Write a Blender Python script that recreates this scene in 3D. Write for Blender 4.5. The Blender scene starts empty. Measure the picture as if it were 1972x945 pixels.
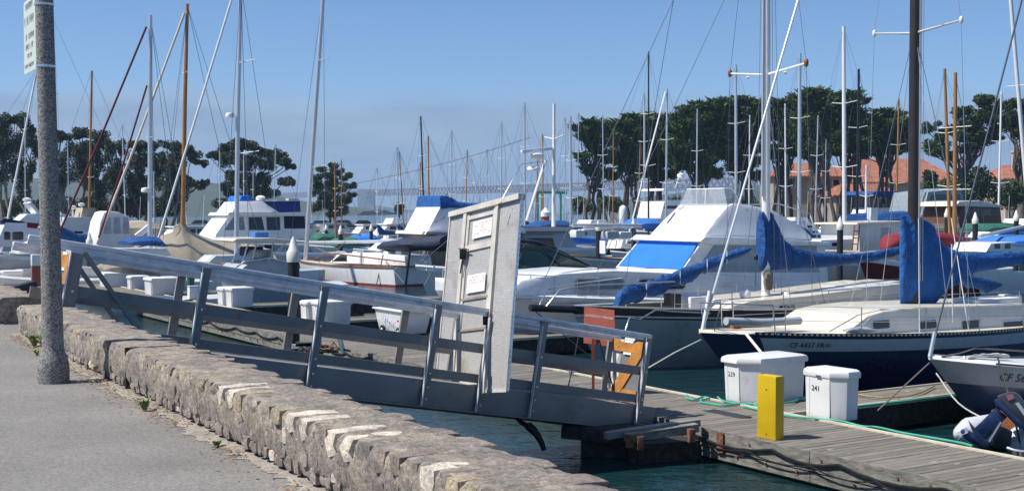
import bpy, bmesh, math, random
from mathutils import Vector as V, Matrix, noise

R = math.radians
random.seed(11)
sc = bpy.context.scene
COL = sc.collection

# ------------------------------------------------------------------ camera
EYE = 3.8                      # metres above the water
F, CX, CY, HY = 2400.0, 986.0, 472.5, 408.0
PITCH = math.atan((CY - HY) / F)
cd = bpy.data.cameras.new('camera')
cd.sensor_width = 36
cd.lens = 36 * F / 1972
cd.clip_end = 30000
cam = bpy.data.objects.new('camera', cd)
COL.objects.link(cam)
cam.location = (0, 0, EYE)
cam.rotation_euler = (R(90) - PITCH, 0, 0)
sc.camera = cam

# ------------------------------------------------------------------ sky
SUN_EL = 55.0
SUN_H = V((-0.975, -0.22, 0)).normalized()
w = bpy.data.worlds.new('World')
sc.world = w
w.use_nodes = True
nt = w.node_tree
nt.nodes.clear()
def wn(t, **k):
    n = nt.nodes.new(t)
    for a, b in k.items(): setattr(n, a, b)
    return n
out = wn('ShaderNodeOutputWorld')
bg = wn('ShaderNodeBackground')
sky = wn('ShaderNodeTexSky', sky_type='NISHITA', sun_disc=False)
sky.sun_elevation = R(SUN_EL)
sky.sun_rotation = math.atan2(SUN_H.x, SUN_H.y)
sky.air_density = 1.0
sky.altitude = 1800
sky.dust_density = 0.0
sky.ozone_density = 8.0
bg.inputs[1].default_value = 0.104
# a bank of low fog lying all round the horizon
tc = wn('ShaderNodeTexCoord')
sep = wn('ShaderNodeSeparateXYZ')
nt.links.new(tc.outputs['Generated'], sep.inputs[0])
mp = wn('ShaderNodeMapping'); mp.inputs['Scale'].default_value = (5, 5, 26)
nt.links.new(tc.outputs['Generated'], mp.inputs[0])
nz = wn('ShaderNodeTexNoise'); nz.inputs['Scale'].default_value = 1.0; nz.inputs['Detail'].default_value = 5
nt.links.new(mp.outputs[0], nz.inputs[0])
ma = wn('ShaderNodeMath', operation='MULTIPLY_ADD'); ma.inputs[1].default_value = 0.05; ma.inputs[2].default_value = -0.025
nt.links.new(nz.outputs[0], ma.inputs[0])
ad = wn('ShaderNodeMath', operation='ADD')
nt.links.new(sep.outputs[2], ad.inputs[0]); nt.links.new(ma.outputs[0], ad.inputs[1])
mr = wn('ShaderNodeMapRange', interpolation_type='SMOOTHSTEP')
mr.inputs[1].default_value = 0.074; mr.inputs[2].default_value = 0.098
mr.inputs[3].default_value = 0.9; mr.inputs[4].default_value = 0.0
nt.links.new(ad.outputs[0], mr.inputs[0])
mx = wn('ShaderNodeMix', data_type='RGBA')
n5 = wn('ShaderNodeTexNoise'); n5.inputs['Scale'].default_value = 2.2; n5.inputs['Detail'].default_value = 6
nt.links.new(mp.outputs[0], n5.inputs[0])
fr5 = wn('ShaderNodeValToRGB'); e5 = fr5.color_ramp.elements
e5[0].position = .35; e5[0].color = (2.2, 3.1, 4.5, 1); e5[1].position = .68; e5[1].color = (3.1, 3.9, 5.2, 1)
nt.links.new(n5.outputs[0], fr5.inputs[0]); nt.links.new(fr5.outputs[0], mx.inputs['B'])
nt.links.new(mr.outputs[0], mx.inputs['Factor'])
nt.links.new(sky.outputs[0], mx.inputs['A'])
nt.links.new(mx.outputs['Result'], bg.inputs[0])
nt.links.new(bg.outputs[0], out.inputs[0])

# ------------------------------------------------------------------ sun
sd = bpy.data.lights.new('sun', 'SUN')
sd.energy = 5.0
sd.angle = R(0.5)
sd.color = (1.0, 0.955, 0.88)
sun = bpy.data.objects.new('sun', sd)
COL.objects.link(sun)
sdir = SUN_H * math.cos(R(SUN_EL)) + V((0, 0, math.sin(R(SUN_EL))))
sun.rotation_euler = sdir.to_track_quat('Z', 'Y').to_euler()
sun.location = (-30, -10, 60)

vs = sc.view_settings
vs.view_transform = 'Standard'
vs.look = 'None'
vs.exposure = 0.30
vs.gamma = 1.0
sc.cycles.max_bounces = 8
sc.cycles.transparent_max_bounces = 16
sc.cycles.volume_bounces = 0

# ------------------------------------------------------------------ picture <-> place
CAM = V((0, 0, EYE))
FWD = V((0, math.cos(PITCH), -math.sin(PITCH)))
UPV = V((0, math.sin(PITCH), math.cos(PITCH)))
def ray(px, py):
    d = V(((px - CX) / F, 0, 0)) + UPV * ((CY - py) / F) + FWD
    return d / d.y
def pt(px, py, d): return CAM + ray(px, py) * d
def gp(px, py, z):
    d = ray(px, py)
    return CAM + d * ((z - EYE) / d.z)
def project(p):
    q = p - CAM
    k = q.dot(FWD)
    return CX + F * q.x / k, CY - F * q.dot(UPV) / k
def zat(py, d): return pt(CX, py, d).z
def at_x(px, d): return (px - CX) / F * d

# dock axes: D runs along the dock towards the right, N across it away from the promenade
p0, p1 = gp(159, 558, .5), gp(1889, 940, .5)
D = (p1 - p0); D.z = 0; D.normalize()
N = V((-D.y, D.x, 0))
if N.y < 0: N = -N
DF = p1.dot(N)          # dock front edge
DB = DF + 1.95          # dock back edge

# ------------------------------------------------------------------ materials
MATS = {}
def mat(name, col, rough=.55, metal=0., var=.12, scale=4., bump=0., bscale=30., bdist=.02, rnd=0., coat=0., trans=0., spec=None, dirt=None, stretch=None):
    if name in MATS: return MATS[name]
    m = bpy.data.materials.new(name); m.use_nodes = True
    t = m.node_tree; b = t.nodes['Principled BSDF']
    b.inputs['Roughness'].default_value = rough
    b.inputs['Metallic'].default_value = metal
    if coat: b.inputs['Coat Weight'].default_value = coat
    if trans: b.inputs['Transmission Weight'].default_value = trans
    if spec is not None: b.inputs['Specular IOR Level'].default_value = spec
    def nd(ty, **k):
        n = t.nodes.new(ty)
        for a, c in k.items(): setattr(n, a, c)
        return n
    tcn = nd('ShaderNodeTexCoord')
    src = tcn.outputs['Object']
    if stretch:
        mpn = nd('ShaderNodeMapping'); mpn.inputs['Scale'].default_value = stretch
        t.links.new(src, mpn.inputs[0]); src = mpn.outputs[0]
    n1 = nd('ShaderNodeTexNoise'); n1.inputs['Scale'].default_value = scale; n1.inputs['Detail'].default_value = 6
    t.links.new(src, n1.inputs[0])
    fac = n1.outputs[0]
    if rnd:
        oi = nd('ShaderNodeObjectInfo')
        mm = nd('ShaderNodeMath', operation='MULTIPLY_ADD'); mm.inputs[1].default_value = rnd; 
        t.links.new(oi.outputs['Random'], mm.inputs[0])
        sub = nd('ShaderNodeMath', operation='SUBTRACT'); sub.inputs[1].default_value = rnd / 2
        t.links.new(fac, sub.inputs[0]); t.links.new(sub.outputs[0], mm.inputs[2]); fac = mm.outputs[0]
    rp = nd('ShaderNodeValToRGB')
    c = V(col[:3])
    e = rp.color_ramp.elements
    e[0].position = .3; e[1].position = .7
    e[0].color = (*(c * (1 - var)), 1); e[1].color = (*[min(1, x) for x in (c * (1 + var))], 1)
    t.links.new(fac, rp.inputs[0])
    colout = rp.outputs[0]
    if dirt:
        dc, amt, dsc = dirt
        n3 = nd('ShaderNodeTexNoise'); n3.inputs['Scale'].default_value = dsc; n3.inputs['Detail'].default_value = 8; n3.inputs['Roughness'].default_value = .7
        t.links.new(src, n3.inputs[0])
        mr3 = nd('ShaderNodeMapRange'); mr3.inputs[1].default_value = .62 - .25 * amt; mr3.inputs[2].default_value = .72
        mr3.inputs[4].default_value = min(1, amt + .2)
        t.links.new(n3.outputs[0], mr3.inputs[0])
        mx3 = nd('ShaderNodeMix', data_type='RGBA'); mx3.inputs['B'].default_value = (*dc, 1)
        t.links.new(mr3.outputs[0], mx3.inputs['Factor']); t.links.new(colout, mx3.inputs['A'])
        colout = mx3.outputs['Result']
    t.links.new(colout, b.inputs['Base Color'])
    if bump:
        n2 = nd('ShaderNodeTexNoise'); n2.inputs['Scale'].default_value = bscale; n2.inputs['Detail'].default_value = 6
        t.links.new(src, n2.inputs[0])
        bp = nd('ShaderNodeBump'); bp.inputs['Strength'].default_value = bump; bp.inputs['Distance'].default_value = bdist
        t.links.new(n2.outputs[0], bp.inputs['Height']); t.links.new(bp.outputs[0], b.inputs['Normal'])
    MATS[name] = m
    return m

gel = lambda n, c, **k: mat(n, c, rough=.3, var=.05, coat=.3, dirt=((c[0] * .6, c[1] * .57, c[2] * .5), .12, 1.3), **k)
WHITE = gel('white gelcoat', (.86, .86, .85))
CREAM = gel('cream gelcoat', (.74, .68, .54))
OFFW = gel('off white paint', (.66, .66, .63))
NAVY = mat('navy gelcoat', (.010, .014, .065), .22, var=.1, coat=.5)
TEALG = mat('grey green hull paint', (.33, .38, .38), .45, var=.14, scale=1.2, dirt=((.08, .1, .1), .3, 2.2))
LGREY = mat('pale grey paint', (.42, .45, .48), .45, var=.08)
BLUEC = mat('blue canvas', (.004, .066, .235), .75, var=.22, scale=3, bump=1., bscale=6, bdist=.09)
BLUEB = mat('bright blue canvas', (.008, .16, .66), .75, var=.07, scale=2, bump=.2, bscale=9)
BLUEF = mat('faded blue canvas', (.04, .17, .5), .85, var=.15, scale=2)
NAVYC = mat('dark navy canvas', (.018, .026, .06), .8, var=.2)
TAN = mat('tan canvas', (.42, .36, .27), .9, var=.12, scale=1.5, bump=.3, bscale=5)
BROWNC = mat('grey brown canvas', (.26, .22, .17), .9, var=.25, scale=3, bump=.6, bscale=6)
WHITEC = mat('white canvas', (.72, .72, .72), .8, var=.06)
REDC = mat('maroon canvas', (.20, .012, .022), .8, var=.15)
GREENC = mat('green canvas', (.02, .12, .085), .8, var=.2)
ALU = mat('silver aluminium mast', (.62, .64, .66), .38, .55, var=.06)
ALUW = mat('white painted mast', (.78, .78, .77), .35, var=.04)
STEEL = mat('stainless steel', (.62, .62, .62), .28, .9, var=.05)
BLACKM = mat('black painted mast', (.014, .013, .015), .4, var=.2)
DKBROWN = mat('dark bronze mast', (.030, .022, .022), .4, var=.2)
WOODM = mat('varnished spruce', (.36, .17, .045), .4, var=.22, scale=3, stretch=(6, 6, .6))
TEAK = mat('teak trim', (.24, .085, .03), .5, var=.25, scale=6)
WIRE = mat('stay wire', (.16, .17, .19), .4, .5, var=.1)
ROPEW = mat('white rope', (.68, .66, .60), .9, var=.15, scale=40)
ROPED = mat('grey rope', (.16, .14, .12), .95, var=.25, scale=30)
HOSEG = mat('green hose', (.07, .42, .30), .5, var=.15)
BLACKR = mat('black rubber', (.012, .012, .013), .6, var=.3)
GLASS = mat('dark window glass', (.012, .016, .018), .06, var=.3, coat=.4)
GLASSG = mat('green tinted glass', (.012, .04, .036), .06, var=.3, coat=.5)
GLASSP = mat('pale window glass', (.20, .24, .26), .08, var=.3, coat=.4)
VINYL = mat('clear vinyl', (.36, .39, .42), .12, var=.2, coat=.4)
GREYP = mat('grey gangway paint', (.235, .228, .218), .5, var=.14, scale=1.6, bump=.1, dirt=((.09, .085, .085), .25, 3.5))
GREYL = mat('worn galvanised rail', (.68, .70, .73), .42, .2, var=.14, scale=6, dirt=((.17, .19, .23), .35, 5))
BEIGEF = mat('beige gate frame paint', (.56, .53, .47), .6, var=.12, dirt=((.25, .17, .1), .25, 6))
ORANGE = mat('orange brown plywood', (.45, .19, .035), .7, var=.25, scale=7, bump=.2, dirt=((.22, .1, .03), .3, 9))
REDS = mat('faded red sign paint', (.37, .092, .06), .7, var=.12, dirt=((.5, .3, .25), .2, 12))
REDP = mat('red post paint', (.28, .06, .03), .6, var=.25)
YELLOW = mat('yellow paint', (.62, .42, .006), .5, var=.07, scale=3, bump=.15, bscale=25, dirt=((.3, .2, .03), .16, 11))
BOXW = mat('white dock box fibreglass', (.74, .74, .73), .4, var=.05, dirt=((.36, .34, .3), .22, 5), coat=.2)
RUST = mat('rusty steel', (.20, .085, .045), .85, var=.5, scale=14, bump=.8, bscale=40, dirt=((.06, .035, .025), .5, 11))
DARKW = mat('wet dark timber', (.035, .03, .026), .75, var=.5, scale=9, bump=.5, dirt=((.09, .09, .06), .4, 9))
PILE = mat('black wrapped pile', (.018, .018, .02), .55, var=.35, scale=5)
PILEC = mat('white pile cap', (.70, .68, .60), .5, var=.08)
CONC = mat('weathered concrete', (.30, .28, .25), .9, var=.2, scale=3, bump=.5, dirt=((.14, .13, .11), .4, 3))
INK = mat('black lettering', (.02, .02, .025), .6)
INKF = mat('faded ink', (.30, .28, .34), .8)
PINKF = mat('faded red print', (.62, .44, .42), .8)
PAPER = mat('white paper', (.78, .77, .75), .8, var=.06, scale=8)
REDPLAS = mat('red plastic', (.45, .02, .02), .45)
GREENP = mat('green paint', (.02, .28, .12), .5)
ORNG = mat('orange lifebuoy', (.65, .1, .02), .6)
PINK = mat('pink sticker', (.7, .25, .3), .6)
OUTB = mat('blue outboard cowling', (.025, .05, .15), .3, var=.25, coat=.4, dirt=((.3, .3, .3), .25, 14))
HYPAL = mat('grey inflatable tube', (.50, .52, .55), .55, var=.08)

# ------------------------------------------------------------------ mesh collecting
BASE = {}
class Fr:
    """boat frame: x aft from the bow, y to the side the camera sees, z up from the water"""
    def __init__(s, o, hd):
        s.o = V((o[0], o[1], o[2] if len(o) > 2 else 0)); s.h = V((hd[0], hd[1], 0)).normalized()
        s.l = V((s.h.y, -s.h.x, 0))
    def __call__(s, p): return s.o + s.h * p[0] + s.l * p[1] + V((0, 0, p[2]))
    def at(s, px, py, y=0.):
        """picture point -> (x, z) on the fore-and-aft plane at lateral offset y"""
        d = ray(px, py)
        k = (s.o.dot(s.l) + y - CAM.dot(s.l)) / d.dot(s.l)
        q = CAM + d * k - s.o
        return q.dot(s.h), q.z
    def p(s, px, py, y=0.):
        x, z = s.at(px, py, y)
        return (x, y, z)

class MB:
    def __init__(s, fr=None): s.v = []; s.f = []; s.fr = fr
    def add(s, pts, faces):
        o = len(s.v)
        s.v += [s.fr(p) if s.fr else V(p) for p in pts]
        s.f += [tuple(i + o for i in f) for f in faces]
        return s
    def hexa(s, a, b):
        s.add(list(a) + list(b), [(0, 1, 2, 3), (7, 6, 5, 4), (0, 4, 5, 1), (1, 5, 6, 2), (2, 6, 7, 3), (3, 7, 4, 0)]); return s
    def box(s, c, sz, rz=0.):
        x, y, z = sz[0] / 2, sz[1] / 2, sz[2] / 2
        cr, sr = math.cos(rz), math.sin(rz)
        q = lambda i, j, k: (c[0] + i * x * cr - j * y * sr, c[1] + i * x * sr + j * y * cr, c[2] + k * z)
        return s.hexa([q(-1, -1, -1), q(1, -1, -1), q(1, 1, -1), q(-1, 1, -1)], [q(-1, -1, 1), q(1, -1, 1), q(1, 1, 1), q(-1, 1, 1)])
    def bar(s, a, b, wd, ht, up=(0, 0, 1)):
        a, b, up = V(a), V(b), V(up)
        d = (b - a).normalized(); sd_ = d.cross(up)
        if sd_.length < 1e-4: sd_ = d.cross(V((1, 0, 0)))
        sd_ = sd_.normalized() * wd / 2; u = sd_.cross(d).normalized() * ht / 2
        return s.hexa([a - sd_ - u, a + sd_ - u, a + sd_ + u, a - sd_ + u], [b - sd_ - u, b + sd_ - u, b + sd_ + u, b - sd_ + u])
    def loft(s, rings, cap=True, closed=True):
        n = len(rings[0]); pts = [p for r_ in rings for p in r_]; fs = []
        for i in range(len(rings) - 1):
            for j in range(n if closed else n - 1):
                k = (j + 1) % n
                fs.append((i * n + j, i * n + k, (i + 1) * n + k, (i + 1) * n + j))
        if cap and closed:
            fs.append(tuple(range(n))[::-1]); m = (len(rings) - 1) * n; fs.append(tuple(range(m, m + n)))
        return s.add(pts, fs)
    def tube(s, pts, r, n=6):
        pts = [V(p) for p in pts]; rs = r if isinstance(r, (list, tuple)) else [r] * len(pts)
        rings = []; prev = None
        for i, p in enumerate(pts):
            d = (pts[min(i + 1, len(pts) - 1)] - pts[max(i - 1, 0)]).normalized()
            if prev is None:
                a = d.cross(V((0, 0, 1)))
                if a.length < .05: a = d.cross(V((0, 1, 0)))
            else: a = prev - d * prev.dot(d)
            a.normalize(); prev = a; b = d.cross(a)
            rr = rs[i]
            rings.append([p + a * (math.cos(t) * rr) + b * (math.sin(t) * rr) for t in [2 * math.pi * j / n for j in range(n)]])
        return s.loft(rings)
    def lathe(s, prof, c, n=16):
        rings = [[(c[0] + r_ * math.cos(2 * math.pi * j / n), c[1] + r_ * math.sin(2 * math.pi * j / n), c[2] + z) for j in range(n)] for r_, z in prof]
        return s.loft(rings)
    def prism(s, a, b):
        n = len(a)
        return s.add(list(a) + list(b), [tuple(range(n))[::-1], tuple(range(n, 2 * n))] + [(i, (i + 1) % n, n + (i + 1) % n, n + i) for i in range(n)])
    def plate(s, poly, th):
        """planar polygon thickened along its own normal"""
        q = [V(p) for p in poly]
        nn = V((0, 0, 0))
        for i in range(len(q)):
            a, b = q[i], q[(i + 1) % len(q)]
            nn += a.cross(b)
        nn = nn.normalized() * th / 2
        return s.prism([p - nn for p in q], [p + nn for p in q])
    def build(s, name, m, parent=None, base=None, smooth=None, bevel=0.):
        me = bpy.data.meshes.new(name)
        if parent is not None: b = BASE[parent.name]
        else: b = V(base) if base is not None else (s.v[0].copy() if s.v else V((0, 0, 0)))
        me.from_pydata([tuple(p - b) for p in s.v], [], s.f)
        bm = bmesh.new(); bm.from_mesh(me)
        if bevel:
            bmesh.ops.recalc_face_normals(bm, faces=bm.faces)
            bmesh.ops.bevel(bm, geom=list(bm.edges), offset=bevel, segments=2, affect='EDGES', profile=.6, clamp_overlap=True)
        bmesh.ops.recalc_face_normals(bm, faces=bm.faces)
        bm.to_mesh(me); bm.free()
        me.materials.append(m)
        if smooth or bevel:
            me.shade_smooth(); me.set_sharp_from_angle(angle=R(smooth or 40))
        o = bpy.data.objects.new(name, me)
        COL.objects.link(o)
        if parent is not None: o.parent = parent
        else: o.location = b
        BASE[o.name] = b
        return o

def tag(o, label, cat, group=None):
    o['label'] = label; o['category'] = cat
    if group: o['group'] = group
    return o
def thing(name, label, cat, loc, group=None):
    o = bpy.data.objects.new(name, None); o.empty_display_size = .2
    COL.objects.link(o); o.location = loc; BASE[o.name] = V(loc)
    return tag(o, label, cat, group)
def kind(o, k): o['kind'] = k; return o
def kids(o): return [c for c in bpy.data.objects if c.parent is o]
def copy_tree(o, parent=None, loc=None, rz=None, label=None):
    c = o.copy(); COL.objects.link(c)
    if parent is not None: c.parent = parent
    if loc is not None: c.location = loc
    if rz is not None: c.rotation_euler = (0, 0, rz)
    if label: c['label'] = label
    for ch in kids(o): copy_tree(ch, c)
    return c
def text(body, org, xa, ya, size, m, parent, name='lettering', align='LEFT', depth=.002):
    cu = bpy.data.curves.new('t', 'FONT'); cu.body = body; cu.size = size; cu.extrude = depth; cu.align_x = align; cu.resolution_u = 2
    ob = bpy.data.objects.new('t', cu); COL.objects.link(ob)
    dg = bpy.context.evaluated_depsgraph_get()
    me = bpy.data.meshes.new_from_object(ob.evaluated_get(dg))
    bpy.data.objects.remove(ob); bpy.data.curves.remove(cu)
    xa, ya = V(xa).normalized(), V(ya).normalized(); za = xa.cross(ya)
    b = BASE[parent.name]
    for v in me.vertices:
        v.co = V(org) + xa * v.co.x + ya * v.co.y + za * v.co.z - b
    me.materials.clear(); me.materials.append(m)
    me.name = name
    o = bpy.data.objects.new(name, me); COL.objects.link(o); o.parent = parent; BASE[o.name] = b
    return o
def smoothpts(pts, k=4):
    """Catmull-Rom through the given points"""
    p = [V(q) for q in pts]; p = [p[0] * 2 - p[1]] + p + [p[-1] * 2 - p[-2]]; o = []
    for i in range(1, len(p) - 2):
        for j in range(k):
            t = j / k; a, b, c, d = p[i - 1:i + 3]
            o.append(.5 * ((2 * b) + (c - a) * t + (2 * a - 5 * b + 4 * c - d) * t * t + (3 * b - a - 3 * c + d) * t ** 3))
    return o + [p[-2]]
def sag(a, b, drop, n=8):
    a, b = V(a), V(b)
    return [a.lerp(b, i / n) - V((0, 0, drop * 4 * (i / n) * (1 - i / n))) for i in range(n + 1)]

# ================================================================== setting
def special(name, build):
    m = bpy.data.materials.new(name); m.use_nodes = True
    t = m.node_tree; b = t.nodes['Principled BSDF']
    def nd(ty, **k):
        n = t.nodes.new(ty)
        for a_, c_ in k.items():
            if hasattr(n, a_): setattr(n, a_, c_)
        return n
    build(t, b, nd)
    return m

def _water(t, b, nd):
    b.inputs['Base Color'].default_value = (.007, .030, .034, 1)
    b.inputs['Roughness'].default_value = .06
    b.inputs['IOR'].default_value = 1.33
    g = nd('ShaderNodeNewGeometry')
    h = None
    for sc_, st, dist in (((1.0, 1.7, 1), 1.6, .05), ((1, 1.5, 1), 5.5, .022)):
        mp_ = nd('ShaderNodeMapping'); mp_.inputs['Scale'].default_value = sc_; mp_.inputs['Rotation'].default_value = (0, 0, .5)
        t.links.new(g.outputs['Position'], mp_.inputs[0])
        n = nd('ShaderNodeTexNoise'); n.inputs['Scale'].default_value = st; n.inputs['Detail'].default_value = 3
        t.links.new(mp_.outputs[0], n.inputs[0])
        bp = nd('ShaderNodeBump'); bp.inputs['Strength'].default_value = 1; bp.inputs['Distance'].default_value = dist
        t.links.new(n.outputs[0], bp.inputs['Height'])
        if h: t.links.new(h.outputs[0], bp.inputs['Normal'])
        h = bp
    t.links.new(h.outputs[0], b.inputs['Normal'])
WATER = special('harbour water', _water)

def _asphalt(t, b, nd):
    b.inputs['Roughness'].default_value = .9
    g = nd('ShaderNodeNewGeometry')
    n1 = nd('ShaderNodeTexNoise'); n1.inputs['Scale'].default_value = 58; n1.inputs['Detail'].default_value = 4; n1.inputs['Roughness'].default_value = .8
    n2 = nd('ShaderNodeTexNoise'); n2.inputs['Scale'].default_value = .8; n2.inputs['Detail'].default_value = 6
    for n in (n1, n2): t.links.new(g.outputs['Position'], n.inputs[0])
    r1 = nd('ShaderNodeValToRGB'); e = r1.color_ramp.elements
    e[0].position = .28; e[0].color = (.11, .107, .103, 1); e[1].position = .74; e[1].color = (.375, .358, .335, 1)
    r2 = nd('ShaderNodeValToRGB'); e = r2.color_ramp.elements
    e[0].position = .35; e[0].color = (.74, .73, .71, 1); e[1].position = .65; e[1].color = (1.02, 1, .98, 1)
    t.links.new(n1.outputs[0], r1.inputs[0]); t.links.new(n2.outputs[0], r2.inputs[0])
    m_ = nd('ShaderNodeMix', data_type='RGBA', blend_type='MULTIPLY'); m_.inputs['Factor'].default_value = 1
    t.links.new(r1.outputs[0], m_.inputs['A']); t.links.new(r2.outputs[0], m_.inputs['B'])
    t.links.new(m_.outputs['Result'], b.inputs['Base Color'])
    bp = nd('ShaderNodeBump'); bp.inputs['Strength'].default_value = .5; bp.inputs['Distance'].default_value = .01
    t.links.new(n1.outputs[0], bp.inputs['Height']); t.links.new(bp.outputs[0], b.inputs['Normal'])
ASPH = special('grey asphalt', _asphalt)

def _aggregate(t, b, nd):
    b.inputs['Roughness'].default_value = .85
    g = nd('ShaderNodeNewGeometry')
    v = nd('ShaderNodeTexVoronoi'); v.inputs['Scale'].default_value = 105
    t.links.new(g.outputs['Position'], v.inputs[0])
    r1 = nd('ShaderNodeValToRGB'); e = r1.color_ramp.elements
    e[0].position = .1; e[0].color = (.085, .085, .087, 1); e[1].position = .9; e[1].color = (.33, .32, .30, 1)
    sp = nd('ShaderNodeSeparateColor'); t.links.new(v.outputs['Color'], sp.inputs[0])
    t.links.new(sp.outputs[0], r1.inputs[0]); t.links.new(r1.outputs[0], b.inputs['Base Color'])
    bp = nd('ShaderNodeBump'); bp.inputs['Strength'].default_value = .4; bp.inputs['Distance'].default_value = .006
    t.links.new(v.outputs['Distance'], bp.inputs['Height']); t.links.new(bp.outputs[0], b.inputs['Normal'])
AGG = special('exposed aggregate concrete', _aggregate)

def stone_mat(name, c0, c1, spk):
    def f(t, b, nd):
        b.inputs['Roughness'].default_value = .88
        g = nd('ShaderNodeNewGeometry'); oi = nd('ShaderNodeObjectInfo')
        n1 = nd('ShaderNodeTexNoise'); n1.inputs['Scale'].default_value = 22; n1.inputs['Detail'].default_value = 8; n1.inputs['Roughness'].default_value = .72
        n2 = nd('ShaderNodeTexNoise'); n2.inputs['Scale'].default_value = 5; n2.inputs['Detail'].default_value = 5
        for n in (n1, n2): t.links.new(g.outputs['Position'], n.inputs[0])
        r0 = nd('ShaderNodeValToRGB'); e = r0.color_ramp.elements
        e[0].color = (*c0, 1); e[1].color = (*c1, 1)
        t.links.new(oi.outputs['Random'], r0.inputs[0])
        r1 = nd('ShaderNodeValToRGB'); e = r1.color_ramp.elements
        e[0].position = .32; e[0].color = (spk, spk, spk * .97, 1); e[1].position = .66; e[1].color = (1.22, 1.2, 1.16, 1)
        t.links.new(n1.outputs[0], r1.inputs[0])
        r2 = nd('ShaderNodeValToRGB'); e = r2.color_ramp.elements
        e[0].position = .36; e[0].color = (.72, .72, .74, 1); e[1].position = .62; e[1].color = (1.1, 1.08, 1.03, 1)
        t.links.new(n2.outputs[0], r2.inputs[0])
        a1 = nd('ShaderNodeMix', data_type='RGBA', blend_type='MULTIPLY'); a1.inputs['Factor'].default_value = 1
        a2 = nd('ShaderNodeMix', data_type='RGBA', blend_type='MULTIPLY'); a2.inputs['Factor'].default_value = 1
        t.links.new(r0.outputs[0], a1.inputs['A']); t.links.new(r1.outputs[0], a1.inputs['B'])
        t.links.new(a1.outputs['Result'], a2.inputs['A']); t.links.new(r2.outputs[0], a2.inputs['B'])
        n4 = nd('ShaderNodeTexNoise'); n4.inputs['Scale'].default_value = 62; n4.inputs['Detail'].default_value = 3; n4.inputs['Roughness'].default_value = .8
        t.links.new(g.outputs['Position'], n4.inputs[0])
        r4 = nd('ShaderNodeValToRGB'); e = r4.color_ramp.elements
        e[0].position = .34; e[0].color = (.62, .62, .62, 1); e[1].position = .66; e[1].color = (1.38, 1.36, 1.32, 1)
        t.links.new(n4.outputs[0], r4.inputs[0])
        a4 = nd('ShaderNodeMix', data_type='RGBA', blend_type='MULTIPLY'); a4.inputs['Factor'].default_value = 1
        t.links.new(a2.outputs['Result'], a4.inputs['A']); t.links.new(r4.outputs[0], a4.inputs['B'])
        t.links.new(a4.outputs['Result'], b.inputs['Base Color'])
        bp = nd('ShaderNodeBump'); bp.inputs['Strength'].default_value = 1.; bp.inputs['Distance'].default_value = .02
        t.links.new(n1.outputs[0], bp.inputs['Height']); t.links.new(bp.outputs[0], b.inputs['Normal'])
    return special(name, f)
ST_GREY = stone_mat('grey wall stone', (.215, .19, .178), (.39, .345, .31), .42)
ST_PURP = stone_mat('mauve wall stone', (.25, .205, .19), (.33, .285, .26), .5)
ST_TAN = stone_mat('tan wall stone', (.36, .30, .22), (.46, .39, .29), .5)
ST_WHITE = stone_mat('pale quartz wall stone', (.60, .56, .50), (.74, .67, .58), .75)
MORTAR = stone_mat('wall mortar', (.36, .32, .28), (.36, .32, .28), .36)
DIRT = mat('sandy dirt', (.29, .262, .225), .95, var=.3, scale=9, bump=.6, bscale=60)

def sheet(name, pts, m, k='structure'):
    b_ = MB(); b_.add(pts, [tuple(range(len(pts)))])
    o = b_.build(name, m, base=(0, 0, 0)); 
    if o.data.polygons[0].normal.z < 0: o.data.flip_normals()
    return kind(o, k)

sheet('water', [(-6000, -60, 0), (6000, -60, 0), (6000, 6500, 0), (-6000, 6500, 0)], WATER)
# wall axes: T along the wall (towards the camera's right), NW across it
T = V((.505, -.863, 0)).normalized(); NW = V((.863, .505, 0)).normalized()
PZ = 2.3                       # promenade level
WF, WB = 2.47, 3.03            # wall front / back
wp = lambda n_, t_, z: NW * n_ + T * t_ + V((0, 0, z))
prom = MB()
q = [(-40, -45), (3.0, -45), (3.0, 30), (-40, 30)]
prom.prism([wp(a_, b_, -1.0) for a_, b_ in q], [wp(a_, b_, PZ) for a_, b_ in q])
kind(prom.build('promenade_pavement', ASPH, base=(0, 0, 0)), 'structure')
# strip of sandy dirt along the foot of the wall
rows = []
tt = -16.3
mb = MB(); prev = None
while tt < 1:
    wd = .05 + .12 * abs(noise.noise(V((tt * .9, 3, 0)))) + .22 * max(0, noise.noise(V((tt * .35, 8, 0)))) + .10 * abs(noise.noise(V((tt * 4, 1, 0)))) + .09 * noise.noise(V((tt * 13, 5, 0))) + .05 * noise.noise(V((tt * 31, 5, 0)))
    r_ = [wp(WF + .05, tt, PZ + .012), wp(WF - wd * .6, tt, PZ + .010), wp(WF - wd, tt, PZ + .004)]
    if prev: mb.add(prev + r_, [(0, 1, 4, 3), (1, 2, 5, 4)])
    prev = r_; tt += .035
kind(mb.build('dirt_verge', DIRT, base=(0, 0, 0), smooth=60), 'structure')
# dry leaves and crumbs lying in it
mb = MB(); rs = random.Random(5)
for i in range(1700):
    t_ = rs.uniform(-16, -2.5); n_ = WF - abs(rs.gauss(.05, .13))
    if noise.noise(V((t_ * .8, 0, 2))) < -.1 and rs.random() < .75: continue
    p = wp(n_, t_, PZ + .016 + rs.random() * .012); a_ = rs.uniform(0, 6.28); L_ = rs.uniform(.008, .022)
    u_ = V((math.cos(a_), math.sin(a_), rs.uniform(-.4, .4))) * L_; v_ = V((-math.sin(a_), math.cos(a_), rs.uniform(-.4, .4))) * L_ * .45
    mb.add([p - u_, p + v_, p + u_, p - v_], [(0, 1, 2, 3)])
lo = kind(mb.build('leaf_litter', mat('dry brown leaves', (.26, .15, .07), .9, var=.4, scale=20), base=(0, 0, 0)), 'stuff')
lo['label'] = 'dry brown leaves scattered along the foot of the stone wall'; lo['category'] = 'leaf litter'

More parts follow.
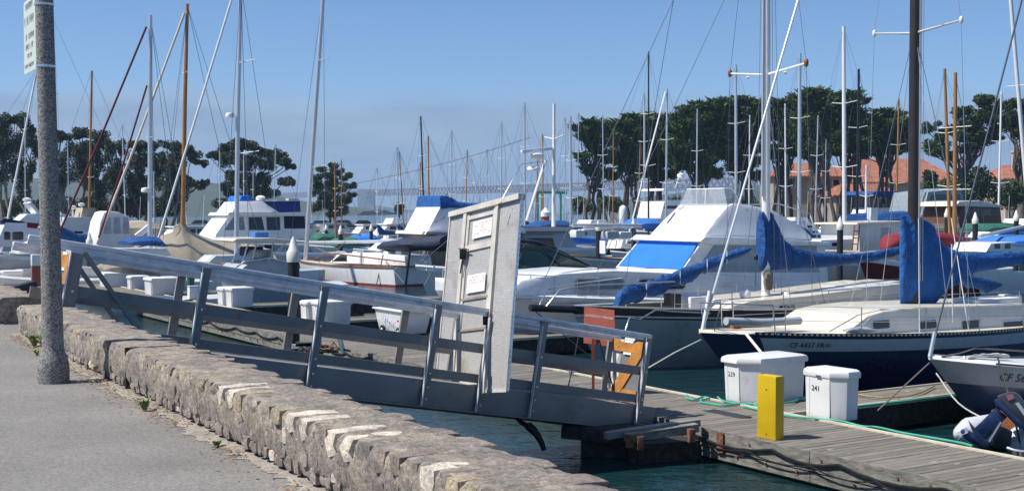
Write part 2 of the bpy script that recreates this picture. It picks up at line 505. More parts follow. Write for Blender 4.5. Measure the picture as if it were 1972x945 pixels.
# ------------------------------------------------------------------ stone wall
def stone_mesh(name, m, seed, k=.45):
    rs = random.Random(seed)
    bm = bmesh.new(); bmesh.ops.create_cube(bm, size=1)
    bmesh.ops.subdivide_edges(bm, edges=list(bm.edges), cuts=1, use_grid_fill=True)
    for v in bm.verts:
        c = v.co * 2
        nsharp = sum(abs(x) > .9 for x in c)
        f = {3: .84, 2: .95, 1: 1.0}.get(nsharp, 1)
        v.co = v.co * f + V((rs.uniform(-.05, .05), rs.uniform(-.04, .04), rs.uniform(-.05, .05) if c.z < .5 else rs.uniform(-.012, .012)))
    me = bpy.data.meshes.new(name); bm.to_mesh(me); bm.free()
    me.materials.append(m); me.shade_smooth(); me.set_sharp_from_angle(angle=R(58))
    return me
POOL = {k_: [stone_mesh('stone', m_, 10 * i + j) for j in range(6)] for i, (k_, m_) in enumerate((('g', ST_GREY), ('p', ST_PURP), ('t', ST_TAN), ('w', ST_WHITE)))}
def wall(t0, t1, label, seed, budget, whites=()):
    rs = random.Random(seed)
    root = thing('stone_wall', label, 'wall', wp((WF + WB) / 2, (t0 + t1) / 2, PZ))
    base = BASE[root.name]
    # mortar core, rough surface
    core = MB(); nseg = int((t1 - t0) / .045)
    prof = [(WF + .085, -.1), (WF + .075, .02), (WF + .022, .06), (WF - .003, .12), (WF - .006, .19), (WF - .005, .25), (WF + .004, .325), (WF + .035, .356),
            (WF + .12, .3595), (WF + .19, .3595), (WF + .26, .3595), (WF + .33, .359), (WF + .40, .357), (WF + .47, .352), (WB - .02, .335), (WB, .26), (WB, -1.5)]
    rings = []
    for i in range(nseg + 1):
        t_ = t0 + (t1 - t0) * i / nseg
        ring = []
        for j, (n_, z_) in enumerate(prof):
            q_ = V((t_ * 9, n_ * 14, z_ * 14))
            d1 = noise.noise(q_) * .018 + noise.noise(q_ * 2.7) * .014
            top = 7 <= j <= 14
            ring.append(wp(n_ + (0 if top else -d1 * (1 if j < 7 else 0)), t_, PZ + z_ + (d1 * .55 if top else 0)))
        rings.append(ring)
    core.loft(rings)
    core.build('mortar_core', MORTAR, root, smooth=50)
    cnt = 0; rest = MB()
    jt = {}
    jobs = []
    def put(n0, n1, ta, tb, z0, z1, key, flat=False): jobs.append((n0, n1, ta, tb, z0, z1, key, flat))
    def place(n0, n1, ta, tb, z0, z1, key, flat, single):
        nonlocal cnt
        c = wp((n0 + n1) / 2, (ta + tb) / 2, PZ + (z0 + z1) / 2)
        me = rs.choice(POOL[key])
        if not single:
            rest.add([c + T * (v.co.x * (tb - ta)) + NW * (v.co.y * (n1 - n0)) + V((0, 0, v.co.z * (z1 - z0))) for v in me.vertices], [tuple(p.vertices) for p in me.polygons]); return
        o = bpy.data.objects.new('stone', me); COL.objects.link(o); o.parent = root
        o.location = c - base
        o.scale = ((tb - ta), (n1 - n0), (z1 - z0))
        o.rotation_euler = (0 if flat else rs.uniform(-.015, .015), 0 if flat else rs.uniform(-.03, .03), math.atan2(T.y, T.x) + rs.uniform(-.03, .03))
        cnt += 1
    def pick():
        r_ = rs.random()
        return 'g' if r_ < .66 else 'p' if r_ < .86 else 't' if r_ < .94 else 'w'
    joint = -10.62
    # cap stones laid across the top: front row
    taken = []
    for wa, wk in whites:
        hw_ = rs.uniform(.065, .085); taken.append((wa - hw_, wa + hw_))
        put(WF - rs.uniform(.014, .026), WF + rs.uniform(.16, .34), wa - hw_ + .004, wa + hw_ - .004, .352 - rs.uniform(.08, .13), .364 + rs.uniform(-.003, .002), wk, True)
    t_ = t0
    while t_ < t1 - .1:
        wd = rs.uniform(.10, .21); tb = min(t_ + wd, t1)
        hit = [b_ for a_, b_ in taken if a_ < tb - .02 and b_ > t_ + .02]
        if hit: t_ = max(hit); continue
        k_ = pick()
        if k_ == 'w' : k_ = 'g'
        if not (t_ < joint < tb):
            dep = rs.uniform(.2, .46)
            put(WF - rs.uniform(-.004, .016), WF + dep, t_ + .004, tb - .004, .352 - rs.uniform(.07, .12), .359 + rs.uniform(-.004, .003), k_, True)
        t_ = tb
    # lower courses of the front face
    for z0, z1, lo_, hi in ((.165, .245, .075, .19), (.09, .17, .07, .17), (.035, .10, .07, .16)):
        t_ = t0 + rs.uniform(0, .1)
        while t_ < t1 - .05:
            wd = rs.uniform(lo_, hi); tb = t_ + wd
            if tb > t1: break
            if not (t_ < joint < tb):
                put(WF - rs.uniform(-.008, .016), WF + .13, t_ + .006, tb - .006, z0 + rs.uniform(-.015, .01), z1 + rs.uniform(-.01, .02), pick())
            t_ = tb
    # back row on the top
    t_ = t1 - .1
    while t_ > t0 + .1:
        wd = rs.uniform(.2, .45); 
        put(WB - rs.uniform(.16, .3), WB + rs.uniform(-.01, .02), t_ - wd + .02, t_ - .02, .25, .359 + rs.uniform(-.006, .002), 'g', True)
        t_ -= wd + rs.uniform(0, .25)
    jobs.sort(key=lambda j: -(j[2] + (.8 if j[4] > .2 else 0)))
    for i_, j in enumerate(jobs): place(*j, i_ < budget)
    if rest.f: kind(rest.build('far_stones', ST_GREY, root, smooth=58), 'stuff')
    return root
# pale stones where the photograph shows them on the front edge
def t_of(px, py):
    p = gp(px, py, PZ + .36); return p.dot(T)
WHT = [(t_of(x, y), k_) for x, y, k_ in ((205, 655, 't'), (285, 682, 't'), (372, 728, 't'), (400, 745, 'w'), (419, 752, 'w'), (438, 758, 't'), (486, 780, 'g'), (503, 788, 't'), (527, 799, 'w'), (556, 809, 'w'), (614, 830, 'w'), (642, 843, 'w'), (690, 866, 'p'), (725, 880, 'p'), (775, 905, 'w'), (835, 925, 't'))]
wall(-16.2, -3.6, 'long low grey stone wall running along the promenade edge', 3, 292, WHT)
wall(-23.5, -17.75, 'short far piece of stone wall left of the concrete post', 4, 60)
# expansion joint: a thin dark recess filler is left open between the two halves of the cap
jb = MB()
jb.prism([wp(WF - .012, -10.63, PZ + .02), wp(WF - .012, -10.63, PZ + .366), wp(WB - .12, -10.60, PZ + .366), wp(WB - .12, -10.6, PZ + .30), wp(WF + .06, -10.63, PZ + .30), wp(WF + .06, -10.63, PZ + .02)],
         [wp(WF - .012, -10.605, PZ + .02), wp(WF - .012, -10.605, PZ + .366), wp(WB - .12, -10.575, PZ + .366), wp(WB - .12, -10.575, PZ + .30), wp(WF + .06, -10.605, PZ + .30), wp(WF + .06, -10.605, PZ + .02)])
jb.build('expansion_joint', mat('black joint filler', (.03, .026, .028), .9), bpy.data.objects['stone_wall'])

# weeds rooted at the foot of the wall
def weed(px, py, h, n, label, seed):
    p = gp(px, py, PZ); rs = random.Random(seed)
    root = thing('weed', label, 'weed', p, 'weeds at the foot of the wall')
    for i in range(n):
        m_ = MB(); a_ = rs.uniform(0, 6.28); ln = h * rs.uniform(.6, 1.1); ln2 = ln * rs.uniform(.3, .9)
        u_ = V((math.cos(a_), math.sin(a_), 0)); s_ = V((-u_.y, u_.x, 0)) * rs.uniform(.008, .018)
        b0 = p + u_ * .01; b1 = p + u_ * ln2 * .5 + V((0, 0, ln * .7)); b2 = p + u_ * ln2 + V((0, 0, ln * rs.uniform(.4, 1)))
        m_.add([b0 - s_ * .3, b0 + s_ * .3, b1 + s_, b1 - s_, b2], [(0, 1, 2, 3), (3, 2, 4)])
        m_.build('leaf', mat('weed leaf', (.17, .23, .07), .7, var=.3, scale=12), root)
weed(66, 668, .17, 60, 'leafy green weed behind the foot of the concrete post', 1)
weed(72, 684, .09, 14, 'small dry weed in front of the leafy weed by the concrete post', 6)
weed(279, 791, .10, 44, 'yellowish green weed at the wall foot right of the post', 2)
weed(417, 861, .06, 14, 'tiny green weed at the wall foot nearest the camera', 3)

# ------------------------------------------------------------------ concrete lamp post with signs
LP = gp(103, 736, PZ)
lamp = thing('lamp_post', 'speckled grey concrete post on flared base beside the stone wall', 'lamp post', LP)
m_ = MB(); prof = [(.135, 0), (.136, .13), (.132, .17), (.118, .22), (.102, .265), (.093, .31), (.090, .4), (.0865, 1.2), (.081, 2.2), (.077, 3.2), (.072, 4.6), (.068, 6.0)]
m_.lathe(prof, LP, 28)
for v_ in m_.v: v_.x -= .016 * max(0, v_.z - LP.z - .3)
m_.build('shaft', AGG, lamp, smooth=45)
for py in (12, 131):
    z = pt(95, py, LP.y).z - LP.z
    m_ = MB(); r_ = .0775
    m_.lathe([(r_ + .002, z), (r_ + .005, z + .002), (r_ + .005, z + .022), (r_ + .002, z + .024)], LP, 28); [setattr(v_, 'x', v_.x - .016 * (v_.z - LP.z - .3)) for v_ in m_.v]; m_.build('steel_band', STEEL, lamp, smooth=40)
m_ = MB(); m_.lathe([(.06, 0), (.11, .05), (.2, .35), (.19, .42), (.05, .55)], LP + V((0, 0, 6.0)), 16); lt = m_.build('lamp_head', WHITEC, lamp, smooth=40)
m_ = MB(); m_.lathe([(.05, .55), (.03, .62), (.01, .66)], LP + V((0, 0, 6.0)), 12); m_.build('finial', BLACKM, lt, smooth=40)

SX = V((-.51, .86, 0)).normalized()       # across the sign, away from the camera
SN = V((-.86, -.51, 0)).normalized()      # the way it faces
s0 = V((pt(75, 131, LP.y - .02).x, LP.y - .02, LP.z))
def sign(zb, zt, label, lines, cut):
    b0 = s0 + V((0, 0, zb))
    root = thing('street_sign', label, 'sign', b0)
    m_ = MB(); W_ = .70
    a_ = [s0 + SX * x + V((0, 0, z)) for x, z in ((.02, zb), (W_ - .02, zb), (W_, zb + .02), (W_, zt - .02), (W_ - .02, zt), (.02, zt), (0, zt - .02), (0, zb + .02))]
    m_.prism(a_, [p_ + SN * .006 for p_ in a_]); m_.build('plate', mat('pale green sign enamel', (.55, .63, .55), .5, var=.05), root)
    rs = random.Random(int(zb * 100))
    for k_, (fz, hgt, x0_, x1_) in enumerate(lines):
        m_ = MB(); x = x0_; z = zb + (zt - zb) * fz
        while x < x1_:
            wd = hgt * rs.uniform(.35, .6)
            if rs.random() < .84:
                m_.box((0, 0, 0), (0, 0, 0)) if False else None
                p_ = s0 + SX * (W_ - x) + SN * .0075 + V((0, 0, z))
                for dx, dz, sx, sz in ((0, 0, .22, 1), (.5, .3, .22, .6), (.2, rs.choice((0, .4, .8)), .6, .2)):
                    a0 = p_ - SX * (dx * wd) + V((0, 0, dz * hgt))
                    m_.hexa([a0, a0 - SX * sx * wd, a0 - SX * sx * wd + V((0, 0, sz * hgt)), a0 + V((0, 0, sz * hgt))],
                            [a0 + SN * .001, a0 - SX * sx * wd + SN * .001, a0 - SX * sx * wd + V((0, 0, sz * hgt)) + SN * .001, a0 + V((0, 0, sz * hgt)) + SN * .001])
            x += wd * 1.35
        m_.build('text_line', INKF, root)
    for z in (zb + .05, zt - .05):
        m_ = MB(); c_ = s0 + SX * W_ * .5 + SN * .008 + V((0, 0, z)); m_.lathe([(.012, 0), (.012, .008)], c_, 8); m_.build('bolt', RUST, root)
zb = pt(75, 131, LP.y).z - LP.z
sign(zb, zb + .66, 'weathered white street sign strapped to the concrete post', ((.86, .06, .1, .46), (.66, .075, .05, .5), (.45, .055, .08, .5), (.32, .05, .1, .46), (.2, .04, .16, .4), (.07, .035, .06, .5)), 0)
sign(zb + .68, zb + 1.2, 'upper street sign above the weathered white one, cut by the frame', ((.12, .04, .06, .5), (.6, .06, .06, .5)), 0)

# ------------------------------------------------------------------ main dock
DZ = .5
dp = lambda n_, s_, z: N * n_ + D * s_ + V((0, 0, z))
def _plank(t, b, nd):
    b.inputs['Roughness'].default_value = .9
    tc_ = nd('ShaderNodeTexCoord'); oi = nd('ShaderNodeObjectInfo')
    mp_ = nd('ShaderNodeMapping'); mp_.inputs['Scale'].default_value = (1.2, 26, 10)
    ad_ = nd('ShaderNodeVectorMath'); ad_.operation = 'ADD'
    cb = nd('ShaderNodeCombineXYZ'); t.links.new(oi.outputs['Random'], cb.inputs[0])
    ml = nd('ShaderNodeVectorMath'); ml.operation = 'SCALE'; ml.inputs['Scale'].default_value = 37
    t.links.new(cb.outputs[0], ml.inputs[0]); t.links.new(tc_.outputs['Object'], ad_.inputs[0]); t.links.new(ml.outputs[0], ad_.inputs[1])
    t.links.new(ad_.outputs[0], mp_.inputs[0])
    n1 = nd('ShaderNodeTexNoise'); n1.inputs['Scale'].default_value = 2.2; n1.inputs['Detail'].default_value = 7; n1.inputs['Roughness'].default_value = .7
    t.links.new(mp_.outputs[0], n1.inputs[0])
    n2 = nd('ShaderNodeTexNoise'); n2.inputs['Scale'].default_value = 3.2; n2.inputs['Detail'].default_value = 5
    t.links.new(ad_.outputs[0], n2.inputs[0])
    r0 = nd('ShaderNodeValToRGB'); e = r0.color_ramp.elements
    e[0].position = .28; e[0].color = (.085, .075, .062, 1); e[1].position = .7; e[1].color = (.30, .272, .235, 1)
    t.links.new(n1.outputs[0], r0.inputs[0])
    r1 = nd('ShaderNodeValToRGB'); e = r1.color_ramp.elements
    e[0].color = (.74, .74, .74, 1); e[1].color = (1.16, 1.14, 1.1, 1)
    t.links.new(oi.outputs['Random'], r1.inputs[0])
    a1 = nd('ShaderNodeMix', data_type='RGBA', blend_type='MULTIPLY'); a1.inputs['Factor'].default_value = 1
    t.links.new(r0.outputs[0], a1.inputs['A']); t.links.new(r1.outputs[0], a1.inputs['B'])
    # gull droppings and bleached patches
    r2 = nd('ShaderNodeMapRange'); r2.inputs[1].default_value = .66; r2.inputs[2].default_value = .72; r2.inputs[4].default_value = .75
    t.links.new(n2.outputs[0], r2.inputs[0])
    a2 = nd('ShaderNodeMix', data_type='RGBA'); a2.inputs['B'].default_value = (.5, .49, .47, 1)
    t.links.new(r2.outputs[0], a2.inputs['Factor']); t.links.new(a1.outputs['Result'], a2.inputs['A'])
    t.links.new(a2.outputs['Result'], b.inputs['Base Color'])
    bp = nd('ShaderNodeBump'); bp.inputs['Strength'].default_value = .6; bp.inputs['Distance'].default_value = .01
    t.links.new(n1.outputs[0], bp.inputs['Height']); t.links.new(bp.outputs[0], b.inputs['Normal'])
PLANK = special('weathered dock plank', _plank)
FASC = mat('weathered grey green fascia', (.215, .205, .175), .9, var=.45, scale=5, bump=.8, bscale=30, dirt=((.075, .085, .07), .5, 3.2), stretch=(1, 1, 3))
STRIP = mat('cream rub strip', (.60, .55, .42), .6, var=.15, dirt=((.3, .27, .2), .3, 6))

sR = (p1.dot(D)) + 3.4       # right end beyond the frame
sL = p0.dot(D) - 28
dock = thing('main_dock', 'long grey plank dock running from lower right to far left', 'dock', dp((DF + DB) / 2, p1.dot(D), DZ))
mb_ = MB()
mb_.hexa([dp(DF + .06, sL, .02), dp(DB - .06, sL, .02), dp(DB - .06, sR, .02), dp(DF + .06, sR, .02)], [dp(DF + .06, sL, DZ - .06), dp(DB - .06, sL, DZ - .06), dp(DB - .06, sR, DZ - .06), dp(DF + .06, sR, DZ - .06)])
mb_.build('float', DARKW, dock)
# fascia boards: each a plank on edge, two high
bl = 3.1; s_ = sR; i = 0
while s_ > sL:
    for z0, z1, o_ in ((.22, DZ - .005, 0), (.06, .205, .015)):
        m_ = MB(); a0, a1 = max(sL, s_ - bl + .012), s_
        m_.hexa([dp(DF + o_, a0, z0), dp(DF + .06 + o_, a0, z0), dp(DF + .06 + o_, a1, z0), dp(DF + o_, a1, z0)], [dp(DF + o_, a0, z1), dp(DF + .06 + o_, a0, z1), dp(DF + .06 + o_, a1, z1), dp(DF + o_, a1, z1)])
        m_.build('fascia_board', FASC, dock)
    s_ -= bl; i += 1
m_ = MB(); m_.hexa([dp(DB - .05, sL, .05), dp(DB, sL, .05), dp(DB, sR, .05), dp(DB - .05, sR, .05)], [dp(DB - .05, sL, DZ - .01), dp(DB, sL, DZ - .01), dp(DB, sR, DZ - .01), dp(DB - .05, sR, DZ - .01)])
m_.build('back_fascia', FASC, dock)
m_ = MB(); m_.hexa([dp(DB - .03, sL, DZ - .03), dp(DB + .035, sL, DZ - .03), dp(DB + .035, sR, DZ - .03), dp(DB - .03, sR, DZ - .03)], [dp(DB - .03, sL, DZ + .028), dp(DB + .035, sL, DZ + .028), dp(DB + .035, sR, DZ + .028), dp(DB - .03, sR, DZ + .028)])
m_.build('rub_strip', STRIP, dock)
# planks
pm = []
for k_ in range(5):
    bm = bmesh.new(); bmesh.ops.create_cube(bm, size=1)
    bmesh.ops.scale(bm, vec=(DB - DF - .02, .132, .04), verts=bm.verts)
    rs = random.Random(k_)
    for v in bm.verts: v.co += V((rs.uniform(-.012, .012), rs.uniform(-.003, .003), rs.uniform(-.004, .004)))
    bmesh.ops.bevel(bm, geom=list(bm.edges), offset=.006, segments=1, affect='EDGES')
    me = bpy.data.meshes.new('plank'); bm.to_mesh(me); bm.free(); me.materials.append(PLANK); pm.append(me)
rs = random.Random(9)
s_ = sR - .08; cnt = 0; far_planks = MB()
ang = math.atan2(N.y, N.x)
while s_ > sL + .1:
    if cnt < 230:
        o = bpy.data.objects.new('plank', rs.choice(pm)); COL.objects.link(o); o.parent = dock
        o.location = dp((DF + DB) / 2, s_, DZ - .02 + rs.uniform(-.003, .003)) - BASE[dock.name]
        o.rotation_euler = (0, 0, ang + rs.uniform(-.004, .004))
    else:
        a0, a1 = s_ - .066, s_ + .066
        far_planks.hexa([dp(DF + .01, a0, DZ - .04), dp(DB - .01, a0, DZ - .04), dp(DB - .01, a1, DZ - .04), dp(DF + .01, a1, DZ - .04)], [dp(DF + .01, a0, DZ), dp(DB - .01, a0, DZ), dp(DB - .01, a1, DZ), dp(DF + .01, a1, DZ)])
    cnt += 1; s_ -= .145
kind(far_planks.build('far_planks', PLANK, dock), 'stuff')
# rusty bolts along the fascia
s_ = sR - .3; rs = random.Random(3)
for k_ in range(60):
    c_ = dp(DF - .01, s_, rs.choice((.17, .30, .4)))
    m_ = MB(); m_.tube([c_ + N * .03, c_ - N * .008], .018, 6); m_.build('bolt', RUST, dock)
    s_ -= rs.uniform(.25, .8)
# black service cable slung along the front, drooping between clips
pts = []; s_ = sR; 
k_ = 0
cab = MB()
while s_ > sL + 2:
    nx = s_ - random.uniform(1.0, 2.4)
    a0, a1 = dp(DF - .025, s_, .40), dp(DF - .025, nx, .40)
    seg = sag(a0, a1, random.uniform(.05, .13), 5)
    pts += seg[:-1]; s_ = nx
cab.tube(pts, .021, 5)
tag(cab.build('service_cable', BLACKR, base=dp(DF, p1.dot(D), .4), smooth=60), 'black cable drooping in loops along the front edge of the long dock', 'cable')
pts = []; s_ = sR
while s_ > p1.dot(D) - 8:
    nx = s_ - random.uniform(.9, 1.9); pts += sag(dp(DF - .05, s_, .3), dp(DF - .05, nx, .3), random.uniform(.04, .1), 5)[:-1]; s_ = nx
cab = MB(); cab.tube(pts, .011, 5)
tag(cab.build('thin_cable', BLACKR, base=dp(DF, p1.dot(D), .3), smooth=60), 'thin dark line hanging low on the near dock front', 'cable')

# finger piers
def finger(s0, s1, ln, label, grp=None):
    root = thing('finger_pier', label, 'pier', dp(DB, (s0 + s1) / 2, DZ), 'finger piers behind the long dock')
    m_ = MB(); e0, e1 = DB + .04, DB + ln
    z0, z1 = .05, DZ - .05
    m_.hexa([dp(e0, s0, z0), dp(e1, s0, z0), dp(e1, s1, z0), dp(e0, s1, z0)], [dp(e0, s0, z1), dp(e1, s0, z1), dp(e1, s1, z1), dp(e0, s1, z1)]); m_.build('float', DARKW, root)
    nb = 7
    for k_ in range(nb):
        a0, a1 = s0 + (s1 - s0) * k_ / nb + .004, s0 + (s1 - s0) * (k_ + 1) / nb - .004
        m_ = MB(); m_.hexa([dp(e0, a0, z1), dp(e1, a0, z1), dp(e1, a1, z1), dp(e0, a1, z1)], [dp(e0, a0, DZ - .01), dp(e1, a0, DZ - .01), dp(e1, a1, DZ - .01), dp(e0, a1, DZ - .01)]); m_.build('plank', PLANK, root)
    for ss in (s0, s1):
        m_ = MB(); m_.hexa([dp(e0, ss - .02, DZ - .05), dp(e1, ss - .02, DZ - .05), dp(e1, ss + .02, DZ - .05), dp(e0, ss + .02, DZ - .05)], [dp(e0, ss - .02, DZ + .02), dp(e1, ss - .02, DZ + .02), dp(e1, ss + .02, DZ + .02), dp(e0, ss + .02, DZ + .02)]); m_.build('rub_strip', STRIP, root)
    # gusset that braces the finger against the dock
    m_ = MB(); g = [(e0, s1), (e0 + .9, s1), (e0, s1 + .9)]
    m_.prism([dp(a_, b_ + .021, .05) for a_, b_ in g], [dp(a_, b_ + .021, DZ - .02) for a_, b_ in g]); m_.build('gusset', DARKW, root)
    return root
f0, f1 = gp(1641, 757, DZ).dot(D), gp(1641, 782, DZ).dot(D)
finger(f0, f1, 6.6, 'finger pier with green edged boards beside the small navy sailboat')
for k_, (a_, lb) in enumerate(((-12.6, 'finger pier left of the boarding gate beyond the white cart'), (-19.8, 'finger pier beyond the pair of dock boxes near the pile'), (-27, 'finger pier beside the hardtop boat at the left'), (-35, 'far finger pier beyond the row of dock boxes at left'))):
    finger(f0 + a_, f1 + a_, 9, lb)

# ================================================================== gangway
GA, GB = pt(130, 463, 15.2), pt(1254, 644, 20.05)
G = (GB - GA).normalized(); W = V((-G.y, G.x, 0)).normalized(); U = G.cross(W)
gf = lambda p: GA + G * p[0] + W * p[1] + U * p[2]
GL = (GB - GA).length; GW = .85
def s_at(px, wv=0., u=0.):
    a_, b_ = -3., GL + 3
    for _ in range(40):
        c_ = (a_ + b_) / 2
        if project(gf((c_, wv, u)))[0] < px: a_ = c_
        else: b_ = c_
    return (a_ + b_) / 2
gang = thing('gangway', 'grey metal gangway with railings sloping down to the dock', 'gangway', gf((0, .4, -1.5)))
def gbox(name, s0, s1, w0, w1, u0, u1, m, parent=None, bev=0):
    m_ = MB(gf)
    m_.hexa([(s0, w0, u0), (s1, w0, u0), (s1, w1, u0), (s0, w1, u0)], [(s0, w0, u1), (s1, w0, u1), (s1, w1, u1), (s0, w1, u1)])
    return m_.build(name, m, parent or gang, bevel=bev)
SL = s_at(55)
sg = s_at(945)
for w0 in (0, GW):
    e = GL if w0 == 0 else GL + .05
    du = -.1 if w0 else 0.      # the far side hangs a little lower
    gbox('top_rail', SL, sg - .02, w0 - .045, w0 + .045, -.065 + du, 0 + du, GREYL, bev=.02)
    gbox('top_rail', sg + .03, e, w0 - .045, w0 + .045, -.065 + du, 0 + du, GREYL, bev=.02)
    gbox('rail_web', SL, sg - .02, w0 - .03, w0 + .03, -.115 + du, -.067 + du, GREYL)
    gbox('rail_web', sg + .03, e - .12, w0 - .03, w0 + .03, -.105 + du, -.067 + du, GREYL)
    gbox('middle_rail', SL + .3, e - .05, w0 - .02, w0 + .02, -.67 + du, -.53 + du, GREYP)
    gbox('lower_rail', SL + .5, e - .05, w0 - .02, w0 + .02, -1.11 + du, -.98 + du, GREYP)
    gbox('stringer', .0, e + .28, w0 - .035, w0 + .035, -1.52 + du, -1.15 + du, GREYP, bev=.006)
    gbox('stringer_flange', .0, e + .28, w0 - .06, w0 + .06, -1.545 + du, -1.522 + du, GREYP)
gbox('walkway', 0, GL + .25, .04, GW - .04, -1.2, -1.16, mat('grey non slip tread', (.22, .22, .22), .9, var=.2, scale=20))
posts = [150, 397, 624, 842, 945, 1046, 1246]
for k_, px in enumerate(posts):
    s_ = s_at(px); hw = .08 if k_ == 0 else .058
    for w0, o_ in ((0, -.075), (GW, .075)):
        a_, b_ = sorted((w0 + o_ * .5, w0 + o_ * 1.15))
        dq = -.1 if w0 else 0.
        po = gbox('post', s_ - hw, s_ + hw, a_, b_, -1.52 + dq, (-.066 if k_ else -.13) + dq, GREYP, bev=.005)
        if w0 == 0:
            gbox('post_flange', s_ - hw - .012, s_ - hw + .002, a_ - .05, a_ - .001, -1.52, -.13, GREYL, po)
            for u_ in (-1.25, -1.42, -.6, -1.05):
                c_ = gf((s_ + .012, a_, u_))
                m_ = MB(); m_.tube([c_ + W * .01, c_ - W * .014], .016, 6); m_.build('bolt', STEEL, po)
# diagonal braces at the top end
sA = s_at(165)
for w0, pe in ((-.03, 297), (GW + .03, 258)):
    m_ = MB(); m_.bar(gf((sA, w0, -.12)), gf((s_at(pe, w0, -1.2), w0, -1.22)), .05, .075, up=W); m_.build('brace', GREYP, gang)
# chains and hinge plate at the foot
for k_, (xa, ya, xb, yb) in enumerate(((1115, 640, 1090, 760), (1150, 640, 1200, 800))):
    a_, b_ = pt(xa, ya, 20.6), pt(xb, yb, 20.3)
    m_ = MB(); m_.tube(sag(a_, b_, .06, 6), .012, 5); m_.build('chain', BLACKR, gang)
for w0 in (-.02, GW + .02):
    c_ = gf((GL + .22, w0, -1.5)); m_ = MB(); m_.tube([c_ - W * .05, c_ + W * .05], .07, 12); wh = m_.build('wheel', RUST, gang, smooth=40)
m_ = MB(); m_.hexa([gf((GL + .2, -.05, -1.53)), gf((GL + .2, GW + .05, -1.53)), dp(DF + 1.2, gf((GL, 0, 0)).dot(D) + .1, DZ + .012), dp(DF + 1.2, gf((GL, 0, 0)).dot(D) + 1.0, DZ + .012)],
            [gf((GL + .2, -.05, -1.50)), gf((GL + .2, GW + .05, -1.50)), dp(DF + 1.2, gf((GL, 0, 0)).dot(D) + .1, DZ + .03), dp(DF + 1.2, gf((GL, 0, 0)).dot(D) + 1.0, DZ + .03)])
m_.build('landing_plate', mat('dark tread plate', (.05, .05, .055), .6, .4, var=.2), gang)
# black hose hanging into the water
hz_ = thing('hanging_hose', 'black corrugated hose curving down from the gangway into the water', 'hose', gp(1047, 862, 0))
m_ = MB(); m_.tube([pt(990, 800, 19.4), pt(1003, 812, 19.2), pt(1020, 822, 19.1), pt(1034, 836, 19.1), pt(1043, 852, 19.1), pt(1048, 866, 19.1)], [.03, .035, .045, .055, .045, .04], 8); m_.build('hose', BLACKR, hz_, smooth=50)
m_ = MB(); m_.tube([pt(1016, 818, 19.1), pt(1031, 832, 19.1)], .065, 10); m_.build('coupling', BLACKR, hz_, smooth=50)

# letter boards hung between the end posts
def zboard(s0, s1, u0, u1, label):
    w0 = s0
    root = thing('letter_board', label, 'sign', gf((s0, GW / 2, u0)))
    q = lambda x, y, ww=w0 - .03: (ww, GW * .97 - GW * .94 * x, u0 + (u1 - u0) * y)
    def pl(name, pts, m, wa=w0 - .035, wb=w0 - .015):
        m_ = MB(gf); m_.prism([q(x, y, wa) for x, y in pts], [q(x, y, wb) for x, y in pts]); return m_.build(name, m, root)
    pl('backing_panel', [(.36, .0), (1, 0), (1, 1), (.86, 1.0), (.86, .97), (.3, .97), (.3, .6)], mat('shaded grey panel', (.16, .165, .18), .7), w0 - .01, w0 + .005)  # light grey paint, with its shade put into the dark tone
    pl('white_panel', [(-.02, .16), (.34, .16), (.34, 1.06), (.7, 1.06), (.62, 1.0), (-.02, 1.0)], OFFW, w0 + .006, w0 + .012)
    pl('top_stroke', [(.0, .80), (.66, .80), (1.0, .80), (1.0, 1.0), (.82, 1.0), (.7, .955), (.3, .955), (.2, 1.0), (.0, 1.0)], ORANGE)
    pl('diagonal_stroke', [(.70, .797), (1.0, .797), (1.0, .75), (.36, 0), (.06, 0), (.06, .05)], ORANGE, w0 - .036, w0 - .014)
    pl('bottom_stroke', [(.37, 0), (1.0, 0), (1.0, .19), (.55, .19)], ORANGE)
    for y0, y1 in ((.955, .99), (.76, .797)): pl('paper_tag', [(.42, y0), (.68, y0), (.68, y1), (.42, y1)], PAPER, w0 - .042, w0 - .037)
zs0 = s_at(1246)
zboard(zs0, 0, -1.12, -.14, 'orange wooden letter Z at the foot of the gangway')
zs0 = s_at(150)
zboard(zs0, 0, -1.12, -.13, 'orange wooden letter Z at the top of the gangway behind the post')

# ------------------------------------------------------------------ boarding gate across the gangway
rl = .14
W2 = (W - U * rl).normalized(); U2 = (U + W * rl).normalized()
gate = thing('security_gate', 'tall beige perforated metal security gate standing across the gangway', 'gate', gf((sg, .4, -1.5)))
gt = lambda w_, u_, s_=0.: gf((sg, 0, 0)) + W2 * w_ + U2 * u_ + G * s_
def solve_u(w_, py):
    a_, b_ = -3., 3.
    for _ in range(40):
        c_ = (a_ + b_) / 2
        if project(gt(w_, c_))[1] > py: a_ = c_
        else: b_ = c_
    return (a_ + b_) / 2
def solve_w(px, u_):
    a_, b_ = -2., 3.
    for _ in range(40):
        c_ = (a_ + b_) / 2
        if project(gt(c_, u_))[0] > px: a_ = c_
        else: b_ = c_
    return (a_ + b_) / 2
wN, wF = solve_w(992, .3), solve_w(856, .3)
wd0, wd1 = solve_w(949, .3), solve_w(888, .3)
uT, uB = solve_u(wN, 377), solve_u(wN, 752)
print('gate', wN, wF, wd0, wd1, uT, uB)
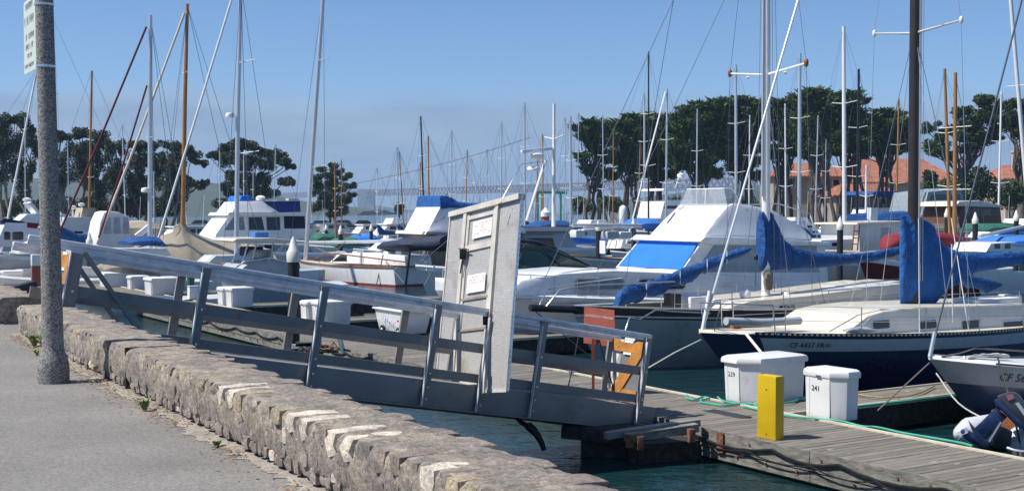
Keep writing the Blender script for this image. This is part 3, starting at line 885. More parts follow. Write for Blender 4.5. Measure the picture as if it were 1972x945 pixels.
def _mesh(t, b, nd):
    b.inputs['Roughness'].default_value = .55; b.inputs['Metallic'].default_value = .1
    g = nd('ShaderNodeNewGeometry')
    n1 = nd('ShaderNodeTexNoise'); n1.inputs['Scale'].default_value = 2.4; n1.inputs['Detail'].default_value = 6
    t.links.new(g.outputs['Position'], n1.inputs[0])
    sx = nd('ShaderNodeSeparateXYZ'); t.links.new(g.outputs['Position'], sx.inputs[0])
    wv = nd('ShaderNodeMath', operation='MULTIPLY'); wv.inputs[1].default_value = 6.2832 / .034
    t.links.new(sx.outputs[2], wv.inputs[0]); sn = nd('ShaderNodeMath', operation='SINE'); t.links.new(wv.outputs[0], sn.inputs[0])
    r0 = nd('ShaderNodeValToRGB'); e = r0.color_ramp.elements
    e[0].position = .26; e[0].color = (.37, .31, .255, 1); e[1].position = .46; e[1].color = (.50, .485, .465, 1)
    t.links.new(n1.outputs[0], r0.inputs[0])
    mr_ = nd('ShaderNodeMapRange'); mr_.inputs[1].default_value = -1; mr_.inputs[2].default_value = 1; mr_.inputs[3].default_value = .88; mr_.inputs[4].default_value = 1.04
    t.links.new(sn.outputs[0], mr_.inputs[0])
    mm = nd('ShaderNodeMix', data_type='RGBA', blend_type='MULTIPLY'); mm.inputs['Factor'].default_value = 1
    t.links.new(r0.outputs[0], mm.inputs['A']); t.links.new(mr_.outputs[0], mm.inputs['B'])
    t.links.new(mm.outputs['Result'], b.inputs['Base Color'])
    v = nd('ShaderNodeTexVoronoi'); v.inputs['Scale'].default_value = 95; t.links.new(g.outputs['Position'], v.inputs[0])
    lt_ = nd('ShaderNodeMath', operation='LESS_THAN'); lt_.inputs[1].default_value = .36; t.links.new(v.outputs['Distance'], lt_.inputs[0])
    tr = nd('ShaderNodeBsdfTransparent'); ms = nd('ShaderNodeMixShader')
    o_ = [x for x in t.nodes if x.type == 'OUTPUT_MATERIAL'][0]
    t.links.new(lt_.outputs[0], ms.inputs[0]); t.links.new(b.outputs[0], ms.inputs[1]); t.links.new(tr.outputs[0], ms.inputs[2]); t.links.new(ms.outputs[0], o_.inputs[0])
PERF = special('perforated beige sheet', _mesh)
def gplate(name, w0, w1, u0, u1, m, parent=None, s0=-.006, s1=.006, u0b=None, u1b=None):
    u0b = u0 if u0b is None else u0b; u1b = u1 if u1b is None else u1b
    m_ = MB(); c4 = lambda s_: [gt(w0, u0, s_), gt(w1, u0b, s_), gt(w1, u1b, s_), gt(w0, u1, s_)]
    m_.hexa(c4(s0), c4(s1)); return m_.build(name, m, parent or gate)
nwing = gplate('near_wing_panel', wN, wd0 - .03, uB, uT - .06, PERF)
fwing = gplate('far_wing_panel', wd1 + .03, wF, uB + .1, uT - .06, PERF)
gplate('edge_strip', wN - .02, wN + .004, uB, uT, STEEL, nwing, -.02, .02)
gplate('edge_strip', wF - .004, wF + .025, uB + .1, uT, BEIGEF, fwing, -.02, .02)
for k_ in range(34):    # scalloped tabs down the outer edge
    u_ = uB + .05 + (uT - uB - .1) * k_ / 33
    gplate('edge_tab', wN - .05, wN - .021, u_, u_ + .045, STEEL, nwing, -.012, .0)
for w_ in (wd0, wd1): gplate('gate_post', w_ - .045, w_ + .045, uB - .03 if w_ == wd0 else uB + .1, uT - .02, BEIGEF, None, -.05, .05)
gplate('header', wN, wF, uT - .055, uT + .03, BEIGEF, None, -.06, .06)
gplate('bottom_bar', wN, wd0 - .05, uB - .02, uB + .03, BEIGEF, nwing, -.02, .02)
door = gplate('door_panel', wd0 + .05, wd1 - .05, uB + .16, uT - .1, PERF)
hD = uT - uB
for u_, th in ((uT - .13, .05), (uT - .60, .075), (uT - 1.42, .03), (uB + .95, .03), (uB + .17, .06)):
    gplate('door_bar', wd0 + .046, wd1 - .046, u_ - th, u_ + th * .2, BEIGEF if th > .04 else BROWNC, door, -.03, .03)
for w_ in (wd0 + .08, wd1 - .08): gplate('door_stile', w_ - .03, w_ + .03, uB + .16, uT - .1, BEIGEF, door, -.028, .028)
# notices on the door (the camera side)
side = -1 if gf((sg - 1, 0, 0)).y < gf((sg, 0, 0)).y else 1
for k_, (xa, ya, xb, yb, lb) in enumerate(((914, 425, 951, 455, 'upper'), (903, 528, 938, 560, 'lower'))):
    ua, ub = solve_u((wd0 + wd1) / 2, yb + 3), solve_u((wd0 + wd1) / 2, ya)
    wa, wb = solve_w(xb, (ua + ub) / 2), solve_w(xa, (ua + ub) / 2)
    nt_ = thing('paper_notice', ('upper faded white notice with pinkish print on the security gate door' if k_ == 0 else 'lower stained white notice on the security gate door'), 'notice', gt(wa, ua, -.04))
    m_ = MB(); c4 = lambda s_: [gt(wa, ua, s_), gt(wb, ua, s_), gt(wb, ub, s_), gt(wa, ub, s_)]
    m_.hexa(c4(-.037), c4(-.033)); m_.build('sheet', PAPER, nt_)
    rs = random.Random(k_); m_ = MB()
    for j in range(5 if k_ == 0 else 3):
        u_ = ub - (ub - ua) * (.2 + .15 * j); x = wb - .06
        while x > wa + .06:
            l_ = rs.uniform(.03, .09)
            if rs.random() < .6: 
                c4 = lambda s_: [gt(max(wa + .03, x - l_), u_, s_), gt(x, u_, s_), gt(x, u_ + .025, s_), gt(max(wa + .03, x - l_), u_ + .025, s_)]
                m_.hexa(c4(-.0385), c4(-.0375))
            x -= l_ + .03
    kind(m_.build('print', PINKF, nt_), 'stuff')
# lock, handle lever and barbed offcuts
lk = MB(); c_ = gt(wd1 - .09, solve_u(wd1, 492), -.08)
lk.box(c_, (.10, .10, .16)); lb_ = lk.build('lock_box', BLACKM, door, bevel=.012)
m_ = MB(); m_.tube([c_ + U2 * .1 + W2 * .14, c_ + U2 * .08 - W2 * .05, c_ + U2 * .05 - W2 * .16], .012, 6); m_.build('lever', RUST, lb_)
m_ = MB(); m_.tube([c_ + U2 * -.1, c_ - U2 * .3 + W2 * .03], .012, 6); m_.build('rod', BLACKM, lb_)
c_ = gt(wd0 + .02, solve_u(wd0, 618), -.07)
m_ = MB(); m_.box(c_, (.08, .08, .13)); pl_ = m_.build('padlock', BLACKM, door, bevel=.012)
m_ = MB(); m_.tube([c_ + V((-.03, 0, .06)), c_ + V((-.03, 0, .13)), c_ + V((.03, 0, .13)), c_ + V((.03, 0, .06))], .01, 6); m_.build('shackle', STEEL, pl_)
for xa, xb, ya, yb in ((838, 856, 428, 418), (952, 966, 398, 390)):
    m_ = MB(); m_.tube([pt(xa + (xb - xa) * i / 6, ya + (yb - ya) * i / 6 + (1.5 if i % 2 else -1.5), project and 18.4) for i in range(7)], .008, 4); m_.build('barbed_wire', RUST, gate)

# ------------------------------------------------------------------ landing float under the gangway foot
lf = thing('landing_float', 'rusty timber and steel float carrying the foot of the gangway', 'float', gp(1210, 860, 0))
m_ = MB(); m_.bar(pt(1166, 838, 18.6), pt(1345, 812, 19.0), .16, .10); m_.build('channel_beam', GREYP, lf)
m_ = MB(); m_.bar(pt(1205, 842, 18.5) , pt(1342, 822, 18.8), .16, .12); m_.build('timber', FASC, lf)
m_ = MB(); a_, b_ = gp(1215, 872, .12), gp(1338, 862, .12)
m_.bar(a_, b_, .5, .34); m_.build('float_block', DARKW, lf)
m_ = MB(); m_.bar(pt(1092, 822, 19.7), pt(1240, 836, 19.4), .9, .20); m_.build('cross_timber', DARKW, lf)
m_ = MB(); m_.bar(pt(1130, 850, 19.9), pt(1300, 860, 19.6), 1.2, .4); m_.build('under_float', DARKW, lf)
for px, py in ((1212, 848), (1232, 852), (1331, 838)):
    m_ = MB(); m_.box(pt(px, py, 18.45), (.10, .1, .2), .3); m_.build('bracket', RUST, lf, bevel=.01)
m_ = MB(); m_.box(dp(DF - .012, gp(1346, 835, DZ).dot(D), .33), (.05, .14, .3), math.atan2(N.y, N.x)); m_.build('corner_plate', RUST, dock)

# ------------------------------------------------------------------ red sign
rp = gp(1143, 757, DZ); rp = rp + V((0, 0, 0)); rd = rp.y
rs_ = thing('warning_sign', 'faded red sign on thin red posts beside the gangway foot', 'sign', rp)
for px in (1143, 1183):
    b_ = V((at_x(px, rd), rd, DZ)); m_ = MB(); m_.box((b_.x, b_.y + .02, (DZ + zat(640, rd)) / 2), (.05, .05, zat(640, rd) - DZ)); m_.build('post', REDP, rs_)
c = [pt(1125, 590, rd + .22), pt(1183, 597, rd - .2), pt(1185, 668, rd - .2), pt(1124, 660, rd + .22)]
m_ = MB(); dn = V((0, .02, 0)); m_.prism(c, [x + dn for x in c]); pn = m_.build('panel', REDS, rs_)
xa = (c[1] - c[0]); ya = (c[0] - c[3])
FADEW = mat('faded white lettering', (.74, .60, .56), .8)
nf = xa.cross(ya).normalized() * .004
text('AUTHORIZED PERSONS', c[0] + xa * .05 - ya * .26 + nf, xa, ya, .058, FADEW, rs_)
text('ONLY', c[0] + xa * .42 - ya * .55 + nf, xa, ya, .07, FADEW, rs_)

# ------------------------------------------------------------------ yellow post
yb = gp(1487, 846, DZ)
yp = thing('yellow_post', 'square yellow painted post standing on the near dock edge', 'post', yb)
ytop = zat(724, yb.y)
m_ = MB(); rz = math.atan2(N.y, N.x) + .12
m_.box((yb.x, yb.y + .12, (DZ + ytop) / 2), (.19, .34, ytop - DZ), rz); m_.build('shaft', YELLOW, yp, bevel=.012)
fcn = V((-math.cos(rz), -math.sin(rz), 0))
for z in (DZ + .07, DZ + .72):
    c_ = V((yb.x, yb.y + .12, z)) + fcn * .095; m_ = MB(); m_.tube([c_, c_ + fcn * .006], .012, 6); m_.build('bolt', RUST, yp)

# ------------------------------------------------------------------ dock boxes
def dock_box(loc, label, num=None, la=.8, lb=1.15, ch=.28, h=.74, grp='white dock boxes', rz=0.):
    """corner box: la along the dock, lb across it; the near corner is cut off"""
    root = thing('dock_box', label, 'dock box', loc, grp)
    B0 = V(loc)
    c_, s_ = math.cos(rz), math.sin(rz)
    d_ = D * c_ + N * s_; n_ = N * c_ - D * s_
    P = lambda a_, b_, z: B0 + d_ * a_ + n_ * b_ + V((0, 0, z))
    out = [(0, 0), (la - ch, 0), (la, ch), (la, lb), (0, lb)]
    def ring(k_, z):
        cx_, cy_ = la / 2, lb / 2
        return [P(cx_ + (x - cx_) * k_, cy_ + (y - cy_) * k_, z) for x, y in out]
    m_ = MB(); m_.loft([ring(.93, 0), ring(.935, .05), ring(.975, h - .12), ring(.975, h - .1)]); m_.build('body', BOXW, root, bevel=.012)
    m_ = MB(); m_.loft([ring(1.03, h - .115), ring(1.05, h - .10), ring(1.05, h - .045), ring(1.02, h - .01), ring(.9, h + .02), ring(.4, h + .035)]); lid = m_.build('lid', BOXW, root, smooth=35)
    m_ = MB(); a0 = P(la * .36, -.012, h - .10); m_.bar(a0, a0 + d_ * .10, .02, .04); m_.build('latch', STEEL, root)
    # raised rib that frames the front panel
    for xx in (la * .12, (la - ch) * .97):
        m_ = MB(); m_.bar(P(xx, lb / 2 * .064, .06), P(xx, lb / 2 * .026, h - .13), .012, .03, up=d_); m_.build('panel_rib', BOXW, root)
    if num:
        text(num, P((la - ch) * .28, lb / 2 * (1 - .957) - .006, h - .34), d_, V((0, 0, 1)), .12, INK, root, 'number')
    return root
b239 = gp(1392, 770, DZ)
dock_box(b239, 'large white dock box numbered 239 behind the yellow post', '239', la=.66, lb=1.35, ch=.28, h=.78)
b241 = gp(1549, 800, DZ)
dock_box(b241, 'white corner dock box numbered 241 right of the yellow post', '241', la=.74, lb=.46, ch=.2, h=.78)

# ================================================================== boats: shared shapes
OCC = []
class Hull:
    def __init__(s, fr, L, B, fb, fs, rake=.8, tr=.7, srake=0., full=2.2, mid=.55, flare=.35, wl=.9):
        s.__dict__.update(locals())
        OCC.append((fr((L / 2, 0, 0)), fr.h, L, B))
    def b(s, t):
        t = max(0., min(1., t))
        k = (1 - (1 - t / s.mid) ** s.full) if t < s.mid else 1 - (1 - s.tr) * ((t - s.mid) / (1 - s.mid)) ** 2
        return s.B / 2 * max(0, k) ** .85
    def zs(s, t): return s.fs + (s.fb - s.fs) * max(0, 1 - t) ** 1.8 - .06 * math.sin(math.pi * t)
    def p(s, t, f, sd=1):
        b = s.b(t); bw = b * (s.wl - s.flare * (1 - t) ** 2)
        z = s.zs(t)
        if f <= 1: y = b + (bw - b) * max(0, f) ** 1.3; z = z * (1 - f)
        else: y = bw * max(0, 1 - (f - 1) * 1.2) ** .7; z = -(f - 1) * .6
        x = t * s.L + s.rake * min(f, 1.3) * (1 - t) ** 4 - s.srake * min(f, 1.2) * t ** 8
        return (x, y * sd, z)
    def band(s, f0, f1, m, name, parent, t0=0., t1=1., off=0., nt=26, nf=4, transom=True, both=True):
        mb = MB(s.fr)
        for sd in ((1, -1) if both else (1,)):
            rows = []
            for i in range(nt + 1):
                t = t0 + (t1 - t0) * (i / nt) ** 1.15
                r_ = []
                for j in range(nf + 1):
                    x, y, z = s.p(t, f0 + (f1 - f0) * j / nf, sd); r_.append((x, y + off * sd, z))
                rows.append(r_)
            mb.loft(rows, cap=False, closed=False)
        if transom and t1 >= 1:
            a = [s.p(1, f0 + (f1 - f0) * j / nf, 1) for j in range(nf + 1)]; b = [s.p(1, f0 + (f1 - f0) * j / nf, -1) for j in range(nf + 1)]
            mb.add(a + b[::-1], [tuple(range(2 * nf + 2))])
        o = mb.build(name, m, parent, smooth=45)
        return o
    def deck(s, m, parent, drop=.03, camber=.06, nt=22, name='deck'):
        mb = MB(s.fr); rows = []
        for i in range(nt + 1):
            t = i / nt; x, y, z = s.p(t, .0); z -= drop; y *= .985
            rows.append([(x, y * k, z + camber * (1 - k * k)) for k in (-1, -.6, -.2, .2, .6, 1)])
        mb.loft(rows, cap=False, closed=False); return mb.build(name, m, parent, smooth=60)
    def rail(s, m, parent, r=.03, up=0., t0=0., t1=1., name='toe_rail', sides=(1, -1), n=18):
        for sd in sides:
            mb = MB(s.fr); q = []
            for i in range(n + 1):
                t = t0 + (t1 - t0) * i / n; x, y, z = s.p(t, 0, sd); q.append((x, y, z + up))
            mb.tube(q, r, 5); mb.build(name, m, parent, smooth=60)

def body(fr, prof, wf, m, name, parent, bevel=.0, smooth=None):
    """side profile [(x, z)] swept across: half width wf(x, z)"""
    mb = MB(fr); n = len(prof)
    a = [(x, wf(x, z), z) for x, z in prof]; b = [(x, -wf(x, z), z) for x, z in prof]
    mb.prism(a, b)
    return mb.build(name, m, parent, bevel=bevel, smooth=smooth)
def pane(fr, pts, wf, m, parent, name='window', off=.006, sides=(1, -1), th=.012):
    r_ = []
    for sd in sides:
        mb = MB(fr)
        mb.prism([(x, sd * (wf(x, z) + off - th), z) for x, z in pts], [(x, sd * (wf(x, z) + off), z) for x, z in pts])
        r_.append(mb.build(name, m, parent))
    return r_
def rrect(x0, z0, x1, z1, r=.05, sk=0.):
    q = []
    for cx_, cz_, a0 in ((x1 - r, z1 - r, 0), (x0 + r, z1 - r, 90), (x0 + r, z0 + r, 180), (x1 - r, z0 + r, 270)):
        for k in range(4):
            a = R(a0 + 30 * k); q.append((cx_ + r * math.cos(a) + sk * (cz_ + r * math.sin(a) - z0), cz_ + r * math.sin(a)))
    return q
def tubepart(fr, pts, r, m, name, parent, n=6):
    mb = MB(fr); mb.tube(pts, r, n); return mb.build(name, m, parent, smooth=60)
def cover(fr, path, m, name, parent, seed=0, n=12, wr=.16):
    """soft fabric tube; path = [(point, half width across, half height)]"""
    rs = random.Random(seed); mb = MB(fr); rings = []
    for i, (p, ry, rz) in enumerate(path):
        p = V(p); ring = []
        for j in range(n):
            a = 2 * math.pi * j / n
            k = 1 + wr * noise.noise(V((i * .9 + seed, math.cos(a) * 1.5, math.sin(a) * 1.5)))
            ring.append(p + V((0, math.cos(a) * ry * k, math.sin(a) * rz * k)))
        rings.append(ring)
    mb.loft(rings); return mb.build(name, m, parent, smooth=70)
def refine(path, k=4):
    out = []
    for i in range(len(path) - 1):
        (p, a, b), (q, c, d) = path[i], path[i + 1]
        for j in range(k):
            t = j / k; out.append((V(p).lerp(V(q), t), a + (c - a) * t, b + (d - b) * t))
    out.append((V(path[-1][0]), path[-1][1], path[-1][2])); return out
def lifeline(fr, hull, parent, t0, t1, n, h=.6, sides=(1, -1), inset=.08):
    for sd in sides:
        tops = []
        for i in range(n + 1):
            t = t0 + (t1 - t0) * i / n; x, y, z = hull.p(t, 0, sd); y -= inset * sd
            tubepart(fr, [(x, y, z - .02), (x, y, z + h)], .013, STEEL, 'stanchion', parent, 5); tops.append((x, y, z))
        for hh in (h, h * .5):
            mb = MB(fr); mb.tube([(x, y, z + hh) for x, y, z in tops], .006, 4); mb.build('lifeline', STEEL, parent)

# ------------------------------------------------------------------ navy sailboat, CF 4437 FR
bow = pt(1346, 640, 25.6)
fa = Fr((bow.x, bow.y), N)
A = thing('sailboat', 'navy blue sailboat numbered CF 4437 FR with tall blue mainsail cover', 'sailboat', fa((5, 0, 0)))
ha = Hull(fa, 11.8, 3.5, bow.z, 1.12, rake=1.25, tr=.55, full=2.0, flare=.55, srake=.8)
ha.band(0, .30, NAVY, 'topsides', A, 0, .09); ha.band(.0, .055, NAVY, 'sheer_band', A, .09)
ha.band(.055, .28, LGREY, 'grey_stripe', A, .09, off=.0); ha.band(.28 , 1.05, NAVY, 'hull', A, .09); ha.band(.30, 1.05, NAVY, 'bow_panel', A, 0, .09)
ha.band(1.05, 1.6, BLACKR, 'underbody', A)
ha.deck(CREAM, A, .02, .1)
# pierced aluminium toe rail
mb = MB(fa)
for sd in (1, -1):
    rows = []
    for i in range(31):
        t = .085 + .915 * i / 30; x, y, z = ha.p(t, 0, sd); rows.append([(x, y + .012 * sd, z - .01), (x, y + .012 * sd, z + .055), (x, y - .012 * sd, z + .055), (x, y - .012 * sd, z - .01)])
    mb.loft(rows)
tr_ = mb.build('toe_rail', BLACKM, A)
for i in range(90):
    t = .09 + .9 * i / 90; x, y, z = ha.p(t, 0, 1); x2, y2, z2 = ha.p(t + .0045, 0, 1)
    mb = MB(fa); mb.prism([(x, y + .010, z + .005), (x2, y2 + .010, z2 + .005), (x2, y2 + .010, z2 + .04), (x, y + .010, z + .04)], [(x, y + .016, z + .005), (x2, y2 + .016, z2 + .005), (x2, y2 + .016, z2 + .04), (x, y + .016, z + .04)])
    mb.build('rail_slot', CREAM, tr_)
# registration
def hull_text(fr, hull, body_, px0, py, size, m, parent, f=.17):
    best = min((abs(project(fr(hull.p(i / 400, f, 1)))[0] - px0), i / 400) for i in range(400))[1]
    a = fr(hull.p(best, f, 1)); b = fr(hull.p(best + .06, f, 1)); up = fr(hull.p(best, f - .08, 1)) - a
    xa = (b - a).normalized(); ya = (up - xa * up.dot(xa)).normalized(); nn = xa.cross(ya)
    if nn.dot(CAM - a) < 0: nn = -nn
    return text(body_, a + nn * .012 - ya * size * .33, xa, ya, size, m, parent, 'registration')
hull_text(fa, ha, 'CF 4437 FR', 1521, 655, .165, INK, A, .165)
hull_text(fa, ha, '00', 1590, 657, .13, mat('dull green decal', (.1, .16, .13), .6), A, .165)
# coach roof
wa = lambda x, z: 1.12 - .10 * (z - 1.2)
pr = [fa.at(1624, 644, 1.12), fa.at(1671, 608, 1.08), fa.at(1700, 599, 1.06), fa.at(1760, 592, 1.05), fa.at(1985, 584, 1.05), fa.at(2060, 600, 1.05), fa.at(2065, 650, 1.1)]
cab_a = body(fa, pr, wa, CREAM, 'cabin', A, bevel=.05)
cs = [fa.at(1676, 612, 1.1), fa.at(2040, 607, 1.1), fa.at(2050, 640, 1.1), fa.at(1645, 639, 1.1)]
pane(fa, cs, wa, OFFW, cab_a, 'cabin_side', .012, (1,), .02)  # greyer near side, the cabin's shade put into the panel colour
for x0, x1 in ((1681, 1710), (1771, 1800), (1852, 1882), (1931, 1990)):
    z0, z1 = fa.at(x0 - 1, 633, 1.1), fa.at(x1 + 1, 615, 1.1)
    fr_ = pane(fa, rrect(z0[0] - .03, z0[1] - .03, z1[0] + .03, z1[1] + .03, .05), wa, STEEL, cab_a, 'window_frame', .022, (1,))
    pane(fa, rrect(z0[0], z0[1], z1[0], z1[1], .04), wa, GLASS, fr_[0], 'pane', .030, (1,))
# teak grab rail with scallops
x0, z0 = fa.at(1694, 603, .85); x1, z1 = fa.at(2000, 598, .85)
gr = tubepart(fa, [(x0, .86, z0 + .075), (x1, .86, z1 + .075)], .022, TEAK, 'grab_rail', A)
for i in range(11):
    x = x0 + (x1 - x0) * i / 10; z = z0 + (z1 - z0) * i / 10
    mb = MB(fa); mb.box((x, .86, z + .03), (.16, .04, .08)); mb.build('rail_foot', TEAK, gr, bevel=.01)
# foredeck hatch and boxes
x, z = fa.at(1585, 620, 0); 
x0, z0 = fa.at(1862, 588, .4); x1, _ = fa.at(1950, 588, .4)
mb = MB(fa); mb.box(((x0 + x1) / 2, .3, z0 + .04), (x1 - x0, .7, .22)); mb.build('deck_locker', WHITEC, A, bevel=.05)
x0, z0 = fa.at(1950, 590, .4); mb = MB(fa); mb.box((x0 + .3, .1, z0 + .12), (.3, .5, .3)); mb.build('winch_box', OFFW, A, bevel=.05)
# teak washboard aft
p_ = [fa.at(1870, 562, -1.2), fa.at(1900, 545, -1.2), fa.at(2000, 555, -1.2), fa.at(2000, 575, -1.2), fa.at(1900, 568, -1.2)]
# mast, dark, with a silver luff track beside it
mx_ = fa.at(1757, 585, 0)[0]
H = 15.5
tubepart(fa, [(mx_, 0, 1.6), (mx_, 0, 6), (mx_, 0, H)], [.125, .122, .10], DKBROWN, 'mast', A, 12)
tubepart(fa, [(mx_ + .175, 0, 1.9), (mx_ + .17, 0, H - .3)], .038, ALU, 'luff_track', A, 6)
zsp = zat(62, fa((mx_, 0, 0)).y)
for sd in (1, -1):
    sp = tubepart(fa, [(mx_, 0, zsp - .03), (mx_ + .05, sd * 1.25, zsp + .12)], [.035, .022], ALU, 'spreader', A)
    mb = MB(fa); mb.lathe([(.01, -.09), (.045, -.05), (.045, .05), (.01, .09)], (mx_ + .05, sd * 1.25, zsp + .12), 8); mb.build('spreader_boot', WHITEC, sp, smooth=50)
    tubepart(fa, [(mx_ + .1, sd * 1.5, 1.2), (mx_ + .05, sd * 1.25, zsp + .12), (mx_, 0, H - .4)], .0085, STEEL, 'shroud', A, 4)
    for dx in (-.55, .55): tubepart(fa, [(mx_ + dx, sd * 1.5, 1.2), (mx_, sd * .05, zsp - .1)], .0075, STEEL, 'shroud', A, 4)
for k in range(3): tubepart(fa, [(mx_ + .02 + .05 * k, .15 + .02 * k, 2.2), (mx_ + .06 * k, .13, H - 1)], .007, ROPEW, 'halyard', A, 4)
# white uprights in front of the cover
for px, y0, y1 in ((1771, 420, 640), (1835, 470, 620)):
    x_, z_ = fa.at(px, y1, 1.45); _, zz = fa.at(px, y0, 1.45)
    tubepart(fa, [(x_, 1.45, z_), (x_, 1.40, zz)], .014, ALUW, 'shroud_sleeve', A, 6)
tubepart(fa, [fa.p(1866, 640, 1.5), fa.p(1832, 420, .9)], .012, ALUW, 'shroud', A, 5)
# furled headsail on its foil
tubepart(fa, [(.12, 0, bow.z + .12), fa.p(1537, 0, 0), (mx_ - .3, 0, H - .3)], .028, ALU, 'furler_foil', A, 6)
tubepart(fa, [(.10, 0, bow.z + .05), fa.p(1367, 560, 0)], .042, ALUW, 'furler_drum', A, 8)
# sail cover: tall front at the mast, swept down to the boom
z_top, z_bot = fa.at(1757, 418, 0)[1], fa.at(1757, 584, 0)[1]
path = [((mx_ - .02, 0, z_top), .15, .02), ((mx_ - .02, 0, z_top - .02), .19, .04)]
mb = MB(fa); rings = []
xs = [(1735, 585, 418), (1750, 586, 415), (1775, 585, 420), (1795, 585, 430), (1803, 584, 455), (1822, 558, 474), (1843, 548, 484), (1860, 528, 487), (1905, 520, 487), (1950, 512, 484), (2010, 508, 482), (2080, 505, 480), (2140, 497, 482)]
xs2 = []
for i in range(len(xs) - 1):
    for k in range(4): xs2.append([xs[i][j] + (xs[i + 1][j] - xs[i][j]) * k / 4 for j in range(3)])
xs2.append(xs[-1])
for i, (px, yb_, yt_) in enumerate(xs2):
    x_, zt_ = fa.at(px, yt_, 0); _, zb_ = fa.at(px, yb_, 0)
    wd = (.02 if i == 0 else .09 if i < 4 else .17 if px < 1800 else .15 if px < 1850 else .13)
    ring = []
    for j in range(16):
        a = 2 * math.pi * j / 16
        k_ = 1 + .22 * noise.noise(V((i * .55, math.sin(a) * 4, math.cos(a)))) 
        ring.append((x_ + .02 * noise.noise(V((i, j, 1))), math.cos(a) * wd * k_, (zt_ + zb_) / 2 + math.sin(a) * (zt_ - zb_) / 2 * (1 + .03 * noise.noise(V((i * .8, a, 4))))))
    rings.append(ring)
mb.loft(rings); BLUE2 = mat('blue sailcloth cover', (.010, .100, .33), .8, var=.18, scale=2.5, bump=1., bscale=4.5, bdist=.09)
sc_ = mb.build('sail_cover', BLUE2, A, smooth=75)
SEAM = mat('dark blue seam', (.006, .045, .16), .85)
for i_ in (23, 29, 33, 37, 41):
    cz_ = sum(q[2] for q in rings[i_]) / 16
    tubepart(fa, [(q[0], q[1] * 1.03, cz_ + (q[2] - cz_) * 1.02) for q in rings[i_] + rings[i_][:1]], .011, SEAM, 'sail_tie', sc_, 4)
tubepart(fa, [(x_ + .0, .17, z_) for x_, z_ in [fa.at(1744 + 3 * math.sin(y / 18), y, .17) for y in range(425, 585, 8)]], .012, mat('dark seam', (.006, .03, .16), .8), 'lacing', sc_, 5)
tubepart(fa, [fa.p(1790, 500, 0), fa.p(2140, 496, 0)], .07, ALU, 'boom', A, 8)
# folded blue bag aft
p_ = [((V(fa.p(x, y, -.6))), .12, h_) for x, y, h_ in ((1842, 530, .10), (1862, 540, .17), (1885, 545, .16), (1900, 550, .19), (1922, 548, .08))]
cover(fa, refine(p_, 3), NAVYC if False else BLUEC, 'furled_staysail', A, 5)
# pulpit and lifelines
pu = [(.05, 0, bow.z + .62), (.35, .35, bow.z + .60), (1.3, .80, bow.z + .56), (1.35, .82, bow.z - .04)]
for sd in (1, -1):
    tubepart(fa, [(x, y * sd, z) for x, y, z in pu], .016, STEEL, 'pulpit_rail', A, 6)
    tubepart(fa, [(.30, .12 * sd, bow.z), (.30, .33 * sd, bow.z + .6)], .014, STEEL, 'pulpit_leg', A, 6)
lifeline(fa, ha, A, .14, 1, 6, .6)
# rolled dinghy tube lashed on the foredeck, anchor, mooring line
tubepart(fa, [fa.p(1398, 618, .5), fa.p(1470, 621, .5), fa.p(1540, 617, .5)], .085, LGREY, 'sail_bag', A, 10)
mb = MB(fa); mb.box((1.0, 0, bow.z + .06), (.22, .12, .2)); mb.build('bollard', TEAK, A, bevel=.02)
tubepart(fa, [fa.p(1437, 643, 1.0), fa.p(1475, 690, 1.7)], .03, ROPEW, 'mooring_line', A, 6)
tubepart(fa, [(.05, 0, bow.z - .15)] + [fa.p(1300, 678, .4), fa.p(1243, 711, .4)], .014, ROPEW, 'mooring_line', A, 5)
p_ = [((V(fa.p(x, 636, 1.25))), .08, h_) for x, h_ in ((1628, .03), (1640, .07), (1668, .07), (1682, .03))]
cover(fa, refine(p_, 2), LGREY, 'fender_bag', A, 8, 8)

for t_ in (.42, .62, .82):
    x, y, z = ha.p(t_, 0, 1)
    tubepart(fa, [(x, y + .10, z - .12), (x, y + .12, z - .2), (x, y + .12, z - .62), (x, y + .10, z - .7)], [.03, .10, .10, .03], WHITEC, 'fender', A, 10) if t_ > .7 else None
# ------------------------------------------------------------------ small navy sailboat at the right edge, CF 5651
bow = pt(1788, 690, 20.4)
fs_ = Fr((bow.x, bow.y), N)
S = thing('sailboat', 'small navy sailboat numbered CF 5651 cut by the right edge', 'sailboat', fs_((3, 0, 0)))
hs = Hull(fs_, 8.2, 2.7, bow.z, .95, rake=1.5, tr=.6, full=1.8, flare=.5)
hs.band(0, .30, mat('mid grey stripe', (.24, .25, .26), .4), 'grey_stripe', S); hs.band(.30, 1.05, mat('slate blue hull', (.022, .032, .075), .3, coat=.3), 'hull', S); hs.band(1.05, 1.6, BLACKR, 'underbody', S)
hs.deck(WHITE, S, .015, .1)
hs.rail(BLACKM, S, .018, .02, .12)
hull_text(fs_, hs, 'CF 5651', 1925, 715, .20, INK, S, .16)
body(fs_, [(3.6, bow.z - .2), (4.0, bow.z + .08), (5.2, bow.z + .2), (5.8, bow.z + .2), (5.9, bow.z - .2)], lambda x, z: .72, WHITE, 'cabin', S, bevel=.05)
tubepart(fs_, [(.03, 0, bow.z + .02), fs_.p(1800, 640, 0)], .032, ALU, 'turnbuckle', S, 8)
tubepart(fs_, [(.03, 0, bow.z + .02), fs_.p(1963, 20, 0), fs_.p(1995, -110, 0)], .017, WIRE, 'forestay', S, 6)
mxs = fs_.p(1995, -110, 0); tubepart(fs_, [(mxs[0] + .1, 0, bow.z), (mxs[0] + .1, 0, mxs[2] + 1)], .07, ALU, 'mast', S, 8)
tubepart(fs_, [(.2, .1, bow.z + .03), fs_.p(1850, 680, .2), fs_.p(1880, 670, .2), fs_.p(1972, 676, .3), fs_.p(2050, 690, .3)], .014, ROPED, 'deck_line', S, 5)
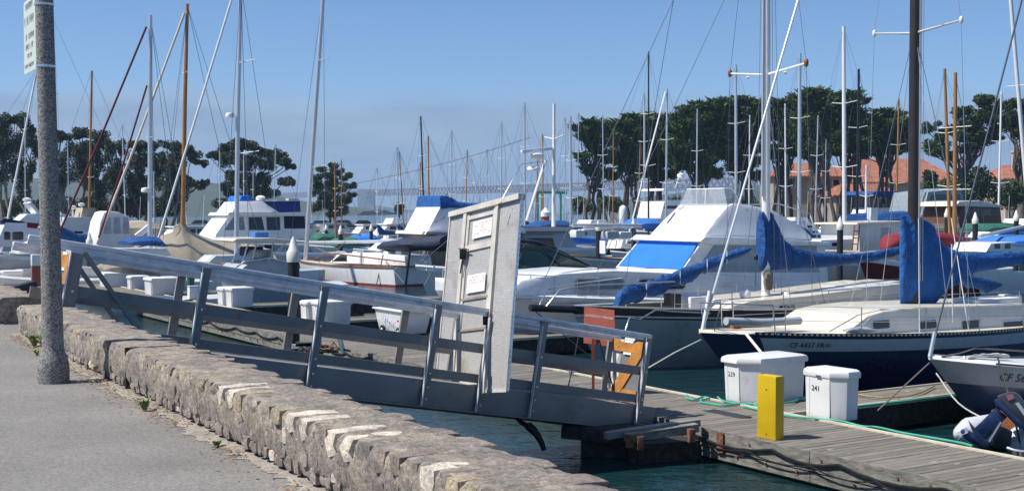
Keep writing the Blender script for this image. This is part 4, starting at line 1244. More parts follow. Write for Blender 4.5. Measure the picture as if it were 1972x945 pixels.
p_ = [(V(fs_.p(x, y, .2)), .06, .03) for x, y in ((1858, 688), (1875, 686), (1895, 684), (1920, 683), (1940, 685))]
cover(fs_, refine(p_, 3), ROPEW, 'coiled_rope', S, 3, 8, .5)
tubepart(fs_, [fs_.p(1790, 698, .1), fs_.p(1690, 790, .2)], .012, ROPED, 'mooring_line', S, 5)
tubepart(fs_, smoothpts([fs_.p(1803, 718, .1), fs_.p(1845, 775, .5), fs_.p(1900, 808, .9), fs_.p(1950, 830, 1.2)]), .012, ROPEW, 'mooring_line', S, 5)
tubepart(fs_, [fs_.p(1922, 690, 1.0), fs_.p(1948, 780, 1.6), fs_.p(1966, 860, 2.0)], .016, BLACKR, 'mooring_line', S, 5)

# ------------------------------------------------------------------ grey green sailboat
bow = pt(1106, 606, 29.6)
fb = Fr((bow.x, bow.y), N)
Bb = thing('sailboat', 'grey green hulled sailboat with blue covered staysail boom and white mast', 'sailboat', fb((5, 0, 0)))
hb = Hull(fb, 12.6, 3.6, bow.z, 1.15, rake=.75, tr=.6, full=1.9, flare=.45)
hb.band(0.05, 1.0, TEALG, 'hull', Bb); hb.band(1.0, 1.6, mat('dark red antifouling', (.05, .018, .018), .8), 'underbody', Bb)
hb.band(-.16, .05, mat('dark brown bulwark', (.032, .026, .022), .5, var=.2), 'bulwark', Bb)
hb.rail(ALU, Bb, .028, .0, 0, 1, 'rub_rail'); hb.rail(ALU, Bb, .022, .22, 0, 1, 'cap_rail')
hb.deck(CREAM, Bb, .05, .12)
tubepart(fb, [(.3, 0, bow.z + .1), (-1.25, 0, bow.z + .22)], .085, BLACKM, 'bowsprit', Bb, 8)
tubepart(fb, [(-1.2, 0, bow.z + .2), (.5, 0, .3)], .014, WIRE, 'bobstay', Bb, 4)
cbp = [fb.at(1395, 600, 1.0), fb.at(1412, 588, 1.0), fb.at(1440, 580, 1.0), fb.at(1560, 568, 1.0), fb.at(1735, 545, 1.0), fb.at(1745, 590, 1.0), fb.at(1400, 606, 1.0)]
wb_ = lambda x, z: 1.05
cb_ = body(fb, cbp, wb_, CREAM, 'cabin', Bb, bevel=.04)
pane(fb, [fb.at(1404, 595, 1.05), fb.at(1730, 566, 1.05), fb.at(1738, 588, 1.05), fb.at(1404, 604, 1.05)], wb_, LGREY, cb_, 'cabin_side', .01, (1,))  # blue grey panel carries the shade of the cream cabin side in its colour
for x0, x1, y in ((1408, 1430, 597), (1500, 1530, 591), (1560, 1590, 588)):
    a, b = fb.at(x0, y + 5, 1.05), fb.at(x1, y - 4, 1.05); pane(fb, rrect(a[0], a[1], b[0], b[1], .05), wb_, GLASS, cb_, 'pane', .022, (1,))
for k in range(8):
    px = 1455 + k * 32; x, z = fb.at(px, 588 - k * 4.0, .9)
    mb = MB(fb); mb.bar((x, .92, z + .05), (x + .36, .92, z + .05), .04, .05); mb.build('grab_rail', TEAK, Bb, bevel=.01)
body(fb, [fb.at(1620, 570, .5), fb.at(1635, 552, .5), fb.at(1730, 540, .5), fb.at(1735, 562, .5)], lambda x, z: .6, CREAM, 'dodger', Bb, bevel=.05)
# mast and rig
mxb = fb.at(1473, 575, 0)[0]; Hb = 16.5
tubepart(fb, [(mxb + .03, 0, 1.4), (mxb, 0, 8), (mxb - .06, 0, Hb)], [.115, .112, .095], ALUW, 'mast', Bb, 12)
tubepart(fb, [(mxb - .14, 0.02, 4.2), (mxb - .14, 0.02, Hb - 4)], .03, ALU, 'mast_track', Bb, 6)
zsp = zat(141, fb((mxb, 0, 0)).y)
for sd in (1, -1):
    sp = tubepart(fb, [(mxb, 0, zsp - .05), (mxb + .02, 1.42 * sd, zsp + .12)], [.035, .025], ALUW, 'spreader', Bb)
    mb = MB(fb); mb.lathe([(.02, -.1), (.055, -.06), (.06, .06), (.02, .12)], (mxb + .02, 1.42 * sd, zsp + .12), 8); mb.build('spreader_boot', TEAK, sp, smooth=50)
    mb = MB(fb); mb.lathe([(.03, -.06), (.05, -.02), (.03, 0)], (mxb, .7 * sd, zsp - .03), 8); mb.build('deck_light', WHITEC, sp, smooth=50)
    tubepart(fb, [(mxb + .1, 1.62 * sd, 1.2), (mxb + .02, 1.42 * sd, zsp + .1), (mxb, 0, Hb - .3)], .0085, WIRE, 'shroud', Bb, 4)
    for dx in (-.6, .65): tubepart(fb, [(mxb + dx, 1.6 * sd, 1.2), (mxb, 0, zsp - .1)], .008, WIRE, 'shroud', Bb, 4)
for sd, dx in ((1, .1), (-1, -.1), (1, .35)): tubepart(fb, [(mxb + dx, .25 * sd, 1.7), (mxb, .1 * sd, Hb - 1)], .008, WIRE, 'halyard', Bb, 4)
tubepart(fb, [(-1.2, 0, bow.z + .25), fb.p(1297, 0, 0), (mxb - .1, 0, Hb - .2)], .009, WIRE, 'forestay', Bb, 4)
tubepart(fb, [(.2, 0, bow.z + .2), fb.p(1395, 0, 0)], .008, WIRE, 'inner_stay', Bb, 4)
tubepart(fb, [fb.p(1413, 232, .2), fb.p(1375, 480, .4)], .028, ALUW, 'spinnaker_pole', Bb, 6) if False else None
# staysail boom in its blue bag
pth = [(V(fb.p(x, y, .05)), .13, h_) for x, y, h_ in ((1184, 592, .04), (1192, 576, .20), (1210, 565, .26), (1232, 562, .24), (1240, 560, .14), (1252, 556, .20), (1275, 548, .22), (1292, 540, .17), (1310, 534, .22), (1332, 526, .20), (1345, 518, .15), (1362, 511, .17), (1385, 502, .14), (1400, 494, .10), (1420, 488, .12), (1436, 481, .09), (1442, 479, .03))]
bag = cover(fb, refine(pth, 3), BLUEC, 'staysail_bag', Bb, 21, 14, .35)
tubepart(fb, [fb.p(1198, 575, .05), fb.p(1207, 528, .05), fb.p(1297, 0, 0)], .010, WIRE, 'staysail_stay', Bb, 4)
tubepart(fb, [fb.p(1440, 480, .1), fb.p(1452, 478, .1), fb.p(1456, 500, .1), fb.p(1455, 560, .1)], .012, ROPED, 'sheet_rope', Bb, 5)
mb = MB(fb); mb.lathe([(.02, -.08), (.05, -.05), (.05, .05), (.02, .08)], fb.p(1456, 496, .1), 8); mb.build('block', BLACKM, Bb, smooth=50)
for px in (1245, 1310, 1362, 1400):
    y = {1245: 558, 1310: 534, 1362: 511, 1400: 494}[px]
    mb = MB(fb); mb.lathe([(.01, -.17), (.015, 0), (.01, .17)], fb.p(px, y, .17), 6); mb.build('sail_tie', WHITEC, bag)
# main sail cover
xs = [(1463, 522, 408), (1470, 523, 405), (1485, 522, 408), (1496, 520, 432), (1510, 519, 462), (1530, 519, 476), (1560, 517, 484), (1600, 514, 488), (1640, 508, 488), (1680, 503, 484), (1710, 496, 478), (1736, 488, 474)]
xs2 = []
for i in range(len(xs) - 1):
    for k in range(4): xs2.append([xs[i][j] + (xs[i + 1][j] - xs[i][j]) * k / 4 for j in range(3)])
xs2.append(xs[-1]); rings = []; mb = MB(fb)
for i, (px, yb_, yt_) in enumerate(xs2):
    x_, zt_ = fb.at(px, yt_, 0); _, zb_ = fb.at(px, yb_, 0); wd = .05 if i == 0 else .16 if px < 1500 else .14
    rings.append([(x_ + .03 * noise.noise(V((i, j, 1))), math.cos(2 * math.pi * j / 14) * wd * (1 + .4 * noise.noise(V((i * .7, j * .6, 0)))), (zt_ + zb_) / 2 + math.sin(2 * math.pi * j / 14) * (zt_ - zb_) / 2 * (1 + .08 * noise.noise(V((i * .6, j * .7, 9))))) for j in range(14)])
mb.loft(rings); sb_ = mb.build('sail_cover', BLUEC, Bb, smooth=75)
for i_ in (18, 24, 29, 33, 37, 41):
    cz_ = sum(q[2] for q in rings[i_]) / 14
    tubepart(fb, [(q[0], q[1] * 1.03, cz_ + (q[2] - cz_) * 1.02) for q in rings[i_] + rings[i_][:1]], .012, SEAM, 'sail_tie', sb_, 4)
tubepart(fb, [fb.p(1490, 505, 0), fb.p(1750, 480, 0)], .06, ALU, 'boom', Bb, 8)
mb = MB(fb); mb.lathe([(.10, 0), (.13, .2), (.12, .45), (.09, .5)], (mxb + .02, .10, 1.75), 10); mb.build('halyard_coils', ROPED, Bb, smooth=60)
# deck fittings: vent cowls, boxes, pulpit
for px, py in ((1435, 575), (1512, 578)):
    x, z = fb.at(px, py, .3); mb = MB(fb); mb.lathe([(.05, -.2), (.05, .0), (.13, .04), (.15, .14), (.10, .22), (.02, .25)], (x, .3, z), 10); mb.build('vent_cowl', WHITEC, Bb, smooth=60)
for px, py, w_, h_ in ((1335, 584, .5, .35), (1390, 586, .35, .25), (1295, 580, .25, .4)):
    x, z = fb.at(px, py, .2); mb = MB(fb); mb.box((x, .2, z), (w_, .4, h_)); mb.build('deck_box', WHITEC if px > 1300 else BLACKM, Bb, bevel=.03)
for sd in (1, -1):
    tubepart(fb, [(-.9, .15 * sd, bow.z + .25), (-.6, .25 * sd, bow.z + .62), (.2, .35 * sd, bow.z + .72), (2.2, 1.05 * sd, bow.z + .78)], .02, STEEL, 'pulpit_rail', Bb, 6)
tubepart(fb, [fb.p(1203, 640, 1.2), fb.p(1212, 612, 1.2), fb.p(1232, 615, 1.2), fb.p(1262, 597, 1.2), fb.p(1300, 600, 1.2), fb.p(1385, 604, 1.3)], .024, STEEL, 'bow_rail', Bb, 6)
lifeline(fb, hb, Bb, .18, 1, 7, .65)
tubepart(fb, [fb.p(1340, 560, 1.3), fb.p(1440, 660, 1.3)], .016, BLACKR, 'boarding_line', Bb, 5) if False else None

# ------------------------------------------------------------------ big white flybridge yacht
bow = pt(838, 558, 33.5)
fc = Fr((bow.x, bow.y), N)
Cc = thing('motor_yacht', 'large white flybridge yacht with bright blue windscreen cover', 'motor yacht', fc((6, 0, 0)))
hc = Hull(fc, 12.9, 4.0, bow.z, 1.25, rake=1.2, tr=.9, full=2.0, flare=.5, mid=.5)
hc.band(0, .10, WHITE, 'gunwale', Cc); hc.band(.10, 1.0, mat('shaded white topsides', (.60, .62, .63), .3, var=.05, coat=.3), 'hull', Cc); hc.band(1.0, 1.6, BLACKR, 'underbody', Cc)  # topsides greyed below the gunwale, the flare's shade put into the colour
hc.deck(WHITE, Cc, .0, .35)
hc.rail(STEEL, Cc, .03, -.12, .02, 1, 'rub_rail')
def wc(x, z): 
    k = max(0, min(1, (x - 1.8) / 3.2)); return max(.05, (1.15 + .55 * k) - .10 * max(0, z - 1.6))
# raised foredeck trunk with long oval windows
pf = [fc.at(985, 574, 1.6), fc.at(1010, 540, 1.3), fc.at(1080, 527, 1.4), fc.at(1178, 521, 1.5), fc.at(1420, 530, 1.6), fc.at(1560, 540, 1.6), fc.at(1560, 600, 1.7), fc.at(1200, 590, 1.7)]
trunk = body(fc, pf, wc, WHITE, 'trunk_cabin', Cc, bevel=.07)
for x0, x1 in ((1117, 1200), (1228, 1318)):
    a, b = fc.at(x0, 559, 1.68), fc.at(x1, 536, 1.68)
    fr_ = pane(fc, rrect(a[0] - .05, a[1] - .04, b[0] + .05, b[1] + .04, .16), wc, LGREY, trunk, 'window_frame', .012, (1,)); pane(fc, rrect(a[0], a[1], b[0], b[1], .14), wc, GLASSP if x0 < 1200 else GLASS, fr_[0], 'pane', .022, (1,))
# saloon house: raked front under the blue cover
y0 = 1.5
ph = [fc.at(1308, 526, y0), fc.at(1354, 464, y0), fc.at(1590, 466, y0), fc.at(1592, 548, y0), fc.at(1306, 540, y0)]
wh_ = lambda x, z: 1.55 - .10 * (z - 2.0)
house = body(fc, ph, wh_, WHITE, 'saloon_house', Cc, bevel=.05)
# cover over the windscreen: front glass, wraps to the near corner
(xa_, za_), (xb_, zb_) = fc.at(1311, 522, y0), fc.at(1352, 466, y0)
nrm = V((-(zb_ - za_), 0, xb_ - xa_)).normalized() * .03
mb = MB(fc)
fx = lambda k, y: (V((xa_ + (xb_ - xa_) * k, y, za_ + (zb_ - za_) * k)) + nrm)
mb.prism([fx(.04, -1.5), fx(.04, 1.5), fx(.97, 1.40), fx(.97, -1.4)], [fx(.04, -1.5) - nrm * .6, fx(.04, 1.5) - nrm * .6, fx(.97, 1.40) - nrm * .6, fx(.97, -1.4) - nrm * .6])
mb.build('windscreen_cover', BLUEB, Cc)
pil = [fc.at(1311, 523, 1.55), fc.at(1354, 466, 1.55), fc.at(1370, 466, 1.55), fc.at(1328, 528, 1.55)]
pane(fc, pil, wh_, WHITE, house, 'pillar', .04, (1, -1), .05)
sw = [fc.at(1338, 524, 1.55), fc.at(1378, 472, 1.55), fc.at(1575, 474, 1.55), fc.at(1578, 524, 1.55)]
pane(fc, sw, wh_, mat('house side glass', (.26, .31, .35), .15, var=.15, coat=.4), house, 'side_window', .012)
# flybridge deck brow
pb = [fc.at(1344, 465, 1.6), fc.at(1356, 455, 1.6), fc.at(1440, 457, 1.7), fc.at(1600, 466, 1.7), fc.at(1600, 474, 1.7), fc.at(1370, 470, 1.7)]
body(fc, pb, lambda x, z: 1.68, WHITE, 'flybridge_deck', Cc, bevel=.04)
# flybridge coaming: bright raked front, shaded side
pk = [fc.at(1352, 458, 1.3), fc.at(1378, 424, 1.25), fc.at(1400, 396, 1.15), fc.at(1412, 391, 1.15), fc.at(1440, 394, 1.2), fc.at(1490, 402, 1.25), fc.at(1550, 436, 1.35), fc.at(1575, 464, 1.4)]
wk = lambda x, z: 1.32 - .14 * (z - 3.0)
fly = body(fc, pk, wk, WHITE, 'flybridge', Cc, bevel=.14)
# wind screen of the flybridge
vk = [fc.at(1400, 396, 1.1), fc.at(1396, 363, 1.0), fc.at(1412, 363, 1.0), fc.at(1428, 394, 1.1)]
def _acr(t, b, nd):
    b.inputs['Base Color'].default_value = (.55, .6, .66, 1); b.inputs['Roughness'].default_value = .12
    tr = nd('ShaderNodeBsdfTransparent'); ms = nd('ShaderNodeMixShader'); ms.inputs[0].default_value = .3
    o_ = [x for x in t.nodes if x.type == 'OUTPUT_MATERIAL'][0]
    t.links.new(tr.outputs[0], ms.inputs[1]); t.links.new(b.outputs[0], ms.inputs[2]); t.links.new(ms.outputs[0], o_.inputs[0])
ACR = special('clear acrylic screen', _acr)
mb = MB(fc)
v4 = [(vk[0][0], -1.12, vk[0][1]), (vk[0][0], 1.12, vk[0][1]), (vk[1][0], .95, vk[1][1]), (vk[1][0], -.75, vk[1][1])]
mb.plate(v4, .012); ws_ = mb.build('windscreen', ACR, Cc)
pane(fc, vk, lambda x, z: 1.12 - .3 * (z - vk[0][1]), ACR, Cc, 'windscreen_side', .0)
for a, b in (((vk[1][0], .95, vk[1][1]), (vk[1][0], -.75, vk[1][1])), ((vk[1][0], .95, vk[1][1]), (vk[2][0], .95, vk[2][1])), ((vk[2][0], .95, vk[2][1]), (vk[3][0], 1.1, vk[3][1])), ((vk[0][0], .1, vk[0][1]), (vk[1][0], .12, vk[1][1]))):
    tubepart(fc, [a, b], .018, ALUW, 'screen_frame', ws_, 5)
x, z = fc.at(1318, 400, -.9); mb = MB(fc); mb.lathe([(.02, -.1), (.14, -.06), (.16, 0), (.1, .08), (.02, .1)], (x - .1, -.9, z), 10); mb.build('horn', CREAM, Cc, smooth=60)
x, z = fc.at(1400, 372, 0); tubepart(fc, [fc.p(1300, 410, 1.2), fc.p(1285, 430, 1.3)], .03, STEEL, 'hand_grip', Cc)
for px, py in ((1425, 400), (1540, 415)): pass
tubepart(fc, [fc.p(1425, 394, 1.1), fc.p(1500, 392, 1.1), fc.p(1560, 412, 1.1), fc.p(1575, 460, 1.3)], .018, STEEL, 'fly_rail', Cc, 5)
for px in (1435, 1475): mb = MB(fc); mb.lathe([(.01, -.04), (.05, -.03), (.05, .03), (.01, .04)], (fc.at(px, 405, 1.4)[0], 1.45, fc.at(px, 405, 1.4)[1]), 8); mb.build('side_light', STEEL, Cc)
a, b = fc.at(1395, 553, 1.72), fc.at(1412, 543, 1.72); pane(fc, rrect(a[0], a[1], b[0], b[1], .05), lambda x, z: wc(x, z) , OFFW, trunk, 'hatch', .03, (1,))
# bow rail
rp_ = [fc.p(1080, 526, 1.2), fc.p(1120, 520, 1.3), fc.p(1160, 517, 1.4), fc.p(1265, 517, 1.5)]
tubepart(fc, rp_, .014, STEEL, 'deck_rail', Cc, 5)
for sd in (1, -1):
    q = [];
    for i in range(7):
        t = .03 + .05 * i; x, y, z = hc.p(t, 0, sd); q.append((x, y * .9, z + .55)); tubepart(fc, [(x, y * .9, z), (x, y * .9, z + .55)], .014, STEEL, 'rail_stanchion', Cc, 5)
    tubepart(fc, q, .016, STEEL, 'bow_rail', Cc, 5)

# ------------------------------------------------------------------ boats of the middle distance
def motor(o, hd, L, B, fb, fs, label, hullm=None, cat='motor boat', **k):
    fr = Fr(o, hd); root = thing('motor_boat', label, cat, fr((L / 2, 0, 0)))
    h = Hull(fr, L, B, fb, fs, **{**dict(rake=.7, tr=.85, flare=.4, full=2), **k})
    h.band(0, .1, WHITE, 'gunwale', root); h.band(.1, 1.0, hullm or OFFW, 'hull', root); h.band(1.0, 1.5, BLACKR, 'underbody', root); h.deck(OFFW, root, .02, .1)
    return fr, root, h
# express cruiser whose tinted windscreen shows right of the gate
o = pt(880, 600, 39.5)
fr, X, h = motor((o.x, o.y), N, 9.5, 3.3, 1.7, 1.2, 'white express cruiser with dark green tinted windscreen right of the gate')
body(fr, [fr.at(960, 545, 1.3), fr.at(985, 522, 1.3), fr.at(1150, 515, 1.3), fr.at(1180, 560, 1.3)], lambda x, z: 1.35, WHITE, 'cabin_top', X, bevel=.06)
wv = lambda x, z: 1.3 - .25 * (z - 2.0)
scr = [fr.at(985, 520, 1.2), fr.at(1000, 470, 1.1), fr.at(1060, 476, 1.1), fr.at(1136, 514, 1.2)]
body(fr, scr, wv, GLASSG, 'windscreen', X, bevel=.02)
for a, b in (((990, 478), (1062, 474)), ((1062, 474), (1136, 512)), ((1045, 478), (1080, 512)), ((1000, 500), (1010, 472))):
    tubepart(fr, [fr.p(*a, 1.28), fr.p(*b, 1.28)], .025, BLACKM, 'screen_frame', X, 5)
tubepart(fr, [fr.p(1000, 463, .8), fr.p(1030, 466, .8), fr.p(1070, 478, .8)], .06, NAVYC, 'folded_top', X, 8)

# trawler with a blue covered flybridge and radar arch
o = pt(735, 560, 72)
fr, Dd, h = motor((o.x, o.y), N, 14.5, 4.4, 2.2, 1.6, 'white trawler with blue flybridge cover and radar arch behind the gate', cat='trawler')
y0 = 1.6
wd_ = lambda x, z: 1.75 - .08 * (z - 2)
hs_ = body(fr, [fr.at(815, 520, y0), fr.at(828, 446, y0), fr.at(1005, 446, y0), fr.at(1010, 520, y0)], wd_, mat('tan varnished wheelhouse', (.22, .15, .11), .4, var=.2), 'wheelhouse', Dd, bevel=.05)
for x0, x1 in ((834, 848), (852, 872), (880, 930)):
    pane(fr, [fr.at(x0, 480, 1.7), fr.at(x0, 455, 1.7), fr.at(x1, 455, 1.7), fr.at(x1, 480, 1.7)], wd_, GLASS, hs_, 'window', .012)
body(fr, [fr.at(818, 451, 1.8), fr.at(820, 445, 1.8), fr.at(1010, 443, 1.8), fr.at(1010, 449, 1.8)], lambda x, z: 1.95, WHITE, 'brow', Dd)
tubepart(fr, [fr.p(820, 449, 1.98), fr.p(1005, 447, 1.98)], .03, TEAK, 'brow_trim', Dd, 5)
wf2 = lambda x, z: 1.5
# flybridge: bright raked front corner, greyer side
body(fr, [fr.at(823, 446, 1.5), fr.at(848, 398, 1.5), fr.at(1000, 400, 1.5), fr.at(1000, 446, 1.5)], wf2, WHITE, 'flybridge', Dd, bevel=.05)
pv = [(846, 402, 378), (852, 402, 376), (862, 400, 378), (872, 400, 382), (880, 400, 388), (900, 400, 390), (940, 402, 391), (1000, 404, 392)]
rings = []; mb = MB(fr)
for i, (px, yb_, yt_) in enumerate(pv):
    x_, zt_ = fr.at(px, yt_, 1.4); _, zb_ = fr.at(px, yb_, 1.4)
    rings.append([(x_, 1.56, zb_), (x_ + .02, 1.5, (zt_ + zb_) / 2), (x_ + .05, 1.36, zt_), (x_ + .05, -1.36, zt_ + .02), (x_, -1.56, zb_)])
mb.loft(rings); mb.build('flybridge_cover', BLUE2, Dd, smooth=50)
# aft cabin with red lines
wa2 = lambda x, z: 1.6
ac = body(fr, [fr.at(1000, 446, 1.6), fr.at(1095, 446, 1.6), fr.at(1125, 500, 1.6), fr.at(1000, 510, 1.6)], wa2, LGREY, 'aft_cabin', Dd, bevel=.03)
body(fr, [fr.at(1000, 438, 1.7), fr.at(1104, 438, 1.7), fr.at(1108, 446, 1.7), fr.at(1000, 446, 1.7)], lambda x, z: 1.75, OFFW, 'aft_roof', Dd)
for y in (437, 446, 451): tubepart(fr, [fr.p(1000, y, 1.78), fr.p(1104 if y < 449 else 1068, y, 1.78)], .025, TEAK, 'red_trim', Dd, 5)
pane(fr, [fr.at(1003, 478, 1.6), fr.at(1003, 458, 1.6), fr.at(1064, 458, 1.6), fr.at(1070, 478, 1.6)], wa2, GLASS, ac, 'window', .012)
# arch with radars
for sd in (.9, -.9):
    tubepart(fr, [fr.p(968, 382, sd), fr.p(1004, 316, sd), fr.p(1054, 310, sd)], .035, STEEL, 'arch_tube', Dd)
    tubepart(fr, [fr.p(1050, 310, sd), fr.p(1014, 425, sd)], .085 if sd > 0 else .04, ALUW, 'arch_leg', Dd)
x, z = fr.at(1033, 300, 0)
mb = MB(fr); mb.lathe([(.15, -.3), (.33, -.15), (.45, 0), (.45, .09), (.3, .15), (.12, .18), (.12, .33)], (x, 0, z), 14); rb = mb.build('radar_pedestal', WHITE, Dd, smooth=50)
xa2, za2 = fr.at(1004, 292, 0); xb2, zb2 = fr.at(1063, 286, 0)
mb = MB(fr); mb.bar((xa2, 0, za2), (xb2, 0, zb2), .22, .2); mb.build('radar_scanner', WHITE, rb, bevel=.04)
x, z = fr.at(1028, 324, 0); mb = MB(fr); mb.lathe([(.07, -.15), (.4, -.12), (.42, 0), (.33, .12), (.07, .15)], (x, 0, z), 14); mb.build('radar_dome', WHITE, Dd, smooth=50)
tubepart(fr, [fr.p(1066, 440, 0), fr.p(1067, 200, 0)], [.13, .09], ALUW, 'signal_mast', Dd, 8)
for sd in (1, -1): tubepart(fr, [(fr.at(1067, 268, 0)[0], 0, fr.at(1067, 268, 0)[1]), (fr.at(1067, 268, 0)[0] + .0, 1.1 * sd, fr.at(1067, 262, 0)[1])], .035, ALUW, 'yard', Dd)
mb = MB(fr); x, z = fr.at(910, 418, 1.5); mb.lathe([(.02, -.5), (.03, -.05), (.14, 0), (.16, .05), (.02, .1)], (x, 1.6, z), 10); mb.build('antenna_dome', WHITE, Dd, smooth=50)

# white double ended motor sailer with teak rail
eA, eB = gp(578, 538, 0), gp(782, 553, 0)
fr = Fr((eA.x - (eB - eA).x * .05, eA.y - (eB - eA).y * .05 + 1.3), (eB - eA))
Le = (eB - eA).length * 1.08
E = thing('sailboat', 'white hulled ketch with brown teak rail and dark navy boom awning', 'sailboat', fr((Le / 2, 0, 0)))
h = Hull(fr, Le, 2.7, zat(503, eA.y), zat(516, eB.y), rake=.3, tr=.82, flare=.35)
h.band(0, .9, WHITE, 'hull', E); h.band(.9, 1.0, mat('red boot stripe', (.30, .03, .03), .5), 'boot_stripe', E); h.band(1.0, 1.5, BLACKR, 'underbody', E); h.deck(CREAM, E)
h.rail(TEAK, E, .05, .01)
mb = MB(fr); x, z = fr.at(622, 531, 1.3); q_ = h.p(.22, .5, 1); mb.tube([(q_[0], q_[1] - .02, q_[2]), (q_[0], q_[1] + .03, q_[2])], .11, 12); mb.build('hawse_pipe', STEEL, E, smooth=40)
ce = body(fr, [fr.at(635, 505, .8), fr.at(655, 488, .8), fr.at(700, 486, .8), fr.at(780, 492, .8), fr.at(783, 512, .8)], lambda x, z: .85, WHITE, 'cabin', E, bevel=.04)
pane(fr, [fr.at(640, 503, .85), fr.at(655, 491, .85), fr.at(668, 491, .85), fr.at(668, 503, .85)], lambda x, z: .85, GLASS, ce, 'window', .012)
tubepart(fr, [fr.p(605, 498, 1.2), fr.p(625, 487, 1.2), fr.p(660, 490, 1.2), fr.p(785, 505, 1.2)], .035, TEAK, 'hand_rail', E, 5)
for px in (615, 640, 668, 700, 730, 760): tubepart(fr, [fr.p(px, 506, 1.2), fr.p(px, 491 + (px - 640) * .09, 1.2)], .018, TEAK if px < 650 else STEEL, 'rail_post', E, 4)
tubepart(fr, [fr.p(588, 505, 0), fr.p(605, 250, 0), fr.p(626, -60, 0)], [.125, .12, .1], ALU, 'mast', E, 10)
for a, b in (((603, 322), (630, 318)), ((614, 116), (633, 112))): tubepart(fr, [fr.p(*a, 0), fr.p(*b, 1.2)], .03, ALU, 'spreader', E)
tubepart(fr, [fr.p(597, 467, 0), fr.p(770, 464, 0)], .09, ALU, 'boom', E, 8)
pth = [(V(fr.p(x, y, .2)), r_, h_) for x, y, r_, h_ in ((728, 476, .1, .1), (745, 474, .45, .25), (785, 471, .75, .32), (820, 470, .8, .36), (850, 468, .75, .4), (868, 466, .7, .35))]
cover(fr, refine(pth, 3), NAVYC, 'boom_awning', E, 2, 12, .15)
tubepart(fr, [fr.p(790, 480, .7), fr.p(781, 552, .9)], .06, BLACKM, 'awning_post', E, 6)
for a, b, r_ in (((738, 490), (725, 548), .03), ((745, 505), (778, 545), .03), ((875, 452), (800, 515), .025), ((812, 500), (840, 520), .025)): tubepart(fr, [fr.p(*a, 1.0), fr.p(*b, 1.3)], r_, ROPED, 'rope', E, 4)
for px in (655, 690, 750, 775): 
    x, z = fr.at(px, 494, .3); mb = MB(fr); mb.box((x, .3, z + .12), (.4, .5, .35)); mb.build('deck_gear', WHITEC, E, bevel=.04)
for a, b in (((605, 475), (650, 495)), ((640, 492), (665, 465))): tubepart(fr, [fr.p(*a, .6), fr.p(*b, .6)], .03, ROPED, 'strut', E, 4)
for dx in (-3, 3): tubepart(fr, [fr.p(623, -20, 0), fr.p(590 + dx * 12, 500, 1.1 * (1 if dx > 0 else -1))], .012, WIRE, 'shroud', E, 4)
# davit / stern rail of the boat behind, seen right of it
o = pt(800, 560, 53)
fr, Q, h = motor((o.x, o.y), N, 8, 3, 1.5, 1.2, 'grey white boat with tubular stern frame between ketch and gate')
for a, b in (((820, 515), (835, 548)), ((812, 520), (840, 522)), ((838, 510), (818, 548)), ((866, 502), (858, 560))): tubepart(fr, [fr.p(*a, 1.2), fr.p(*b, 1.2)], .03, STEEL, 'frame_tube', Q, 5)

# cruiser with white flybridge and dark blue enclosure
o = pt(382, 500, 74)
fr, Fc, h = motor((o.x, o.y), N, 9.2, 3.6, 1.7, 1.2, 'white cabin cruiser with dark blue aft enclosure and blue bridge top')
y0 = 1.4; wfc = lambda x, z: 1.55 - .1 * (z - 2)
hs_ = body(fr, [fr.at(415, 450, y0), fr.at(442, 414, y0), fr.at(588, 414, y0), fr.at(592, 460, y0), fr.at(412, 462, y0)], wfc, WHITE, 'cabin', Fc, bevel=.04)
for pts in (((432, 443), (450, 418), (470, 418), (472, 443)), ((480, 443), (480, 418), (505, 418), (510, 443)), ((514, 443), (514, 418), (540, 418), (540, 443))):
    pane(fr, [fr.at(a, b, 1.5) for a, b in pts], wfc, GLASSP if pts[0][0] < 450 else GLASS, hs_, 'window', .012)
pane(fr, [fr.at(548, 440, 1.5), fr.at(548, 416, 1.5), fr.at(588, 416, 1.5), fr.at(588, 440, 1.5)], wfc, NAVYC, hs_, 'side_curtain', .014)
body(fr, [fr.at(436, 415, 1.6), fr.at(440, 409, 1.6), fr.at(590, 409, 1.6), fr.at(590, 416, 1.6)], lambda x, z: 1.75, WHITE, 'brow', Fc)
body(fr, [fr.at(444, 409, 1.2), fr.at(458, 388, 1.2), fr.at(505, 387, 1.2), fr.at(536, 409, 1.2)], lambda x, z: 1.45 - .3 * (z - 3.7), WHITE, 'flybridge', Fc, bevel=.05)
body(fr, [fr.at(508, 388, 1.2), fr.at(575, 387, 1.2), fr.at(576, 408, 1.2), fr.at(538, 409, 1.2)], lambda x, z: 1.42, mat('deep blue canvas', (.008, .03, .17), .8, var=.15), 'bridge_enclosure', Fc)
body(fr, [fr.at(460, 388, 1), fr.at(464, 377, 1), fr.at(480, 376, 1), fr.at(490, 386, 1)], lambda x, z: 1.1, BLUEB, 'bridge_cover', Fc, bevel=.05)
x, z = fr.at(502, 382, .6); mb = MB(fr); mb.lathe([(.05, -.15), (.28, -.1), (.3, .05), (.2, .15), (.02, .18)], (x, .6, z), 12); mb.build('radar_dome', WHITE, Fc, smooth=50)
mb = MB(fr); mb.bar(fr.p(553, 384, .5), fr.p(573, 384, .5), .5, .12); mb.build('liferaft_case', CREAM, Fc)

